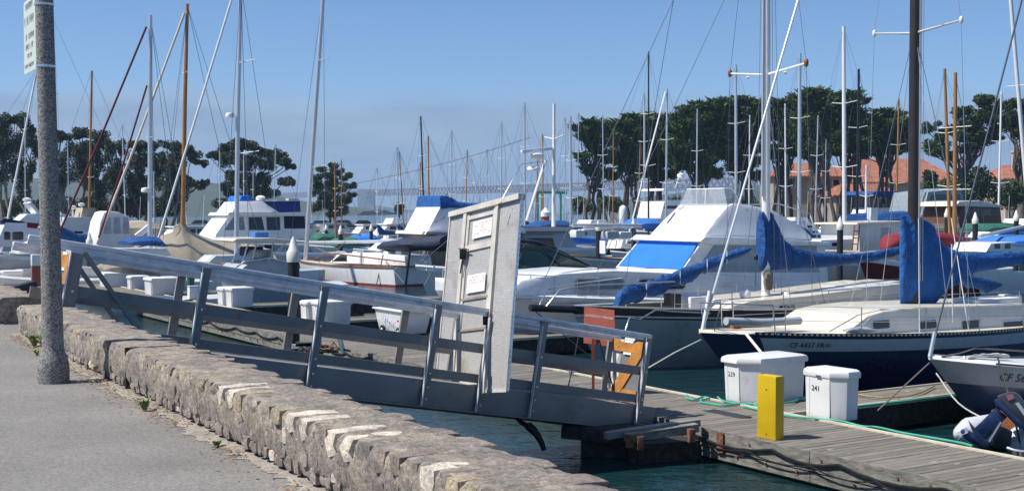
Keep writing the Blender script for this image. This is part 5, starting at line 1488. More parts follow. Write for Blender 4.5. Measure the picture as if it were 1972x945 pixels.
# wooden masted boat under a tan tent
o = pt(235, 560, 62)
fr = Fr((o.x, o.y), N)
Gt = thing('sailboat', 'boat with varnished wooden mast rising from a tan canvas tent', 'sailboat', fr((5, 0, 0)))
h = Hull(fr, 10.5, 3.0, zat(515, 62), zat(520, 66), rake=.8, tr=.6)
h.band(0, 1.0, mat('pale hull grey', (.5, .52, .54), .4), 'hull', Gt); h.band(1.0, 1.5, BLACKR, 'underbody', Gt); h.deck(OFFW, Gt)
rings = []; mb = MB(fr)
tent = [(262, 500, 470), (285, 505, 460), (310, 507, 454), (330, 508, 447), (344, 509, 430), (350, 509, 424), (356, 510, 430), (370, 511, 448), (400, 512, 458), (440, 514, 465), (490, 514, 472), (520, 514, 480)]
for i, (px, yb_, yt_) in enumerate(tent):
    x_, zt_ = fr.at(px, yt_, 0); _, zb_ = fr.at(px, yb_, 1.3); k_ = .35 if 340 < px < 360 else 1.
    rings.append([(x_, 1.4 + .06 * noise.noise(V((i, 0, 0))), zb_), (x_, 1.15, zb_ + (zt_ - zb_) * .35), (x_, .45 * k_, zb_ + (zt_ - zb_) * .82), (x_, .05, zt_), (x_, -.45 * k_, zb_ + (zt_ - zb_) * .8), (x_, -1.15, zb_ + (zt_ - zb_) * .35), (x_, -1.4, zb_)])
mb.loft(rings); tn = mb.build('canvas_tent', TAN, Gt, smooth=50)
tubepart(fr, [fr.p(352, 440, 0), fr.p(356, 200, 0), fr.p(361, 8, 0)], [.12, .11, .08], WOODM, 'mast', Gt, 10)
for sd in (1, -1): tubepart(fr, [fr.p(357, 140, 0), (fr.at(357, 140, 0)[0], .5 * sd, fr.at(357, 139, 0)[1])], .025, ALUW, 'spreader', Gt)
tubepart(fr, [fr.p(355, 26, 0), fr.p(268, 260, 0), fr.p(186, 470, 0)], .06, mat('pale furled sail', (.62, .57, .47), .85, var=.15, scale=6), 'furled_jib', Gt, 8)
for x2, y2 in ((505, 470), (470, 500), (300, 500), (310, 500)): tubepart(fr, [fr.p(361, 12, 0), fr.p(x2, y2, 0 if x2 > 500 else 1.2)], .012, WIRE, 'stay', Gt, 4)

# cutter with dark red furled sails
o = pt(108, 500, 58)
fr = Fr((o.x, o.y), N)
Ct = thing('sailboat', 'cutter with silver mast and two dark red furled headsails', 'sailboat', fr((4, 0, 0)))
h = Hull(fr, 9.5, 2.9, 1.3, 1.0, rake=.8, tr=.55)
h.band(0, 1.0, mat('dull white hull', (.55, .55, .55), .4), 'hull', Ct); h.band(1.0, 1.5, BLACKR, 'underbody', Ct); h.deck(OFFW, Ct)
DRED = mat('dark red sunstrip', (.10, .008, .016), .8, var=.2)
body(fr, [fr.at(215, 492, .8), fr.at(228, 478, .8), fr.at(320, 478, .8), fr.at(330, 492, .8)], lambda x, z: .9, OFFW, 'cabin', Ct, bevel=.04)
tubepart(fr, [fr.p(289, 480, 0), fr.p(289, 200, 0), fr.p(290, 30, 0)], [.12, .11, .09], ALU, 'mast', Ct, 10)
tubepart(fr, [fr.p(282, 52, 0), fr.p(200, 250, 0), fr.p(110, 458, 0)], .05, DRED, 'furled_jib', Ct, 8)
tubepart(fr, [fr.p(283, 165, .1), fr.p(236, 320, .1), fr.p(190, 458, .1)], .045, DRED, 'furled_staysail', Ct, 8)
for sd in (1, -1): tubepart(fr, [fr.p(289, 265, 0), (fr.at(289, 265, 0)[0], .6 * sd, fr.at(289, 264, 0)[1])], .025, ALUW, 'spreader', Ct)
x, z = fr.at(281, 366, 0); mb = MB(fr); mb.lathe([(.03, -.12), (.22, -.1), (.24, 0), (.2, .1), (.03, .13)], (x, 0, z), 12); mb.build('radar_dome', WHITE, Ct, smooth=50)
for x2, y2, yy in ((335, 400, 0), (360, 440, 0), (300, 480, 1.2)): tubepart(fr, [fr.p(290, 36, 0), fr.p(x2, y2, yy)], .012, WIRE, 'stay', Ct, 4)

# sloop with tall silver mast and white furled jib
o = pt(345, 520, 57.5)
fr = Fr((o.x, o.y), N)
Sl = thing('sailboat', 'sloop with tall silver mast, mast radar and white furled jib', 'sailboat', fr((5, 0, 0)))
h = Hull(fr, 6.6, 2.3, 1.3, 1.0, rake=.8, tr=.6)
h.band(0, 1.0, WHITE, 'hull', Sl); h.band(1.0, 1.5, BLACKR, 'underbody', Sl); h.deck(OFFW, Sl)
tubepart(fr, [fr.p(455, 495, 0), fr.p(458, 220, 0), fr.p(464, -40, 0)], [.115, .11, .09], ALU, 'mast', Sl, 10)
tubepart(fr, [fr.p(452, -20, 0), fr.p(370, 250, 0), fr.p(302, 470, 0)], .055, ALUW, 'furled_jib', Sl, 8)
x, z = fr.at(443, 222, 0); mb = MB(fr); mb.lathe([(.03, -.12), (.20, -.1), (.22, 0), (.18, .1), (.03, .13)], (x, 0, z), 12); mb.build('radar_dome', WHITE, Sl, smooth=50)
tubepart(fr, [fr.p(458, 122, 0), (fr.at(478, 118, 0)[0], .9, fr.at(478, 118, 0)[1])], .02, ALUW, 'spreader', Sl)
tubepart(fr, [fr.p(458, 296, 0), (fr.at(486, 292, 0)[0], .9, fr.at(486, 292, 0)[1])], .025, ALUW, 'spreader', Sl)
tubepart(fr, [fr.p(500, 275, 0), fr.p(455, 372, .4)], .05, ALU, 'radar_strut', Sl, 5) if False else None
for x2, y2, yy in ((540, 480, 0), (430, 500, 1.2), (480, 500, 1.2)): tubepart(fr, [fr.p(464, -30, 0), fr.p(x2, y2, yy)], .012, WIRE, 'stay', Sl, 4)
body(fr, [fr.at(400, 505, .8), fr.at(415, 492, .8), fr.at(500, 492, .8), fr.at(510, 505, .8)], lambda x, z: .85, OFFW, 'cabin', Sl, bevel=.04)
tubepart(fr, [fr.p(460, 468, 0), fr.p(585, 470, 0)], .05, ALU, 'boom', Sl, 6)

# hardtop fishing boat behind the dock boxes
o = pt(418, 560, 47.5)
fr, Hh, h = motor((o.x, o.y), N, 5.0, 2.6, zat(527, 47.5), .95, 'small white hardtop boat with cream roof behind the dock boxes', mat('blue grey hull', (.30, .36, .42), .35, var=.06))
y0 = 1.2; whh = lambda x, z: 1.2 - .08 * (z - 1.4)
body(fr, [fr.at(446, 464, y0), fr.at(454, 459, y0), fr.at(520, 458, y0), fr.at(556, 461, y0), fr.at(554, 468, y0), fr.at(454, 468, y0)], lambda x, z: 1.35, CREAM, 'hardtop', Hh, bevel=.04)
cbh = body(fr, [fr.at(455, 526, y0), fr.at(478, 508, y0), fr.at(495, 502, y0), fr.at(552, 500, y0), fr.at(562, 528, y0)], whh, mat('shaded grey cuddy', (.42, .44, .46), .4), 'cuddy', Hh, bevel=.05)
for a, b in (((446, 508), (462, 468)), ((466, 508), (478, 468)), ((520, 502), (526, 468)), ((515, 502), (550, 468)), ((486, 502), (494, 468))): tubepart(fr, [fr.p(*a, 1.15), fr.p(*b, 1.2)], .03, BLACKM if a[0] < 440 else STEEL, 'roof_strut', Hh, 5)
body(fr, [fr.at(470, 503, .4), fr.at(480, 480, .4), fr.at(514, 480, .4), fr.at(518, 503, .4)], lambda x, z: .95, GLASSP, 'windscreen', Hh)
mb = MB(fr); mb.box(fr.p(484, 492, 0), (.7, .8, .7)); mb.build('seat', NAVYC, Hh, bevel=.06)
tubepart(fr, [fr.p(448, 520, 1.2), fr.p(470, 504, 1.2), fr.p(520, 497, 1.2), fr.p(556, 505, 1.2)], .03, ALUW, 'grab_rail', Hh, 5)
mb = MB(fr); a = h.p(.62, .25, 1); mb.tube([(a[0], a[1] - .05, a[2]), (a[0], a[1] + .03, a[2])], .09, 8); mb.build('port', BLACKM, Hh)
x, z = fr.at(500, 452, 0); mb = MB(fr); mb.box((x, 0, z), (.55, .5, .2)); mb.build('roof_crate', BLUEF, Hh, bevel=.03)

# canvas covered boats at the left
def covered(o, L, B, fb, pts, m, label, hullm=WHITE, hd=None, y=0.):
    fr, root, h = motor(o, hd or N, L, B, fb, fb * .75, label, hullm)
    rings = []; mb = MB(fr)
    for i, (px, yb_, yt_) in enumerate(pts):
        x_, zt_ = fr.at(px, yt_, y); _, zb_ = fr.at(px, yb_, y); wd = B * .46
        rings.append([(x_, wd, zb_), (x_, wd * .92, zb_ + (zt_ - zb_) * .5), (x_, wd * .6, zb_ + (zt_ - zb_) * (.92 + .06 * noise.noise(V((i, 1, 1))))), (x_, 0, zt_), (x_, -wd * .6, zb_ + (zt_ - zb_) * .92), (x_, -wd * .92, zb_ + (zt_ - zb_) * .5), (x_, -wd, zb_)])
    mb.loft(rings); mb.build('canvas_cover', m, root, smooth=32); return fr, root
o = pt(150, 520, 66)
fr, r_, h = motor((o.x, o.y), N, 7.5, 2.9, 1.4, 1.1, 'boat under a tall white canvas enclosure near the lamp post')
en = body(fr, [fr.at(186, 478, 1.2), fr.at(194, 428, 1.2), fr.at(202, 409, 1.2), fr.at(212, 406, 1.2), fr.at(232, 409, 1.2), fr.at(250, 420, 1.2), fr.at(254, 478, 1.2)], lambda x, z: 1.25 - .12 * (z - 2), WHITEC, 'canvas_enclosure', r_, bevel=.06)
for xa, xb in ((200, 214), (218, 232), (236, 248)): pane(fr, [fr.at(xa, 450, 1.2), fr.at(xa + 3, 418, 1.2), fr.at(xb, 418, 1.2), fr.at(xb + 1, 450, 1.2)], lambda x, z: 1.25 - .12 * (z - 2), VINYL, en, 'vinyl_window', .02)
o = pt(215, 520, 70)
fr, r_ = covered((o.x, o.y), 8.5, 2.9, 1.4, ((215, 450, 432), (230, 452, 426), (270, 452, 424), (295, 452, 428), (302, 452, 436)), TAN, 'boat with a low tan canvas top behind the red furled sails')
mb = MB(fr); mb.bar(fr.p(262, 456, 1.4), fr.p(298, 428, 1.4), .3, .3); mb.build('arch_leg', WHITE, r_, bevel=.05)
o = pt(232, 530, 55.5)
fr, r_ = covered((o.x, o.y), 4.6, 2.2, .9, ((238, 470, 464), (250, 472, 457), (280, 472, 453), (300, 474, 456), (310, 474, 468)), BLUEC, 'small boat with faded blue cover in front of the tan tent')
o = pt(182, 545, 45.5)
fr, r_ = covered((o.x, o.y), 4.9, 2.2, .75, ((190, 520, 515), (205, 522, 505), (225, 524, 498), (250, 526, 492), (272, 528, 494), (288, 530, 508), (294, 530, 520)), BROWNC, 'low boat under a rumpled grey brown tarpaulin behind the dock boxes')
# boats at the left edge
o = pt(-60, 520, 70)
fr, r_, h = motor((o.x, o.y), N, 7.2, 2.8, 1.5, 1.1, 'white cabin boat with dark blue roof cloth at the left edge')
b_ = body(fr, [fr.at(-10, 475, 1.2), fr.at(10, 428, 1.2), fr.at(55, 430, 1.2), fr.at(75, 440, 1.2), fr.at(75, 475, 1.2)], lambda x, z: 1.25, WHITE, 'cabin', r_, bevel=.05)
body(fr, [fr.at(2, 425, 1.1), fr.at(8, 420, 1.1), fr.at(48, 427, 1.1), fr.at(40, 431, 1.1), fr.at(5, 430, 1.1)], lambda x, z: 1.2, NAVYC, 'roof_cloth', r_)
for x0, x1 in ((8, 20), (24, 45)): pane(fr, rrect(*fr.at(x0, 462, 1.25), *fr.at(x1, 446, 1.25), .08), lambda x, z: 1.25, GLASS, b_, 'window', .012)
pane(fr, [fr.at(52, 438, 1.25), fr.at(52, 428, 1.25), fr.at(75, 430, 1.25), fr.at(72, 440, 1.25)], lambda x, z: 1.25, REDC, b_, 'red_panel', .014)
o = pt(-20, 540, 56)
fr, r_ = covered((o.x, o.y), 5.2, 2.2, .9, ((25, 488, 484), (38, 488, 474), (52, 488, 464), (66, 489, 466), (72, 490, 482)), CREAM, 'small open boat with a cream dodger left of the lamp post')
o = pt(0, 470, 92)
fr, r_, h = motor((o.x, o.y), N, 9, 3.2, 1.8, 1.3, 'white sport fisher with raked radar arch left of the lamp post')
body(fr, [fr.at(30, 430, 1.3), fr.at(52, 412, 1.3), fr.at(125, 412, 1.3), fr.at(130, 440, 1.3)], lambda x, z: 1.4, WHITE, 'cabin', r_, bevel=.05)
mb = MB(fr); mb.bar(fr.p(72, 414, .5), fr.p(52, 390, .5), 2.4, .2); mb.build('radar_arch', WHITE, r_)
x, z = fr.at(52, 384, 0); mb = MB(fr); mb.lathe([(.03, -.15), (.3, -.1), (.32, .05), (.03, .15)], (x, 0, z), 10); mb.build('radar_dome', WHITE, r_, smooth=50)
o = pt(115, 470, 84)
fr, r_, h = motor((o.x, o.y), N, 7.5, 3, 1.6, 1.2, 'white work boat with tan wheelhouse right of the lamp post', mat('dark green hull', (.03, .07, .06), .5))
body(fr, [fr.at(120, 445, 1.2), fr.at(124, 418, 1.2), fr.at(175, 418, 1.2), fr.at(178, 445, 1.2)], lambda x, z: 1.3, OFFW, 'cabin', r_, bevel=.04)
body(fr, [fr.at(155, 420, 1.), fr.at(160, 400, 1.), fr.at(184, 400, 1.), fr.at(186, 420, 1.)], lambda x, z: 1.0, TAN, 'wheelhouse', r_)
for px, py in ((140, 400), (157, 395), (112, 412)):
    x, z = fr.at(px, py, .3); mb = MB(fr); mb.lathe([(.04, -.6), (.05, -.1), (.2, -.05), (.22, .1), (.05, .16)], (x, .3, z), 8); mb.build('vent', WHITE, r_, smooth=50)

# ------------------------------------------------------------------ piles with pointed white caps
proto = thing('mooring_pile', 'x', 'pile', (0, 0, 0), 'black piles with white caps')
m_ = MB(); m_.lathe([(.135, -1), (.135, 2.35)], (0, 0, 0), 14); m_.build('shaft', PILE, proto, smooth=40)
m_ = MB(); m_.lathe([(.155, 2.25), (.16, 2.3), (.16, 2.48), (.12, 2.53), (.06, 2.75), (.01, 2.84)], (0, 0, 0), 14); m_.build('cap', PILEC, proto, smooth=40)
used = False
for px, ytop, d, lb in ((565, 455, 28.6, 'thick black pile with white conical cap behind the gangway rail'),
                        (656, 433, 80, 'black pile with white cap behind the ketch mast'), (502, 455, 0, ''),
                        (715, 430, 95, 'thin far pile left of the trawler'), (628, 432, 120, 'far pile with cap beside the parked cars'),
                        (1618, 417, 55, 'black pile with white cap left of the small houseboat'), (1878, 408, 62, 'black pile with white cap right of the blue sail cover'),
                        (1823, 400, 78, 'slender far pile left of the cream roofed trawler'), (1957, 404, 66, 'pile with white cap at the right edge'),
                        (1152, 424, 70, 'fat white capped pile in the gap left of the yacht'), (1220, 420, 75, 'dark pile with cap left of the yacht flybridge'), (1740, 432, 58, 'white capped pile partly hidden by the dark mast cover'),
                        (172, 448, 60, 'pale capped pile just right of the lamp post')):
    if not d: continue
    zt = zat(ytop, d)
    c_ = proto if not used else copy_tree(proto); used = True
    c_.location = (at_x(px, d), d, zt - 2.84); c_['label'] = lb
    k_ = 1.0 if d < 100 else 1.3
    c_.scale = (k_, k_, 1)

# ------------------------------------------------------------------ dock boxes and gear along the left part of the dock
for px, py, kw, lb in ((190, 551, dict(la=.9, lb=1.3, ch=.05, h=.62), 'white dock box farthest left, just right of the gangway brace'),
                       (244, 556, dict(la=.6, lb=.8, ch=.05, h=.56), 'small white dock box second from the left'),
                       (277, 566, dict(la=1.0, lb=1.2, ch=.05, h=.68), 'white dock box with orange label beside the red cans'),
                       (418, 586, dict(la=.6, lb=.7, ch=.04, h=.62), 'smaller box of the white pair left of the black pile'),
                       (402, 588, dict(la=.01, lb=.01), ''),
                       (434, 590, dict(la=.62, lb=.8, ch=.04, h=.68), 'larger box of the white pair left of the black pile'),
                       (578, 618, dict(la=.5, lb=.8, ch=.05, h=.62), 'narrow white dock box just right of the black pile'),
                       (600, 624, dict(la=.72, lb=.95, ch=.05, h=.7), 'white dock box seen between two gangway posts right of the pile')):
    if not lb: continue
    p_ = gp(px, py, DZ); dock_box(p_, lb, None, grp='white dock boxes', **kw)
# orange label patch
p_ = gp(277, 566, DZ)
# red fuel cans, green cone, cooler
p_ = gp(331, 559, DZ)
fc1 = thing('fuel_can', 'red plastic fuel can beside the white dock box', 'fuel can', p_)
m_ = MB(); m_.box(p_ + V((0, 0, .16)), (.42, .3, .32), .4); m_.build('body', REDPLAS, fc1, bevel=.07)
m_ = MB(); m_.tube([p_ + V((-.08, 0, .3)), p_ + V((-.06, 0, .38)), p_ + V((.08, 0, .38)), p_ + V((.1, 0, .3))], .03, 6); m_.build('handle', REDPLAS, fc1)
p_ = gp(344, 559, DZ)
fc2 = thing('fuel_tank', 'second red tank leaning right of the fuel can', 'fuel can', p_)
m_ = MB(); m_.box(p_ + V((0, 0, .17)), (.3, .3, .34), .1); m_.build('body', REDPLAS, fc2, bevel=.09)
m_ = MB(); m_.lathe([(.05, .32), (.05, .42), (.02, .44)], p_, 8); m_.build('cap', BLACKR, fc2, smooth=40)
p_ = gp(313, 560, DZ); jb_ = thing('water_jug', 'small white jug left of the red fuel can', 'jug', p_)
m_ = MB(); m_.lathe([(.10, 0), (.12, .03), (.12, .2), (.05, .27), (.04, .32)], p_, 10); m_.build('body', WHITE, jb_, smooth=50)
m_ = MB(); m_.lathe([(.045, .32), (.045, .36)], p_, 8); m_.build('cap', BLUEF, jb_, smooth=50)
p_ = gp(345, 562, DZ) + N * .5; gc = thing('dock_funnel', 'green bucket shaped power pedestal beside the red cans', 'pedestal', p_)
m_ = MB(); m_.lathe([(.1, 0), (.13, .35), (.20, .75), (.22, .8), (.22, .85)], p_, 14); m_.build('body', mat('dark green plastic', (.02, .16, .10), .5), gc, smooth=40)
m_ = MB(); m_.lathe([(.12, .85), (.12, 1.02), (.03, 1.1)], p_, 10); m_.build('lamp_top', WHITE, gc, smooth=40)
p_ = gp(373, 578, DZ); cl = thing('cooler_box', 'small white cube cooler on green mat behind the gangway posts', 'cooler', p_)
m_ = MB(); m_.box(p_ + V((0, 0, .03)), (.7, .45, .03), .5); m_.build('mat', GREENC, cl)
m_ = MB(); m_.box(p_ + V((0, 0, .27)), (.4, .35, .44), .5); m_.build('body', WHITE, cl, bevel=.03)
m_ = MB(); m_.box(p_ + V((0, 0, .52)), (.42, .37, .05), .5); m_.build('lid', OFFW, cl, bevel=.015)

# white dock cart with sketched lettering
c0 = gp(722, 640, DZ)
crt = thing('dock_cart', 'big white plastic dock cart with faint blue lettering behind the railing', 'cart', c0)
dd = D.copy(); nn_ = N.copy()
PC = lambda a_, b_, z: c0 + dd * a_ + nn_ * b_ + V((0, 0, z))
def cring(k0, k1, z): return [PC(k0, 0 - k1, z), PC(1.75 - k0, 0 - k1, z), PC(1.75 - k0, .8 + k1, z), PC(k0, .8 + k1, z)]
m_ = MB(); m_.loft([cring(.12, -.08, .08), cring(.05, -.03, .38), cring(.0, .0, .62), cring(-.04, .04, .66)]); m_.build('tub', WHITE, crt, bevel=.03)
m_ = MB(); m_.loft([cring(-.06, .06, .665), cring(-.06, .06, .70)]); m_.build('rim', WHITE, crt, bevel=.01)
for a_ in (.4, 1.35):
    for b_ in (.05, .75):
        c_ = PC(a_, b_, .12); m_ = MB(); m_.tube([c_ - nn_ * .04, c_ + nn_ * .04], .12, 12); wl_ = m_.build('wheel', BLACKR, crt, smooth=40)
        m_ = MB(); m_.tube([c_ - nn_ * .05, c_ + nn_ * .05], .05, 10); m_.build('hub', WHITE, wl_, smooth=40)
m_ = MB(); m_.tube([PC(-.05, .1, .6), PC(-.35, .1, .75), PC(-.35, .7, .75), PC(-.05, .7, .6)], .025, 6); m_.build('handle', STEEL, crt)
rs = random.Random(8); m_ = MB()
for k_ in range(16):
    a_ = .45 + rs.random() * .6; z_ = .2 + rs.random() * .32; l_ = rs.uniform(.04, .14)
    m_.bar(PC(a_, .06 - z_ * .12 - .03, z_), PC(a_ + l_, .06 - z_ * .12 - .03, z_ + rs.uniform(-.08, .08)), .004, .018)
m_.build('scrawl', mat('pale blue print', (.42, .47, .70), .7), crt)
m_ = MB(); m_.bar(PC(1.4, -.03, .42), PC(1.5, -.03, .42), .006, .05); m_.build('red_tag', REDPLAS, crt)

# service riser on the dock
p_ = gp(662, 680, DZ); sr_ = thing('service_riser', 'pale green angled pipe riser standing on the dock edge', 'riser', p_)
m_ = MB(); m_.bar(p_, pt(650, 637, p_.y), .14, .10); m_.build('column', mat('pale green paint', (.35, .47, .43), .6, var=.2), sr_)
m_ = MB(); m_.bar(pt(632, 640, p_.y - .05), pt(652, 637, p_.y - .05), .08, .08); m_.build('spout', OFFW, sr_)
pc_ = thing('pile_guide', 'steel pile guide bracket with rollers around the black pile', 'bracket', gp(590, 690, DZ))
for k_, (a_, b_) in enumerate((((545, 668), (602, 664)), ((570, 662), (602, 662)))):
    m_ = MB(); m_.bar(pt(*a_, 28.1), pt(*b_, 28.1), .1, .1); m_.build('arm', STEEL if k_ else OFFW, pc_)
for px in (578, 592): m_ = MB(); c_ = pt(px, 676, 28.0); m_.tube([c_ - V((.03, 0, 0)), c_ + V((.06, 0, 0))], .11, 10); m_.build('roller', BLACKR, pc_, smooth=40)
m_ = MB(); rs = random.Random(2); c0_ = gp(622, 680, DZ)
nr = thing('rope_heap', 'heap of brown rope and netting lying on the dock edge', 'rope', c0_)
pts = [c0_ + V((rs.gauss(0, .28), rs.gauss(0, .2), .03 + abs(rs.gauss(0, .1)))) for _ in range(40)]
m_.tube(pts, .025, 5); m_.build('coils', mat('brown rope', (.17, .10, .07), .95, var=.4, scale=20), nr, smooth=60)

# ------------------------------------------------------------------ green hose and lines on the near dock
hp = [(1322, 760), (1324, 766), (1338, 769), (1352, 764), (1366, 766), (1350, 770), (1352, 774), (1372, 777), (1395, 780), (1440, 776), (1460, 781)]
hose = thing('garden_hose', 'green hose coiled round the large dock box and along the dock edge', 'hose', gp(1440, 782, DZ))
m_ = MB(); m_.tube(smoothpts([gp(x, y, DZ + .03) for x, y in hp]), .018, 6); m_.build('coil', HOSEG, hose, smooth=60)
m_ = MB(); m_.tube(smoothpts([gp(x, y, DZ + .03) for x, y in ((1382, 764), (1395, 772), (1440, 778), (1500, 776), (1530, 772), (1545, 764))]), .018, 6); m_.build('coil', HOSEG, hose, smooth=60)
m_ = MB(); m_.tube(smoothpts([gp(x, y, DZ + .035) for x, y in ((1432, 782), (1460, 788), (1513, 799), (1548, 803), (1600, 808), (1628, 812), (1660, 820), (1690, 822), (1740, 833), (1800, 843), (1850, 852), (1873, 858))]), .018, 6); m_.build('run', HOSEG, hose, smooth=60)
m_ = MB(); m_.tube([gp(x, y, DZ + .035) for x, y in ((1642, 782), (1700, 776), (1770, 769), (1842, 761))], .02, 6); m_.build('run', HOSEG, hose, smooth=60)
m_ = MB(); m_.tube([gp(x, y, DZ + .035) for x, y in ((1644, 757), (1675, 763), (1700, 765), (1750, 762), (1775, 755), (1800, 742))], .016, 5); 
tag(m_.build('yellow_chain', mat('dull yellow rope', (.35, .27, .10), .9, var=.3, scale=30), base=gp(1700, 765, DZ)), 'dull yellow rope lying along the finger pier', 'rope')
m_ = MB(); c_ = gp(1730, 769, DZ); 
hgr = thing('fender_rope', 'short frayed rope hanging off the finger pier side', 'rope', c_); m_.tube([c_ + V((0, 0, .02)), c_ + D * .03 + V((0, 0, -.05)), c_ + D * .05 + V((0, 0, -.42))], .022, 6); m_.build('strand', ROPED, hgr, smooth=60)
c_ = gp(1840, 768, DZ - .1); hgr = thing('fender_rope', 'second rope end hanging near the small sailboat bow', 'rope', c_); m_ = MB(); m_.tube([c_ + V((0, 0, .1)), c_ + V((.0, 0, -.1)), c_ + V((.03, 0, -.25))], .016, 6); m_.build('strand', ROPEW, hgr, smooth=60)
# cleats
for px, py, lb in ((1960, 878, 'metal cleat with rope at the right edge of the dock'), (1100, 722, 'metal cleat on the dock edge seen through the gangway rails')):
    c_ = gp(px, py, DZ); cl = thing('dock_cleat', lb, 'cleat', c_, 'dock cleats')
    m_ = MB(); m_.tube([c_ - D * .16 + V((0, 0, .09)), c_ - D * .06 + V((0, 0, .075)), c_ + D * .06 + V((0, 0, .075)), c_ + D * .16 + V((0, 0, .09))], .022, 6); m_.build('horn_bar', STEEL, cl, smooth=50)
    for s_ in (-.05, .05): m_ = MB(); m_.box(c_ + D * s_ + V((0, 0, .04)), (.04, .05, .08)); m_.build('foot', STEEL, cl)

# ------------------------------------------------------------------ dinghy with tilted outboard
q0 = gp(1952, 872, .0); dgd = 18.3
fd = Fr((at_x(1900, 18.9), 18.9 + .25), N)
dg_ = thing('inflatable_dinghy', 'grey inflatable dinghy with rounded tube ends beside the dock', 'dinghy', fd((1.2, 0, 0)))
for y_ in (-.42, .5):
    m_ = MB(fd); x0 = .0
    m_.tube([(x0, y_, .30), (x0 + .1, y_, .30), (x0 + .35, y_, .31), (x0 + 1.6, y_, .32), (x0 + 2.6, y_ * .6, .4), (x0 + 3.0, 0, .45)], [.03, .13, .235, .24, .23, .2], 16); m_.build('side_tube', HYPAL, dg_, smooth=70)
m_ = MB(fd); m_.box((.75, .04, .4), (.06, .7, .5)); m_.build('transom', TEAK, dg_)
m_ = MB(fd); m_.box((1.8, .04, .15), (2.0, .7, .08)); m_.build('floor', LGREY, dg_)
OD = 18.6
ob = thing('outboard_motor', 'dark blue outboard motor tilted up on the dinghy stern', 'outboard motor', pt(1930, 840, OD))
def pz(pts, w0, w1, m, name, par=None, bev=.015):
    a_ = [pt(x, y, OD - w0) for x, y in pts]; b_ = [pt(x, y, OD + w1) for x, y in pts]
    mb = MB(); mb.prism(a_, b_); return mb.build(name, m, par or ob, bevel=bev)
cw = pz([(1918, 762), (1947, 752), (1962, 757), (1990, 800), (1998, 830), (1975, 834), (1928, 778)], .16, .16, mat('charcoal cowling', (.075, .078, .09), .4, var=.2, coat=.3), 'cowling', bev=.05)
pz([(1937, 760), (1950, 758), (1954, 766), (1942, 771)], .168, -.15, PINK, 'sticker', cw, .0)
pz([(1955, 776), (1962, 774), (1982, 802), (1976, 806)], .168, -.15, WHITE, 'stripe', cw, .0)
pz([(1914, 770), (1922, 766), (1972, 818), (1966, 828), (1918, 780)], .19, .19, OUTB, 'cowl_base', bev=.02)
pz([(1918, 784), (1940, 802), (1900, 846), (1880, 838), (1872, 828)], .07, .07, OUTB, 'leg', bev=.02)
pz([(1864, 808), (1868, 812), (1904, 855), (1894, 860), (1880, 848)], .10, .10, mat('steel blue', (.05, .08, .16), .4), 'cavitation_plate', bev=.004)
mb = MB(); mb.tube([pt(1852, 828, OD), pt(1862, 836, OD), pt(1888, 852, OD), pt(1905, 858, OD)], [.03, .075, .07, .03], 10); mb.build('gearcase', OUTB, ob, smooth=60)
hub = pt(1852, 836, OD)
for k_ in range(3):
    a_ = k_ * 2.094 + .4; ax = (pt(1852, 828, OD) - pt(1862, 836, OD)).normalized(); e1 = ax.cross(V((0, 1, 0))).normalized(); e2 = ax.cross(e1)
    u_ = e1 * math.cos(a_) + e2 * math.sin(a_); v_ = e2 * math.cos(a_) - e1 * math.sin(a_)
    mb = MB(); mb.plate([hub + v_ * .02, hub + u_ * .06 + v_ * .06 + ax * .02, hub + u_ * .13 + v_ * .03 + ax * .03, hub + u_ * .12 - v_ * .04 - ax * .02, hub - v_ * .02], .01); mb.build('propeller_blade', mat('painted propeller', (.35, .37, .42), .35, .3), ob)
pz([(1910, 830), (1925, 818), (1950, 830), (1945, 862), (1915, 862)], .12, .12, BLACKM, 'clamp_bracket', bev=.02)
mb = MB(); mb.tube([pt(1905, 850, OD - .15), pt(1928, 812, OD - .15)], .02, 6); mb.build('tilt_strut', STEEL, ob)

# ================================================================== right hand boats behind the sail covers
o = pt(1560, 500, 60)
fr, r_, h = motor((o.x, o.y), N, 7.6, 3.0, 1.5, 1.2, 'white houseboat with grey sided cabin and red ladder frame', mat('white planked hull', (.66, .64, .58), .5))
hb_ = body(fr, [fr.at(1655, 500, 1.2), fr.at(1652, 432, 1.2), fr.at(1738, 428, 1.2), fr.at(1738, 500, 1.2)], lambda x, z: 1.25, OFFW, 'cabin', r_, bevel=.03)
pane(fr, [fr.at(1695, 470, 1.25), fr.at(1697, 438, 1.25), fr.at(1715, 438, 1.25), fr.at(1715, 470, 1.25)], lambda x, z: 1.25, LGREY, hb_, 'door', .014)
body(fr, [fr.at(1646, 432, 1.3), fr.at(1650, 429, 1.3), fr.at(1745, 425, 1.3), fr.at(1745, 430, 1.3)], lambda x, z: 1.4, CREAM, 'roof', r_)
cb2 = body(fr, [fr.at(1575, 480, 1.1), fr.at(1580, 462, 1.1), fr.at(1640, 460, 1.1), fr.at(1642, 482, 1.1)], lambda x, z: 1.15, WHITE, 'fore_cabin', r_, bevel=.04)
for x0 in (1584, 1602): pane(fr, rrect(*fr.at(x0, 474, 1.15), *fr.at(x0 + 12, 467, 1.15), .06), lambda x, z: 1.15, GLASS, cb2, 'window', .012)
for px in (1645, 1655): tubepart(fr, [fr.p(px - 4, 482, 1.3), fr.p(px, 434, 1.3)], .035, TEAK, 'ladder_rail', r_, 5)
for y in (445, 458, 470): tubepart(fr, [fr.p(1643, y, 1.3), fr.p(1653, y, 1.3)], .025, TEAK, 'rung', r_, 4)
o = pt(1625, 480, 72)
fr, r_ = covered((o.x, o.y), 8, 2.9, 1.3, ((1640, 440, 412), (1655, 440, 410), (1675, 440, 411), (1680, 438, 408), (1700, 436, 408), (1738, 436, 406)), BLUEC, 'boat with square blue canvas enclosure behind the houseboat')
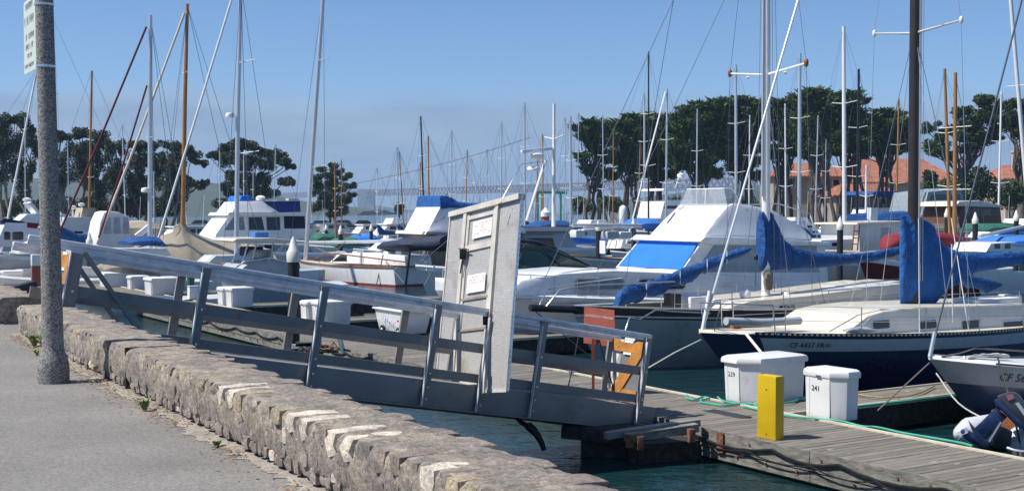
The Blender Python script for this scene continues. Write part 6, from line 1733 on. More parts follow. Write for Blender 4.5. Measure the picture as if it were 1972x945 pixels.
mb = MB(fr); mb.box(fr.p(1680, 415, 1.2), (.55, .3, .9)); mb.build('white_locker', WHITEC, r_)
o = pt(1650, 540, 55)
fr = Fr((o.x, o.y), N); rd_ = thing('sailboat', 'maroon hulled boat half hidden by the tall blue sail cover', 'sailboat', fr((4, 0, 0)))
h = Hull(fr, 9, 2.8, zat(492, 55), 1.0, rake=1, tr=.6); h.band(0, .12, WHITE, 'gunwale', rd_); h.band(.12, 1.0, mat('maroon hull', (.16, .012, .022), .3, coat=.4), 'hull', rd_); h.band(1.0, 1.5, BLACKR, 'underbody', rd_); h.deck(OFFW, rd_)
pth = [(V(fr.p(x, y, 0)), r1, h_) for x, y, r1, h_ in ((1700, 478, .2, .1), (1715, 466, .6, .35), (1790, 462, .7, .45), (1850, 468, .6, .35), (1870, 478, .3, .1))]
cover(fr, refine(pth, 2), REDC, 'boom_tent', rd_, 6)
tubepart(fr, [fr.p(1838, 490, 0), fr.p(1840, 140, 0)], [.11, .08], WOODM, 'mast', rd_, 8)
tubepart(fr, [fr.p(1840, 145, 0), fr.p(1905, 480, .0)], .012, WIRE, 'backstay', rd_, 4)
for y in (245, 365): tubepart(fr, [(fr.at(1839, y, 0)[0], -.9, fr.at(1839, y, 0)[1]), (fr.at(1839, y, 0)[0], .9, fr.at(1839, y, 0)[1])], .022, ALUW, 'spreader', rd_, 4)
o = pt(1870, 540, 57)
fr, r_ = covered((o.x, o.y), 7.5, 2.8, 1.2, ((1905, 470, 466), (1918, 472, 455), (1945, 472, 452), (1980, 472, 452), (2010, 472, 460)), BLUEF, 'white boat with pale blue boom tent at the right edge')
b_ = body(fr, [fr.at(1895, 485, 1.1), fr.at(1905, 468, 1.1), fr.at(1940, 466, 1.1), fr.at(2000, 466, 1.1), fr.at(2010, 485, 1.1)], lambda x, z: 1.2, WHITE, 'cabin', r_, bevel=.05)
for x0 in (1915, 1935): pane(fr, rrect(*fr.at(x0, 479, 1.2), *fr.at(x0 + 11, 469, 1.2), .06), lambda x, z: 1.2, GLASS, b_, 'window', .012)
tubepart(fr, [fr.p(1885, 456, .3), fr.p(1990, 432, .3)], .09, ALU, 'boom', r_, 8)
tubepart(fr, [fr.p(1946, -5, 0), fr.p(1985, 460, 0)], [.09, .1], ALUW, 'mast', r_, 8)
tubepart(fr, [(fr.at(1960, 165, 0)[0], -.6, fr.at(1960, 165, 0)[1]), (fr.at(1960, 165, 0)[0], .6, fr.at(1960, 165, 0)[1])], .02, ALUW, 'spreader', r_, 4)
o = pt(1800, 500, 80)
fr, r_, h = motor((o.x, o.y), N, 9.5, 3.4, 1.7, 1.3, 'trawler with cream roof and brown cabin sides at the right', mat('tan planked hull', (.38, .30, .18), .5), cat='trawler')
b_ = body(fr, [fr.at(1842, 430, 1.4), fr.at(1850, 398, 1.4), fr.at(1925, 398, 1.4), fr.at(1928, 430, 1.4)], lambda x, z: 1.45, mat('brown varnished cabin', (.12, .045, .02), .4, var=.25), 'cabin', r_, bevel=.03)
body(fr, [fr.at(1838, 397, 1.5), fr.at(1845, 388, 1.5), fr.at(1885, 386, 1.5), fr.at(1930, 396, 1.5), fr.at(1928, 400, 1.5)], lambda x, z: 1.6, CREAM, 'roof', r_, bevel=.05)
for x0, x1 in ((1856, 1868), (1872, 1886), (1892, 1908)): pane(fr, rrect(*fr.at(x0, 415, 1.45), *fr.at(x1, 402, 1.45), .06), lambda x, z: 1.45, GLASS, b_, 'window', .012)
o = pt(1840, 480, 88)
fr, r_ = covered((o.x, o.y), 8.5, 3, 1.2, ((1870, 446, 440), (1885, 446, 430), (1930, 446, 428), (1965, 446, 434)), GREENC, 'low boat with dark green cover behind the right hand pile')
o = pt(1745, 480, 92)
fr, r_, h = motor((o.x, o.y), N, 10, 3.8, 2.2, 1.7, 'grey steel motor yacht with long dark windows behind the dark mast', mat('steel grey hull', (.22, .26, .28), .4))
b_ = body(fr, [fr.at(1775, 415, 1.5), fr.at(1785, 370, 1.5), fr.at(1850, 362, 1.5), fr.at(1858, 415, 1.5)], lambda x, z: 1.6, mat('steel grey house', (.25, .3, .32), .4), 'house', r_, bevel=.04)
for y in (375, 392): pane(fr, [fr.at(1790, y + 10, 1.6), fr.at(1793, y, 1.6), fr.at(1848, y - 1, 1.6), fr.at(1850, y + 9, 1.6)], lambda x, z: 1.6, GLASS, b_, 'window', .014)
o = pt(1650, 470, 96)
fr, r_, h = motor((o.x, o.y), N, 8, 3, 1.6, 1.3, 'white runabout under a wide flat blue bimini top')
body(fr, [fr.at(1675, 375, 1.2), fr.at(1682, 368, 1.2), fr.at(1735, 368, 1.2), fr.at(1745, 374, 1.2), fr.at(1740, 379, 1.2), fr.at(1680, 379, 1.2)], lambda x, z: 1.4, BLUEC, 'bimini', r_, bevel=.04)
for px in (1690, 1725): tubepart(fr, [fr.p(px, 378, 1.2), fr.p(px + 3, 420, 1.2)], .03, STEEL, 'bimini_pole', r_, 4)
body(fr, [fr.at(1680, 420, 1.2), fr.at(1690, 400, 1.2), fr.at(1730, 400, 1.2), fr.at(1740, 420, 1.2)], lambda x, z: 1.2, WHITE, 'cabin', r_, bevel=.05)
o = pt(1225, 470, 105)
fr, r_, h = motor((o.x, o.y), N, 10, 3.8, 2.2, 1.6, 'white sport fisher with tall tuna tower behind the yacht')
body(fr, [fr.at(1270, 420, 1.5), fr.at(1278, 388, 1.5), fr.at(1330, 384, 1.5), fr.at(1335, 425, 1.5)], lambda x, z: 1.6, WHITE, 'house', r_, bevel=.05)
pane(fr, [fr.at(1278, 402, 1.6), fr.at(1280, 396, 1.6), fr.at(1325, 396, 1.6), fr.at(1325, 402, 1.6)], lambda x, z: 1.6, GLASS, r_, 'window', .014)
body(fr, [fr.at(1275, 367, 1.4), fr.at(1278, 363, 1.4), fr.at(1328, 363, 1.4), fr.at(1328, 367, 1.4)], lambda x, z: 1.5, WHITE, 'hardtop', r_)
for px in (1285, 1305, 1322): tubepart(fr, [fr.p(px, 366, 1.3), fr.p(px, 388, 1.4)], .04, ALUW, 'tower_leg', r_, 4)
for a, b in (((1300, 363), (1308, 338)), ((1322, 363), (1314, 338)), ((1303, 352), (1319, 352)), ((1306, 342), (1316, 342))): tubepart(fr, [fr.p(*a, .4), fr.p(*b, .2)], .05, ALUW, 'tower_leg', r_, 4)
x, z = fr.at(1311, 338, 0); mb = MB(fr); mb.lathe([(.05, -.2), (.3, -.15), (.32, .1), (.05, .25)], (x, 0, z), 10); mb.build('radar_dome', WHITE, r_, smooth=50)
o = pt(1085, 500, 66)
fr, r_, h = motor((o.x, o.y), N, 7.0, 2.8, 1.5, 1.2, 'white fishing boat with red rubbing strake left of the yacht', mat('grey white wooden hull', (.50, .50, .48), .5))
h.rail(TEAK, r_, .05, .02)
mb = MB(fr); mb.bar(fr.p(1161, 463, 1.5), fr.p(1161, 488, 1.5), .5, .06); mb.build('name_board', WHITE, r_)
tubepart(fr, [fr.p(1102, 434, .4), fr.p(1235, 434, .4)], .1, ALU, 'boom', r_, 8)
for px, py in ((1115, 450), (1130, 448), (1175, 452), (1200, 453)):
    x, z = fr.at(px, py, .5); mb = MB(fr); mb.box((x, .5, z), (.8, .6, .4)); mb.build('deck_gear', WHITEC if px != 1175 else LGREY, r_, bevel=.08)
# crew on nothing: a red lifebuoy locker on the quay, green crane
o = pt(1175, 500, 82)
fr, r_ = covered((o.x, o.y), 7, 2.6, 1.2, ((1205, 440, 432), (1225, 440, 420), (1250, 440, 420), (1275, 440, 430)), BLUEF, 'small boat with faded blue cover left of the tuna tower')
o = pt(935, 480, 100)
fr, r_ = covered((o.x, o.y), 8.5, 2.8, 1.2, ((1015, 440, 436), (1040, 440, 425), (1080, 442, 424), (1110, 442, 436)), BLUEC, 'low boat with deep blue cover seen behind the trawler arch')
for k_, (px, d, m_, lb) in enumerate(((690, 110, BLUEB, 'small boat with bright blue cover left of the trawler'), (620, 118, GREENC, 'boat with green cover beside the far pile'), (655, 100, GREENC, 'boat with teal green cover behind the ketch cabin'), (740, 90, WHITEC, 'boat with white peaked cover left of the trawler bridge'))):
    o = pt(px - 60, 480, d); y = 408 + 3.0 * 2400 / d
    covered((o.x, o.y), 7.5, 2.7, 1.1, ((px - 18, y - 6, y - 12), (px - 6, y - 6, y - 22), (px + 10, y - 6, y - 19), (px + 22, y - 6, y - 25), (px + 38, y - 6, y - 12)), m_, lb)

def free(c, L, B):
    a = c.dot(N), c.dot(D)
    for q, hh, l2, b2 in OCC:
        if abs(q.y - c.y) > 30: continue
        al = abs(hh.dot(N)) * l2 / 2 + abs(hh.dot(D)) * b2 / 2; ad_ = abs(hh.dot(D)) * l2 / 2 + abs(hh.dot(N)) * b2 / 2
        if abs(q.dot(N) - a[0]) < al + L / 2 + .3 and abs(q.dot(D) - a[1]) < ad_ + B / 2 + .35: return False
    return True
HGM = mat('far teal hull', (.05, .12, .14), .4)
# far cabin boats filling the rows between the masts
def far_motor(px, d, L, label, hm=None, roof=None, fly=False, flip=False):
    hd = -N if flip else N
    for k in range(120):
        dd_ = d + (.6 * ((k + 1) // 2) * (1 if k % 2 else -1)); B = L * .34
        if dd_ > 178 or dd_ < 60: continue
        c = V((at_x(px, dd_), dd_, 0))
        if free(c, L, B): break
    bw = c - hd * L / 2
    fr, rt, h = motor((bw.x, bw.y), hd, L, B, .14 * L, .11 * L, label, hm)
    rt['group'] = 'cabin boats in the far rows'
    z0 = .12 * L; zc = z0 + 1.25
    wf_ = lambda x, z: B * .38
    cb = body(fr, [(.28 * L, z0 * .9), (.38 * L, z0 + .5), (.46 * L, zc), (.80 * L, zc), (.82 * L, z0 * .8)], wf_, WHITE, 'cabin', rt, bevel=.05)
    for a in (.48, .58, .68): pane(fr, [(a * L, zc - .55), (a * L, zc - .15), ((a + .085) * L, zc - .15), ((a + .085) * L, zc - .55)], wf_, GLASS, cb, 'window', .014)
    body(fr, [(.42 * L, zc + .01), (.43 * L, zc + .1), (.9 * L, zc + .1), (.9 * L, zc + .01)], lambda x, z: B * .44, roof or WHITE, 'roof', rt)
    if fly: body(fr, [(.5 * L, zc + .1), (.54 * L, zc + .75), (.72 * L, zc + .75), (.76 * L, zc + .1)], lambda x, z: B * .34, roof or WHITE, 'flybridge', rt, bevel=.05)
    tubepart(fr, [(.75 * L, B * .3, zc), (.77 * L, B * .3, zc + 3.2)], .02, ALUW, 'whip_antenna', rt, 4)
    tubepart(fr, [(.02 * L, 0, z0 + .7), (.3 * L, B * .35, z0 + .7)], .03, STEEL, 'bow_rail', rt, 4)

# ------------------------------------------------------------------ far sailboats: mast by mast
def far_sail(xt, yt, xb, d, mm, r0, hm, cm, label, flip=False, spr=(.45, .7), furl=None, wire=True):
    hd = -N if flip else N
    for k in range(120):
        dd_ = d + (.6 * ((k + 1) // 2) * (1 if k % 2 else -1))
        if dd_ > 178 or dd_ < 50: continue
        H = zat(yt, dd_); L = max(6.5, min(11, H * .72)); B = L * .29
        mp_ = V((at_x(xb, dd_), dd_, 0)); bw = mp_ - hd * (.42 * L)
        if free(bw + hd * L / 2, L, B): break
    fr = Fr((bw.x, bw.y), hd); sgn = 1 if not flip else -1
    rt = thing('sailboat', label, 'sailboat', fr((L / 2, 0, 0)), 'sailboats moored in the far rows')
    fb_ = .11 * L; h = Hull(fr, L, B, fb_, fb_ * .8, rake=.09 * L, tr=.6)
    h.band(0, 1.0, hm, 'hull', rt, nt=10, nf=2); h.deck(OFFW, rt, nt=8)
    mx = .42 * L
    body(fr, [(mx - .10 * L, fb_ * .85), (mx - .04 * L, fb_ + .3), (mx + .3 * L, fb_ + .35), (mx + .32 * L, fb_ * .8)], lambda x, z: B * .3, OFFW, 'cabin', rt)
    pane(fr, [(mx, fb_ + .08), (mx, fb_ + .22), (mx + .26 * L, fb_ + .24), (mx + .26 * L, fb_ + .1)], lambda x, z: B * .3, GLASS, rt, 'window', .014)
    lean = (at_x(xt, dd_) - at_x(xb, dd_)) / hd.x if abs(hd.x) > .2 else 0
    ms = tubepart(fr, [(mx, 0, fb_), (mx + lean, 0, H)], [r0, r0 * .75], mm, 'mast', rt, 8)
    for s_ in spr:
        for sd in (1, -1): tubepart(fr, [(mx + lean * s_, 0, H * s_), (mx + lean * s_ + .05, .09 * L * sd, H * s_ + .1)], .022, ALUW, 'spreader', ms, 4)
    bm_ = .40 * L
    if cm:
        pth = [((mx - .1, 0, fb_ + 1.7), .06, .1), ((mx + .15, 0, fb_ + 1.25), .16, .55), ((mx + .12 * L, 0, fb_ + .95), .17, .26), ((mx + bm_ * .7, 0, fb_ + .9), .14, .2), ((mx + bm_, 0, fb_ + .92), .06, .08)]
        cover(fr, refine(pth, 2), cm, 'sail_cover', rt, int(xb), 8, .2)
    else: tubepart(fr, [(mx, 0, fb_ + .9), (mx + bm_, 0, fb_ + .9)], .06, mm, 'boom', rt, 6)
    if furl: tubepart(fr, [(.2, 0, fb_ + .3), (mx + lean - .15, 0, H * furl)], .065, ALUW, 'furled_jib', rt, 6)
    if wire:
        rr = .0026 * dd_ / 24
        tubepart(fr, [(.1, 0, fb_), (mx + lean, 0, H)], rr, WIRE, 'forestay', rt, 3); tubepart(fr, [(L, 0, fb_ * .8), (mx + lean, 0, H)], rr, WIRE, 'backstay', rt, 3)
        for sd in (1, -1): tubepart(fr, [(mx + .1, B * .48 * sd, fb_), (mx + lean * spr[-1], .09 * L * sd if spr else 0, H * spr[-1]), (mx + lean, 0, H)], rr * .8, WIRE, 'shroud', rt, 3)
W_, A_, Y_, K_ = ALUW, ALU, WOODM, BLACKM
HG = mat('far navy hull', (.03, .05, .12), .4); HK = mat('far black hull', (.03, .03, .035), .4); HGR = mat('far green hull', (.03, .10, .08), .4); HW = WHITE
T_ = [
 (106, 36, 107, 76, A_, .10, HW, BLUEC, 'white sloop with tall silver mast hidden behind the lamp post', 0),
 (178, 136, 170, 86, Y_, .10, HW, TAN, 'sailboat with slim wooden mast right of the lamp post', 0),
 (50, 225, 49, 120, A_, .07, HW, None, 'sailboat with short grey mast left of the lamp post', 0),
 (132, 270, 133, 130, A_, .06, HW, None, 'sailboat whose thin mast stands against the left trees beside the post', 1),
 (238, 240, 243, 112, W_, .06, HG, BLUEF, 'sailboat with thin white mast under the red furled sails', 0),
 (297, 330, 297, 100, A_, .08, HW, None, 'sailboat with short mast close beside the cutter mast', 1),
 (60, 130, 0, 74, W_, .075, HW, None, 'sailboat with pale raked mast leaning right at the left edge', 1),
 (424, 276, 423, 125, A_, .07, HW, BLUEC, 'sailboat with grey mast left of the round topped tree', 0),
 (470, 296, 470, 140, W_, .07, HW, None, 'sailboat with white mast in front of the round topped tree', 0),
 (488, 318, 487, 128, A_, .06, HG, None, 'navy sailboat with short mast before the round topped tree', 1),
 (531, 278, 526, 132, A_, .07, HW, BLUEC, 'sailboat with grey mast right of the round topped tree', 0),
 (645, 312, 647, 120, Y_, .10, HGR, TAN, 'sailboat with wooden mast in front of the small conifer', 0),
 (658, 308, 658, 135, Y_, .08, HW, None, 'sailboat with darker wooden mast right of the small conifer', 1),
 (726, 322, 727, 128, W_, .05, HW, BLUEC, 'sailboat with thin white mast and flag left of the trawler', 0),
 (766, 282, 766, 118, A_, .08, HW, BLUEC, 'sailboat with silver mast left of the blue flybridge cover', 0),
 (770, 292, 779, 140, Y_, .07, HW, None, 'sailboat with leaning wooden mast at the left end of the flybridge cover', 1),
 (811, 224, 818, 128, K_, .10, HK, NAVYC, 'sailboat with tall black leaning mast above the blue flybridge cover', 0),
 (825, 262, 827, 138, Y_, .10, HW, TAN, 'sailboat with wooden mast right of the black mast', 0),
 (810, 312, 810, 150, Y_, .06, HW, None, 'sailboat with short wooden mast behind the black mast', 1),
 (870, 250, 869, 134, A_, .10, HW, BLUEC, 'sailboat with stout silver mast left of the gate top', 0),
 (900, 288, 896, 146, Y_, .07, HW, None, 'sailboat with short wooden mast left of the gate', 1),
 (908, 304, 930, 140, W_, .05, HW, None, 'sailboat with slanting white mast above the gate', 1),
 (938, 286, 938, 150, A_, .07, HK, None, 'dark hulled sailboat with short grey mast above the gate', 0),
 (966, 234, 965, 138, A_, .10, HW, BLUEC, 'sailboat with silver mast over the middle of the gate', 0),
 (1010, 198, 1011, 124, A_, .12, HW, BLUEC, 'sailboat with tall silver mast over the right end of the gate', 0),
 (1045, 258, 1046, 126, Y_, .08, HW, None, 'sailboat with wooden mast beside the radar scanner', 1),
 (1036, 300, 1030, 152, Y_, .10, HG, None, 'sailboat with thick wooden mast behind the radar dome', 0),
 (1088, 226, 1090, 132, A_, .06, HW, None, 'sailboat with thin mast right of the white signal mast', 1),
 (1098, 224, 1100, 88, A_, .12, HW, BLUEB, 'sailboat with thick grey mast and bright blue cover right of the signal mast', 0),
 (1114, 216, 1112, 140, A_, .06, HW, None, 'sailboat with thin mast left of the first cypress', 0),
 (1160, 222, 1163, 134, A_, .07, HW, None, 'sailboat with mast in front of the first cypress', 1),
 (1181, 255, 1180, 128, Y_, .07, HW, TAN, 'sailboat with wooden mast between the first two cypresses', 0),
 (1248, 100, 1249, 102, K_, .08, HK, None, 'sailboat with tall thin dark mast above the second cypress', 1),
 (1240, 180, 1241, 110, A_, .10, HG, BLUEC, 'navy sailboat with grey mast before the second cypress', 0),
 (1233, 270, 1229, 120, Y_, .07, HW, None, 'sailboat with short wooden mast before the second cypress', 1),
 (1284, 170, 1282, 104, A_, .09, HW, BLUEC, 'sailboat with grey mast and raked white jib before the cypresses', 0),
 (1342, 210, 1341, 126, A_, .09, HW, None, 'sailboat with silver mast over the yacht flybridge', 0),
 (1415, 125, 1418, 98, A_, .13, HW, BLUEC, 'sailboat with stout grey mast and long spreaders left of the big white mast', 0),
 (1443, 222, 1442, 128, W_, .08, HW, None, 'sailboat with white mast just left of the big white mast', 1),
 (1510, 200, 1514, 112, W_, .09, HW, BLUEC, 'sailboat with white mast right of the big white mast', 0),
 (1538, 103, 1539, 82, A_, .14, HG, BLUEC, 'sailboat with thick grey mast right of the big white mast', 0),
 (1575, 222, 1569, 124, A_, .08, HW, None, 'sailboat with short silver mast in front of the tiled house', 1),
 (1590, 268, 1588, 136, A_, .06, HW, None, 'sailboat with shortest mast in front of the tiled house', 0),
 (1621, 52, 1627, 68, W_, .125, HW, BLUEC, 'sailboat with tall white mast and two pairs of spreaders', 0),
 (1652, 133, 1650, 94, K_, .11, HK, None, 'sailboat with black mast and white spreaders', 1),
 (1668, 318, 1667, 90, W_, .09, HW, BLUEC, 'short white mast with radar dome before the tiled roof', 0),
 (1730, 190, 1725, 116, Y_, .10, HW, BLUEC, 'sailboat with honey coloured mast left of the dark mast', 0),
 (1812, 134, 1832, 76, Y_, .10, HW, TAN, 'ketch with leaning honey coloured mast right of the dark mast', 0),
 (1927, 176, 1922, 98, W_, .10, HW, BLUEF, 'sailboat with white mast and twin spreaders at the right', 0),
]
for q in T_:
    far_sail(q[0], q[1], q[2], q[3], q[4], q[5], q[6], q[7], q[8], bool(q[9]), furl=(.98 if 'raked' in q[8] and 'jib' in q[8] else None))

for px, d, L, lb, hm, rf, fl, fp in (
 (700, 150, 8, 'far white cabin boat near the shore end left of the trawler', None, None, 0, 0), (745, 128, 9, 'far cabin boat with flybridge just left of the trawler bow', None, None, 1, 0),
 (655, 165, 8, 'far small cruiser below the conifer', None, None, 0, 1), (560, 150, 9, 'far cruiser left of the conifer with blue roof', None, BLUEF, 0, 0),
 (1120, 112, 9, 'far white flybridge boat right of the trawler aft cabin', None, None, 1, 0), (1160, 138, 8, 'far cabin boat below the yellow green bush', None, None, 0, 1),
 (1215, 150, 9, 'far boat with blue roof below the second cypress', HGM, BLUEF, 0, 0), (1090, 158, 8, 'far cabin boat beyond the bright blue cover', None, None, 0, 0),
 (1500, 100, 9, 'white flybridge boat right of the yacht stern', None, None, 1, 0), (1545, 128, 10, 'far cruiser below the left tiled house', None, None, 1, 1),
 (1600, 140, 9, 'far cabin boat below the low red roofed wing', None, None, 0, 0), (1690, 135, 9, 'far white cruiser under the honey coloured mast', None, None, 1, 0),
 (1760, 150, 9, 'far cabin boat behind the dark bronze mast', None, None, 0, 1), (1900, 130, 9, 'far cabin boat below the tall hedge', None, None, 0, 0), (1950, 112, 10, 'white flybridge boat below the hedge at the right edge', None, None, 1, 0),
 (30, 130, 9, 'far cabin boat below the leftmost eucalyptus', None, None, 1, 0), (150, 118, 9, 'far cruiser beyond the work boat right of the post', None, None, 0, 1), (225, 140, 9, 'far cabin boat below the dense eucalyptus', None, None, 1, 0), (340, 120, 9, 'far white boat behind the varnished mast', None, None, 0, 0),
 (395, 150, 8, 'far small white boat left of the dark blue enclosure', None, None, 0, 1)):
    far_motor(px, d, L, lb, hm, rf, bool(fl), bool(fp))

# ================================================================== far shore
GRASS = mat('far shore ground', (.12, .115, .075), .95, var=.4, scale=.15, bump=.4)
def shore(name, pts):
    mb = MB(); mb.prism([(x, y, -1) for x, y in pts], [(x, y, 1.1) for x, y in pts]); return kind(mb.build(name, GRASS, base=(0, 0, 0)), 'structure')
shore('far_shore', [(-420, 186), (at_x(715, 186), 186), (at_x(740, 230), 230), (at_x(700, 330), 330), (-420, 330)])
shore('far_shore', [(at_x(1105, 182), 182), (420, 182), (420, 420), (at_x(1140, 420), 420)])
def rocks(x0, x1, y, label):
    rs = random.Random(int(x0)); mb = MB()
    x = x0
    while x < x1:
        for k in range(2):
            s_ = rs.uniform(.4, 1.0); c_ = V((x + rs.uniform(-.4, .4), y - rs.uniform(0, 1.6), rs.uniform(-.2, .8) if k else .1))
            v8 = [c_ + V((i * s_ * rs.uniform(.3, .6), j * s_ * rs.uniform(.3, .6), kk * s_ * rs.uniform(.25, .5))) for i, j, kk in ((-1, -1, -1), (1, -1, -1), (1, 1, -1), (-1, 1, -1), (-1, -1, 1), (1, -1, 1), (1, 1, 1), (-1, 1, 1))]
            mb.hexa(v8[:4], v8[4:])
        x += rs.uniform(.5, 1)
    o = kind(mb.build('rock_revetment', CONC, base=(0, 0, 0)), 'stuff'); o['label'] = label; o['category'] = 'rocks'
rocks(at_x(-60, 186), at_x(715, 186), 186, 'rough grey rocks along the left far shore')
rocks(at_x(1105, 182), at_x(2050, 182), 182, 'rough grey rocks along the right far shore')

# ------------------------------------------------------------------ trees
def leafmat(name, c, var=.45):
    def f(t, b, nd):
        b.inputs['Roughness'].default_value = .75; b.inputs['Specular IOR Level'].default_value = .2
        g = nd('ShaderNodeNewGeometry')
        n = nd('ShaderNodeTexNoise'); n.inputs['Scale'].default_value = .9; n.inputs['Detail'].default_value = 4
        t.links.new(g.outputs['Position'], n.inputs[0])
        r_ = nd('ShaderNodeValToRGB'); e = r_.color_ramp.elements; cc = V(c)
        e[0].position = .34; e[0].color = (*(cc * (1 - var)), 1); e[1].position = .66; e[1].color = (*(cc * (1 + var)), 1)
        t.links.new(n.outputs[0], r_.inputs[0]); t.links.new(r_.outputs[0], b.inputs['Base Color'])
    return special(name, f)
LF_E = leafmat('eucalyptus leaves', (.072, .088, .048)); LF_C = leafmat('cypress leaves', (.062, .102, .032)); LF_P = leafmat('pine needles', (.058, .092, .030)); LF_S = leafmat('shrub leaves', (.085, .11, .030))
BARK = mat('grey brown bark', (.11, .085, .07), .95, var=.35, scale=1.5, bump=.6); BARKP = mat('pale bark', (.24, .21, .18), .95, var=.35, scale=1.2, bump=.5)
def leaves(mb, c, r3, n, size, rs, spiky=0., shell=.45):
    for _ in range(n):
        while True:
            q = V((rs.uniform(-1, 1), rs.uniform(-1, 1), rs.uniform(-1, 1)))
            if q.length <= 1: break
        q = q * (shell + (1 - shell) * rs.random()) if rs.random() < .5 else q.normalized() * rs.uniform(.75, 1.08)
        p = c + V((q.x * r3[0], q.y * r3[1], q.z * r3[2]))
        u = V((rs.gauss(0, 1), rs.gauss(0, 1), rs.gauss(0, .6))).normalized()
        if spiky: u = (u + V((q.x, q.y, .5)) * spiky).normalized()
        v = u.cross(V((rs.gauss(0, 1), rs.gauss(0, 1), rs.gauss(0, 1)))).normalized()
        s_ = size * rs.uniform(.6, 1.4); a = .5 if spiky else .75
        mb.add([p - u * s_ * .5, p + v * s_ * a * .5, p + u * s_ * (.9 if spiky else .5), p - v * s_ * a * .5], [(0, 1, 2, 3)])
def limb(mb, a, b, r0, r1, rs, wob=.12, n=5):
    a, b = V(a), V(b); L = (b - a).length
    pts = [a.lerp(b, i / n) + (V((rs.uniform(-1, 1), rs.uniform(-1, 1), rs.uniform(-.5, .5))) * wob * L * .5 * math.sin(math.pi * i / n) if 0 < i < n else V((0, 0, 0))) for i in range(n + 1)]
    mb.tube(pts, [r0 + (r1 - r0) * i / n for i in range(n + 1)], 6)
    return pts
def tree(kindname, label, d, base_px, clumps, leaf, bark, seed, size=.34, dens=90, spiky=0., trunks=1, flat=.7, group=None, tr=.3, zg=1.0, lean=0.):
    """clumps: (px, py, rx_px, rz_px) read off the outline; depth spread gives the crown its own volume"""
    rs = random.Random(seed); k = d / F
    bp = V((at_x(base_px, d), d, zg))
    root = thing(kindname, label, 'tree', bp, group)
    mb = MB(); cs = []
    for px, py, rx, rz in clumps:
        w_ = rx * k
        for j in range(max(3, int(4 + w_ * 2.2))):
            dy = rs.uniform(-1, 1) * max(1.2, w_ * .9)
            c = V((at_x(px + rs.uniform(-.75, .75) * rx, d), d + dy, zat(py + rs.uniform(-.8, .8) * rz, d)))
            r1 = w_ * rs.uniform(.45, .75); rzz = max(.4, rz * k * rs.uniform(.55, .9))
            cs.append((c, r1, rzz))
    for c, r1, rz_ in cs:
        leaves(mb, c, (r1, r1 * .9, rz_), int(dens * (.5 + r1 * rz_ * 1.5)), size, rs, spiky)
    if spiky > 1:          # ragged sprays that stand off the flat cypress tops
        for c, r1, rz_ in cs:
            for _ in range(16):
                a = rs.uniform(0, 6.283); q = rs.uniform(.5, 1.0)
                p = c + V((math.cos(a) * r1 * q, math.sin(a) * r1 * q, rz_ * rs.uniform(.2, .9)))
                u_ = V((math.cos(a), math.sin(a), rs.uniform(.15, .8))).normalized() * rs.uniform(.6, 1.25); v_ = u_.cross(V((rs.gauss(0, 1), rs.gauss(0, 1), rs.gauss(0, 1)))).normalized() * .14
                mb.add([p - v_, p + v_, p + u_ * .6 + v_ * .8, p + u_, p + u_ * .6 - v_ * .8], [(0, 1, 2, 3, 4)])
    mb.build('crown', leaf, root)
    mt = MB()
    ztop = max(c.z for c, _, _ in cs)
    for t_ in range(trunks):
        b0 = bp + V(((t_ - (trunks - 1) / 2) * 1.1 + 0, rs.uniform(-.5, .5), -.2))
        mine = [c for i, (c, _, _) in enumerate(cs) if i % trunks == t_]
        if not mine: continue
        mid = sum(mine, V((0, 0, 0))) / len(mine)
        fork = b0.lerp(mid, .55) + V((lean, 0, 0)); fork.z = zg + (mid.z - zg) * rs.uniform(.45, .6)
        limb(mt, b0, fork, tr, tr * .7, rs, .1)
        for c in rs.sample(mine, min(len(mine), 9)):
            limb(mt, fork + V((0, 0, rs.uniform(-.8, .3))), c, tr * .45, .05, rs, .18)
    mt.build('trunk', bark, root, smooth=60)
    return root
# eucalyptus on the left: (label, base, clumps)
EU = [
 ('eucalyptus at the far left edge of the tree row', 10, [(0, 245, 22, 18), (20, 268, 22, 20), (5, 300, 22, 22), (-30, 280, 25, 30), (15, 335, 16, 22), (30, 232, 14, 9)]),
 ('eucalyptus with round top just left of the lamp post', 52, [(45, 238, 18, 14), (60, 255, 12, 14), (40, 275, 14, 16), (62, 285, 12, 18), (35, 320, 14, 22), (60, 330, 12, 22), (45, 370, 14, 22)]),
 ('tall eucalyptus just right of the lamp post', 118, [(112, 268, 12, 12), (125, 262, 12, 10), (140, 290, 16, 16), (118, 305, 14, 18), (130, 335, 16, 20), (112, 355, 12, 25)]),
 ('broad eucalyptus behind the slim wooden mast', 160, [(150, 258, 16, 9), (165, 255, 16, 8), (185, 265, 18, 12), (198, 278, 12, 12), (165, 290, 22, 18), (185, 308, 16, 18), (155, 325, 16, 20), (178, 340, 14, 18), (190, 370, 16, 20)]),
 ('eucalyptus with domed top under the red furled sails', 222, [(222, 278, 14, 8), (236, 285, 10, 12), (215, 300, 10, 16), (228, 320, 16, 18), (210, 345, 14, 20), (230, 362, 16, 22), (245, 335, 12, 22)]),
 ('dense eucalyptus behind the cutter mast', 272, [(262, 285, 14, 10), (278, 282, 14, 8), (300, 282, 10, 10), (262, 312, 16, 18), (285, 310, 18, 18), (275, 345, 20, 22), (300, 340, 14, 22), (262, 375, 16, 20), (290, 378, 16, 18)]),
 ('rightmost eucalyptus of the left row with drooping right side', 338, [(330, 280, 16, 9), (348, 283, 16, 9), (365, 292, 12, 10), (318, 305, 14, 16), (345, 305, 18, 14), (375, 305, 14, 10), (388, 318, 10, 8), (335, 335, 18, 20), (322, 370, 16, 20), (345, 372, 14, 18), (378, 355, 16, 10), (395, 352, 8, 7), (360, 345, 12, 10)]),
]
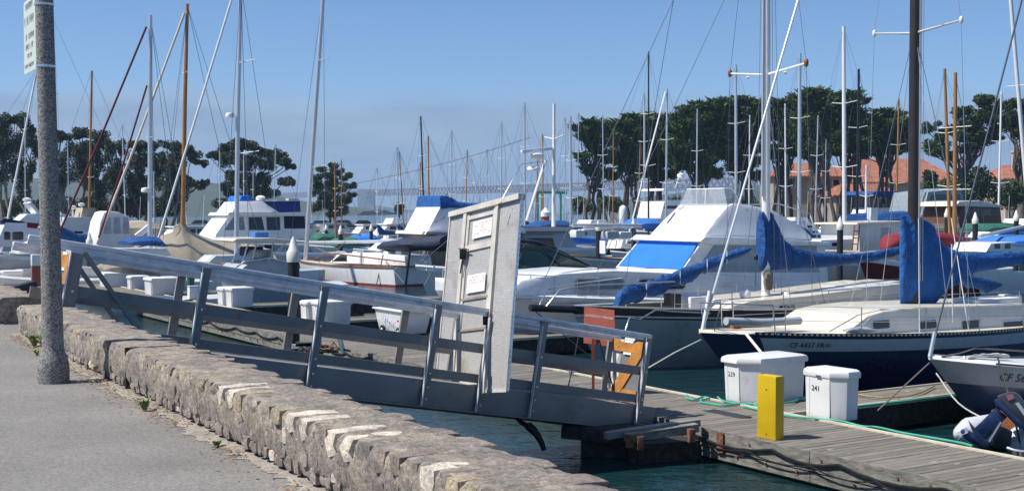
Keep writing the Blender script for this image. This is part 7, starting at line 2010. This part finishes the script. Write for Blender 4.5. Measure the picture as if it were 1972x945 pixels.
for i, (lb, bpx, cl) in enumerate(EU):
    tree('eucalyptus_tree', lb, 196 + (i * 7) % 12, bpx, cl, LF_E, BARKP, 40 + i, .30, 150, 0, 2, group='eucalyptus trees on the left shore', tr=.28)
tree('spreading_tree', 'round topped spreading tree behind the dark blue enclosure cruiser', 205, 472, [(415, 300, 14, 8), (432, 290, 16, 10), (460, 282, 18, 9), (480, 278, 18, 8), (498, 288, 14, 9), (522, 298, 18, 10), (545, 305, 14, 10), (558, 318, 10, 7), (450, 305, 22, 12), (485, 312, 22, 14), (515, 318, 18, 12), (548, 350, 14, 7), (562, 352, 8, 6), (450, 340, 16, 14), (480, 348, 22, 16), (505, 345, 14, 14), (440, 365, 14, 12), (490, 375, 24, 14), (528, 372, 14, 8)], LF_E, BARK, 60, .30, 190, 0, 3, tr=.3)
tree('conifer_tree', 'small ragged conifer right of the silver ketch mast', 215, 640, [(640, 322, 10, 8), (622, 330, 10, 8), (655, 330, 8, 7), (612, 345, 10, 9), (635, 345, 14, 10), (668, 340, 12, 6), (645, 362, 18, 12), (615, 365, 12, 12), (675, 358, 12, 5), (628, 385, 18, 14), (660, 385, 16, 8), (618, 402, 14, 12), (650, 404, 18, 12), (676, 378, 10, 5)], LF_P, BARK, 61, .32, 150, .6, 2, tr=.25)
# Monterey cypresses on the right: flat topped, layered
CYP = [
 ('first flat topped cypress with bare forked trunks at the left of the row', 1147, 3, [(1148, 240, 20, 5), (1135, 252, 22, 7), (1160, 250, 18, 7), (1125, 262, 12, 6), (1150, 268, 22, 8), (1168, 264, 10, 5), (1138, 280, 10, 5)]),
 ('second cypress with slanting crown right of the first', 1215, 3, [(1222, 228, 14, 5), (1205, 240, 18, 7), (1232, 238, 12, 8), (1192, 252, 14, 8), (1215, 258, 22, 10), (1200, 278, 20, 12), (1228, 280, 14, 14), (1205, 298, 18, 10), (1185, 300, 10, 6)]),
 ('third cypress behind the dark thin masts', 1262, 3, [(1265, 228, 14, 5), (1250, 240, 16, 8), (1275, 240, 14, 9), (1255, 262, 20, 12), (1275, 275, 16, 14), (1252, 295, 18, 12), (1270, 312, 14, 8)]),
 ('big spreading cypress above the white yacht', 1345, 4, [(1310, 226, 18, 6), (1335, 212, 18, 6), (1360, 205, 20, 6), (1385, 200, 18, 6), (1300, 242, 20, 8), (1335, 238, 26, 12), (1370, 230, 26, 12), (1395, 225, 14, 12), (1310, 265, 26, 14), (1350, 268, 28, 14), (1385, 262, 22, 14), (1320, 292, 26, 12), (1360, 298, 26, 10), (1392, 292, 16, 10), (1305, 318, 12, 6)]),
 ('cypress whose crown rises behind the stout grey mast', 1425, 4, [(1412, 196, 16, 5), (1432, 198, 16, 6), (1452, 204, 14, 6), (1420, 218, 22, 10), (1448, 225, 18, 12), (1415, 250, 18, 12), (1440, 258, 20, 14), (1465, 245, 14, 14), (1425, 285, 20, 12), (1452, 290, 16, 10)]),
 ('cypress between the big white mast and the thick grey mast', 1505, 3, [(1488, 205, 14, 6), (1508, 200, 16, 6), (1528, 192, 12, 6), (1495, 228, 18, 12), (1520, 225, 18, 14), (1490, 258, 16, 14), (1515, 262, 20, 14), (1500, 292, 18, 10), (1525, 290, 14, 10)]),
 ('tall cypress behind the thick grey mast', 1580, 4, [(1550, 186, 14, 6), (1572, 180, 16, 6), (1560, 202, 22, 10), (1590, 198, 18, 10), (1555, 232, 22, 14), (1590, 232, 22, 14), (1560, 265, 22, 14), (1595, 265, 18, 14), (1575, 292, 24, 10)]),
 ('cypress behind the tall white mast with twin spreaders', 1638, 4, [(1612, 188, 14, 5), (1635, 186, 16, 6), (1655, 200, 10, 6), (1620, 212, 20, 12), (1648, 215, 14, 12), (1625, 245, 22, 14), (1650, 250, 16, 14), (1630, 280, 24, 12), (1660, 285, 12, 10)]),
 ('low cypress left of the dark bronze mast', 1700, 3, [(1680, 228, 14, 5), (1705, 218, 14, 5), (1725, 225, 12, 5), (1675, 245, 14, 10), (1705, 242, 22, 10), (1735, 240, 14, 8), (1690, 268, 20, 12), (1725, 265, 20, 12), (1700, 290, 20, 8), (1740, 285, 12, 8)]),
]
for i, (lb, bpx, nt_, cl) in enumerate(CYP):
    tree('cypress_tree', lb, 186 + (i * 5) % 14, bpx, [(x, y, rx * 1.3, rz * 1.15) for x, y, rx, rz in cl] + [(bpx + dx, 300 + dy, 16, 9) for dx, dy in (((-22, 5), (18, 12), (0, -8), (-10, 28), (24, 36)) if bpx < 1470 else ((-22, -6), (18, -10)))], LF_C, BARK, 80 + i, .34, 160, 1.1, nt_ + 1, group='cypress trees on the right shore', tr=.33)
tree('pine_tree', 'dense rounded pine right of the dark bronze mast', 190, 1838, [(1790, 245, 16, 9), (1810, 262, 14, 14), (1800, 285, 22, 12), (1850, 215, 18, 9), (1880, 195, 20, 9), (1905, 190, 16, 7), (1925, 200, 12, 9), (1865, 230, 24, 13), (1900, 222, 24, 13), (1850, 258, 24, 13), (1888, 255, 26, 12), (1920, 240, 16, 13), (1870, 282, 24, 9), (1905, 272, 18, 8), (1830, 300, 14, 6)], LF_P, BARK, 101, .34, 170, .5, 3, tr=.4)
tree('pine_tree', 'rounded pine cut by the right edge of the picture', 196, 1958, [(1945, 200, 16, 8), (1965, 198, 16, 10), (1985, 215, 18, 14), (1945, 225, 16, 13), (1965, 240, 18, 14), (1990, 250, 20, 16), (1955, 255, 10, 8)], LF_P, BARK, 102, .34, 170, .5, 2, tr=.35)
# bushes and hedge masses
def bush(px, py, rx, rz, d, leaf, label, seed, n=2600, size=.3, nm='shrub'):
    rs = random.Random(seed); k = d / F; c = V((at_x(px, d), d, zat(py, d)))
    root = thing(nm, label, 'shrub', V((c.x, d, 1.0)), 'shrubs on the far shore')
    mb = MB()
    for j in range(14):
        q = V((rs.uniform(-.6, .6) * rx * k, rs.uniform(-.6, .6) * rx * k * .7, rs.uniform(-.5, .45) * rz * k))
        leaves(mb, c + q, (rx * k * .55, rx * k * .5, rz * k * .55), n // 14, size, rs)
    mb.build('crown', leaf, root)
    mt = MB(); limb(mt, V((c.x, d, .8)), c, .2, .08, rs); mt.build('stem', BARK, root)
bush(1125, 395, 24, 18, 188, LF_C, 'dark round bush behind the signal mast', 1)
bush(1175, 392, 24, 17, 184, LF_S, 'yellow green round bush below the first two cypresses', 2)
bush(1790, 350, 16, 24, 196, LF_P, 'dark hedge left of the big pine trunk', 3, 2600, .4)
bush(1830, 368, 34, 34, 188, LF_P, 'tall dark hedge in front of the tiled house', 4, 4200, .4)
bush(1885, 358, 34, 42, 190, LF_P, 'tall dark hedge below the pine', 5, 4600, .4)
bush(1945, 372, 36, 32, 188, LF_P, 'dark hedge at the right edge', 6, 3600, .4)
bush(768, 400, 10, 14, 196, LF_E, 'lone small bush left of the trawler', 7, 1200)
bush(430, 392, 20, 12, 190, LF_E, 'low dark bush left of the cabin cruiser', 8, 1600)
for i, (px, w_) in enumerate(((20, 40), (100, 40), (180, 40), (250, 36), (320, 40))):
    bush(px, 398, w_, 22, 208, LF_E, ('dark undergrowth below the eucalyptus, patch %s' % ('at the left edge', 'behind the lamp post', 'behind the slim wooden mast', 'under the red furled sails', 'behind the varnished mast')[i]), 20 + i, 3400, .4)
for i, px in enumerate((1330, 1420)):
    bush(px, 392, 42, 20, 200 + i, LF_C, ('dark undergrowth below the cypresses %s' % ('over the yacht bow', 'over the yacht flybridge', 'right of the big white mast', 'before the tiled house')[i]), 30 + i, 3000, .4)

# ------------------------------------------------------------------ houses
ROOF = mat('red clay tile roof', (.31, .125, .078), .85, var=.22, scale=.8, bump=.9, bscale=3.2)
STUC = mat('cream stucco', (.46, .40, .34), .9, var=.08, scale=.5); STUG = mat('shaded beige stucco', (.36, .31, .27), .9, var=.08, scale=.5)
def housebox(label, px0, px1, d, dep, ye, yr, hip=.25, wins=(), wallm=STUC, chim=(), skirts=()):
    x0, x1 = at_x(px0, d), at_x(px1, d); ze, zr = zat(ye, d), zat(yr, d + dep / 2)
    root = thing('house', label, 'house', ((x0 + x1) / 2, d, 1.0), 'tile roofed houses behind the cypresses')
    m_ = MB(); m_.box(((x0 + x1) / 2, d + dep / 2, (ze + .8) / 2), (x1 - x0, dep, ze - .8)); m_.build('wall', wallm, root)
    e = .7; hx = (x1 - x0) * hip; m_ = MB()
    a = [(x0 - e, d - e, ze - .15), (x1 + e, d - e, ze - .15), (x1 + e, d + dep + e, ze - .15), (x0 - e, d + dep + e, ze - .15)]
    r_ = [(x0 + hx, d + dep / 2, zr), (x1 - hx, d + dep / 2, zr)]
    m_.add([*a, *r_, *[(x, y, z + .22) for x, y, z in a]], [(0, 3, 2, 1), (6, 7, 5, 4), (7, 8, 5), (8, 9, 4, 5), (9, 6, 4), (0, 1, 7, 6), (1, 2, 8, 7), (2, 3, 9, 8), (3, 0, 6, 9)])
    rf = m_.build('roof', ROOF, root)
    m_ = MB(); n_ = int((x1 - x0) / .55)
    for i in range(n_):
        t = (i + .5) / n_; x = x0 - e + (x1 - x0 + 2 * e) * t
        zt_ = zr; xx = x
        lim = min(1, (x - (x0 - e)) / (hx + e), ((x1 + e) - x) / (hx + e))
        b_ = V((x, d - e, ze + .08)); tp = V((x, d - e + (dep / 2 + e) * lim, ze + .08 + (zr - ze - .08) * lim))
        m_.tube([b_, tp], .11, 5)
    kind(m_.build('tile_rows', ROOF, rf), 'stuff')
    for wx, wy, ww, wh in wins:
        cx_ = at_x(wx, d); cz = zat(wy, d); k = d / F
        m_ = MB(); m_.box((cx_, d - .03, cz), (ww * k + .3, .1, wh * k + .3)); wn_ = m_.build('window', OFFW, root)
        m_ = MB(); m_.box((cx_, d - .09, cz), (ww * k, .04, wh * k)); m_.build('pane', GLASS, wn_)
    for cx2, cy0, cy1 in chim:
        k = d / F; m_ = MB(); m_.box((at_x(cx2, d + 2), d + 2, (zat(cy0, d) + zat(cy1, d)) / 2), (16 * k, 1.4, (cy1 - cy0) * k)); ch = m_.build('chimney', STUC, rf)
        m_ = MB(); m_.box((at_x(cx2, d + 2), d + 2, zat(cy0, d) + .1), (20 * k, 1.8, .35)); m_.build('cap', STUC, ch)
    return root
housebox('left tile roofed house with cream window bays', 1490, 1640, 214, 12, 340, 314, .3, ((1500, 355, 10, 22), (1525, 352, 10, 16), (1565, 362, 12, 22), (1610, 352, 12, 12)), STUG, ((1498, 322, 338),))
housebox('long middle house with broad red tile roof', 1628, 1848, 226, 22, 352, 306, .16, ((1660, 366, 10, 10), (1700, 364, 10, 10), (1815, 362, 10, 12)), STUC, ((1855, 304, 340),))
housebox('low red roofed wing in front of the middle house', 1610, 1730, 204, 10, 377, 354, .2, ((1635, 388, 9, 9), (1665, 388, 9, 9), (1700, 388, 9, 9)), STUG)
housebox('right tile roofed house at the picture edge', 1936, 2060, 214, 14, 345, 318, .2, ((1955, 358, 12, 12), (1985, 358, 12, 12)), STUC, ((1957, 292, 325),))

# ------------------------------------------------------------------ parked cars on the left shore
CARP = thing('parked_car', 'x', 'car', (0, 0, 0), 'cars parked on the left shore')
m_ = MB(); pr = [(-2.1, .35), (-2.1, .75), (-1.4, .85), (1.0, .85), (2.1, .8), (2.15, .35)]
m_.prism([(x, -.85, z) for x, z in pr], [(x, .85, z) for x, z in pr]); m_.build('body', mat('white car paint', (.7, .7, .7), .25, coat=.5), CARP, bevel=.08)
pr = [(-1.35, .86), (-.85, 1.42), (.75, 1.42), (1.35, .86)]
m_ = MB(); m_.prism([(x, -.74, z) for x, z in pr], [(x, .74, z) for x, z in pr]); m_.build('greenhouse', GLASS, CARP, bevel=.06)
m_ = MB(); m_.box((-.05, 0, 1.44), (1.5, 1.4, .06)); m_.build('roof', mat('white car paint', (.7, .7, .7)), CARP, bevel=.02)
for x in (-1.35, 1.35):
    for y in (-.8, .8): m_ = MB(); m_.tube([(x, y - .1, .33), (x, y + .1, .33)], .33, 12); m_.build('wheel', BLACKR, CARP, smooth=40)
m_ = MB(); m_.box((2.1, -.55, .68), (.12, .3, .12)); m_.build('headlight', GLASSP, CARP)
lbs = ['white car parked left of the small conifer trunk', 'white car parked below the small conifer', 'parked car right of the small conifer', 'rightmost parked car near the shore end', 'parked car left of the round topped tree', 'parked car behind the tan tent mast']
DARKCAR = mat('dark car paint', (.03, .035, .045), .25, coat=.5); SILV = mat('silver car paint', (.4, .42, .45), .3, .5)
for i, (px, m2) in enumerate(((580, None), (618, None), (662, DARKCAR), (700, SILV), (420, None), (385, DARKCAR))):
    c_ = CARP if i == 0 else copy_tree(CARP)
    c_.location = (at_x(px, 190), 190 + (i % 2) * .4, 1.1); c_.rotation_euler = (0, 0, R((8, -4, 172, 3, 5, 176)[i])); c_['label'] = lbs[i]
    if m2:
        for ch in kids(c_):
            if ch.name.startswith(('body', 'roof')): ch.material_slots[0].link = 'OBJECT'; ch.material_slots[0].material = m2

# ------------------------------------------------------------------ left side pier with boxes
c_ = [gp(-60, 528, .5), gp(112, 533, .5), gp(112, 552, .5), gp(-60, 556, .5)]
lp_ = thing('side_dock', 'short plank dock left of the lamp post', 'dock', c_[1])
m_ = MB(); m_.prism([V((p_.x, p_.y, .05)) for p_ in c_], [V((p_.x, p_.y, .44)) for p_ in c_]); m_.build('float', DARKW, lp_)
for k in range(10):
    a, b = k / 10, (k + .96) / 10
    q = [c_[0].lerp(c_[3], a), c_[1].lerp(c_[2], a), c_[1].lerp(c_[2], b), c_[0].lerp(c_[3], b)]
    m_ = MB(); m_.prism([V((p_.x, p_.y, .44)) for p_ in q], [V((p_.x, p_.y, .49)) for p_ in q]); m_.build('plank', PLANK, lp_)
dock_box(gp(0, 546, .5), 'white dock box at the very left edge of the picture', None, .7, .9, .05, .6)
dock_box(gp(28, 545, .5), 'white dock box just left of the lamp post', None, .7, .9, .05, .62)
p_ = gp(72, 550, .5); bb = thing('life_ring_cabinet', 'red and white cabinet standing beside the lamp post', 'cabinet', p_)
m_ = MB(); m_.box(p_ + V((0, 0, .45)), (.5, .4, .9), .5); m_.build('body', mat('brick red paint', (.35, .09, .06), .6), bb, bevel=.02)
m_ = MB(); m_.box(p_ + V((0, 0, 1.15)), (.5, .45, .5), .5); m_.build('top', WHITE, bb, bevel=.03)
# landing stage edge that carries the top of the gangway
lg = thing('gangway_abutment', 'dark timber landing beam at the top of the gangway', 'beam', gf((SL, .4, -1.4)))
m_ = MB(); m_.bar(pt(-20, 572, 18.6), pt(66, 548, 19.4), .12, .12); m_.build('beam', BLACKM, lg)
m_ = MB(); m_.bar(gf((-.2, -.1, -1.62)), gf((-.2, GW + .1, -1.62)), .3, .2); m_.build('bearer', CONC, lg)

# ------------------------------------------------------------------ things on the right shore seen through the masts
p_ = V((at_x(1012 + 28, 176), 176, 0)); cr = thing('boat_hoist', 'green steel boat hoist left of the first cypress', 'hoist', p_)
zc = zat(370, 176)
for a, b in ((1036, 1036), (1044, 1044), (1080, 1080)): m_ = MB(); m_.bar((at_x(a, 176), 176, 0), (at_x(b, 176), 176, zc), .25, .25); m_.build('leg', GREENP, cr)
m_ = MB(); m_.bar((at_x(1032, 176), 176, zc), (at_x(1092, 176), 176, zc - .1), .3, .35); m_.build('beam', GREENP, cr)
p_ = V((at_x(1051, 120), 120, 0)); lr = thing('channel_marker', 'orange and white marker pole beyond the trawler roof', 'marker', p_)
m_ = MB(); m_.lathe([(.35, 0), (.35, zat(405, 120) - .6)], p_, 10); m_.build('pole', ORNG, lr, smooth=40)
m_ = MB(); m_.lathe([(.5, zat(405, 120) - .6), (.5, zat(405, 120) - .2), (.1, zat(400, 120))], p_, 10); m_.build('head', WHITE, lr, smooth=40)
for i, (px, w_, h_, lb) in enumerate(((1185, 20, 30, 'pale upright board fence panel right of the bushes'), (1204, 14, 28, 'narrower pale fence panel next to the first'),)):
    b_ = V((at_x(px, 181), 183.5, 1.1)); fp = thing('fence_panel', lb, 'fence', b_); k = 181 / F
    for j in range(4): m_ = MB(); m_.box(b_ + V(((j - 1.5) * w_ * k / 4, 0, h_ * k / 2)), (w_ * k / 4 - .04, .08, h_ * k)); m_.build('board', OFFW, fp)
bx = V((at_x(1200, 183), 183.2, 1.1)); bt = thing('propane_tank', 'upright white tank beside the pale fence panels', 'tank', bx)
m_ = MB(); m_.lathe([(.5, 0), (.62, .3), (.62, 3.0), (.45, 3.5), (.1, 3.7)], bx, 12); m_.build('shell', WHITE, bt, smooth=50)

# ================================================================== bridge, headland, haze
BR = mat('bridge paint', (.16, .075, .065), .7)
bz = 80.
P1, P2 = V((at_x(540, 5080), 5080, bz)), V((at_x(1100, 3325), 3325, bz))
u = (P2 - P1); LB = u.length; u.normalize(); s_ = V((-u.y, u.x, 0))
A0, A1 = P1 - u * 250, P2 + u * 900
br = thing('suspension_bridge', 'long suspension bridge deck fading into fog behind the masts', 'bridge', V((P2.x, P2.y, 0)))
m_ = MB(); m_.bar(A0 - V((0, 0, 1.5)), A1 - V((0, 0, 1.5)), 27, 4); m_.build('deck', BR, br)
m_ = MB(); m_.bar(A0 - V((0, 0, 19)), A1 - V((0, 0, 19)), 25, 2.5); m_.build('lower_chord', BR, br)
n_ = int((A1 - A0).length / 22); m_ = MB()
for i in range(n_):
    a = A0.lerp(A1, i / n_); b = A0.lerp(A1, (i + .5) / n_); c = A0.lerp(A1, (i + 1) / n_)
    for o_ in (-12, 12):
        m_.bar(a + s_ * o_ - V((0, 0, 3)), b + s_ * o_ - V((0, 0, 19)), 1.6, 1.6); m_.bar(b + s_ * o_ - V((0, 0, 19)), c + s_ * o_ - V((0, 0, 3)), 1.6, 1.6)
kind(m_.build('truss_web', BR, br), 'stuff')
for px in (706, 860, 1010, 1180):
    t = (px - 540) / 560; dd_ = 1 / (1 / 5080 + (1 / 3325 - 1 / 5080) * t); p_ = V((at_x(px, dd_), dd_, 0))
    m_ = MB(); hgt = bz - 20
    if px == 706: m_.box((p_.x, p_.y, 42), (58, 40, 84)); m_.build('anchorage_pylon', CONC, br)
    else: m_.box((p_.x, p_.y, hgt / 2), (10, 18, hgt)); m_.build('pier', BR, br)
m_ = MB(); pts = []
for i in range(15):
    t = i / 14; px = 690 + 330 * t; dd_ = 1 / (1 / 5080 + (1 / 3325 - 1 / 5080) * ((px - 540) / 560)); pts.append(pt(px, 352 - 62 * t - 25 * t * t, dd_))
m_.tube(pts, 1.7, 5); m_.build('main_cable', BR, br)
sus = MB()
for i in range(1, 14, 1):
    p_ = pts[i]; sus.tube([p_, V((p_.x, p_.y, bz))], .5, 3)
kind(sus.build('suspenders', BR, br), 'stuff')
HILL = mat('far headland', (.05, .065, .045), .95, var=.3, scale=.004)
def headland(name, prof, d, dep):
    m_ = MB(); f_ = [(at_x(px, d), d, zat(py, d)) for px, py in prof]
    n_ = len(f_); rows = [[(x, y - dep * .15, -1) for x, y, z in f_], [(x, y, z * .55 + noise.noise(V((x * .02, 0, 0))) * 3) for x, y, z in f_], [(x, y + dep * .5, z) for x, y, z in f_], [(x, y + dep, -1) for x, y, z in f_]]
    m_.loft(rows, cap=False, closed=False); kind(m_.build(name, HILL, base=(0, 0, 0), smooth=60), 'structure')
headland('headland', [(-300, 330), (100, 335), (300, 342), (385, 350), (410, 352), (430, 362), (455, 372), (520, 384), (580, 392), (640, 398), (700, 404)], 1500, 500)
headland('hills', [(1120, 398), (1200, 388), (1300, 372), (1500, 350), (1800, 340), (2300, 330)], 1900, 500)
headland('hills', [(660, 400), (690, 396), (720, 395), (760, 402), (800, 405)], 4400, 300)

# air: one even, pale haze round the whole place
hzm = bpy.data.materials.new('haze'); hzm.use_nodes = True
t = hzm.node_tree; t.nodes.clear()
po = t.nodes.new('ShaderNodeOutputMaterial'); pv = t.nodes.new('ShaderNodeVolumePrincipled')
pv.inputs['Color'].default_value = (.52, .74, 1.0, 1); pv.inputs['Density'].default_value = .00019; pv.inputs['Anisotropy'].default_value = .1
t.links.new(pv.outputs[0], po.inputs['Volume'])
m_ = MB(); m_.hexa([(-6100, -80, -3), (6100, -80, -3), (6100, 6700, -3), (-6100, 6700, -3)], [(-6100, -80, 215), (6100, -80, 215), (6100, 6700, 215), (-6100, 6700, 215)])
kind(m_.build('haze', hzm, base=(0, 0, 0)), 'stuff')
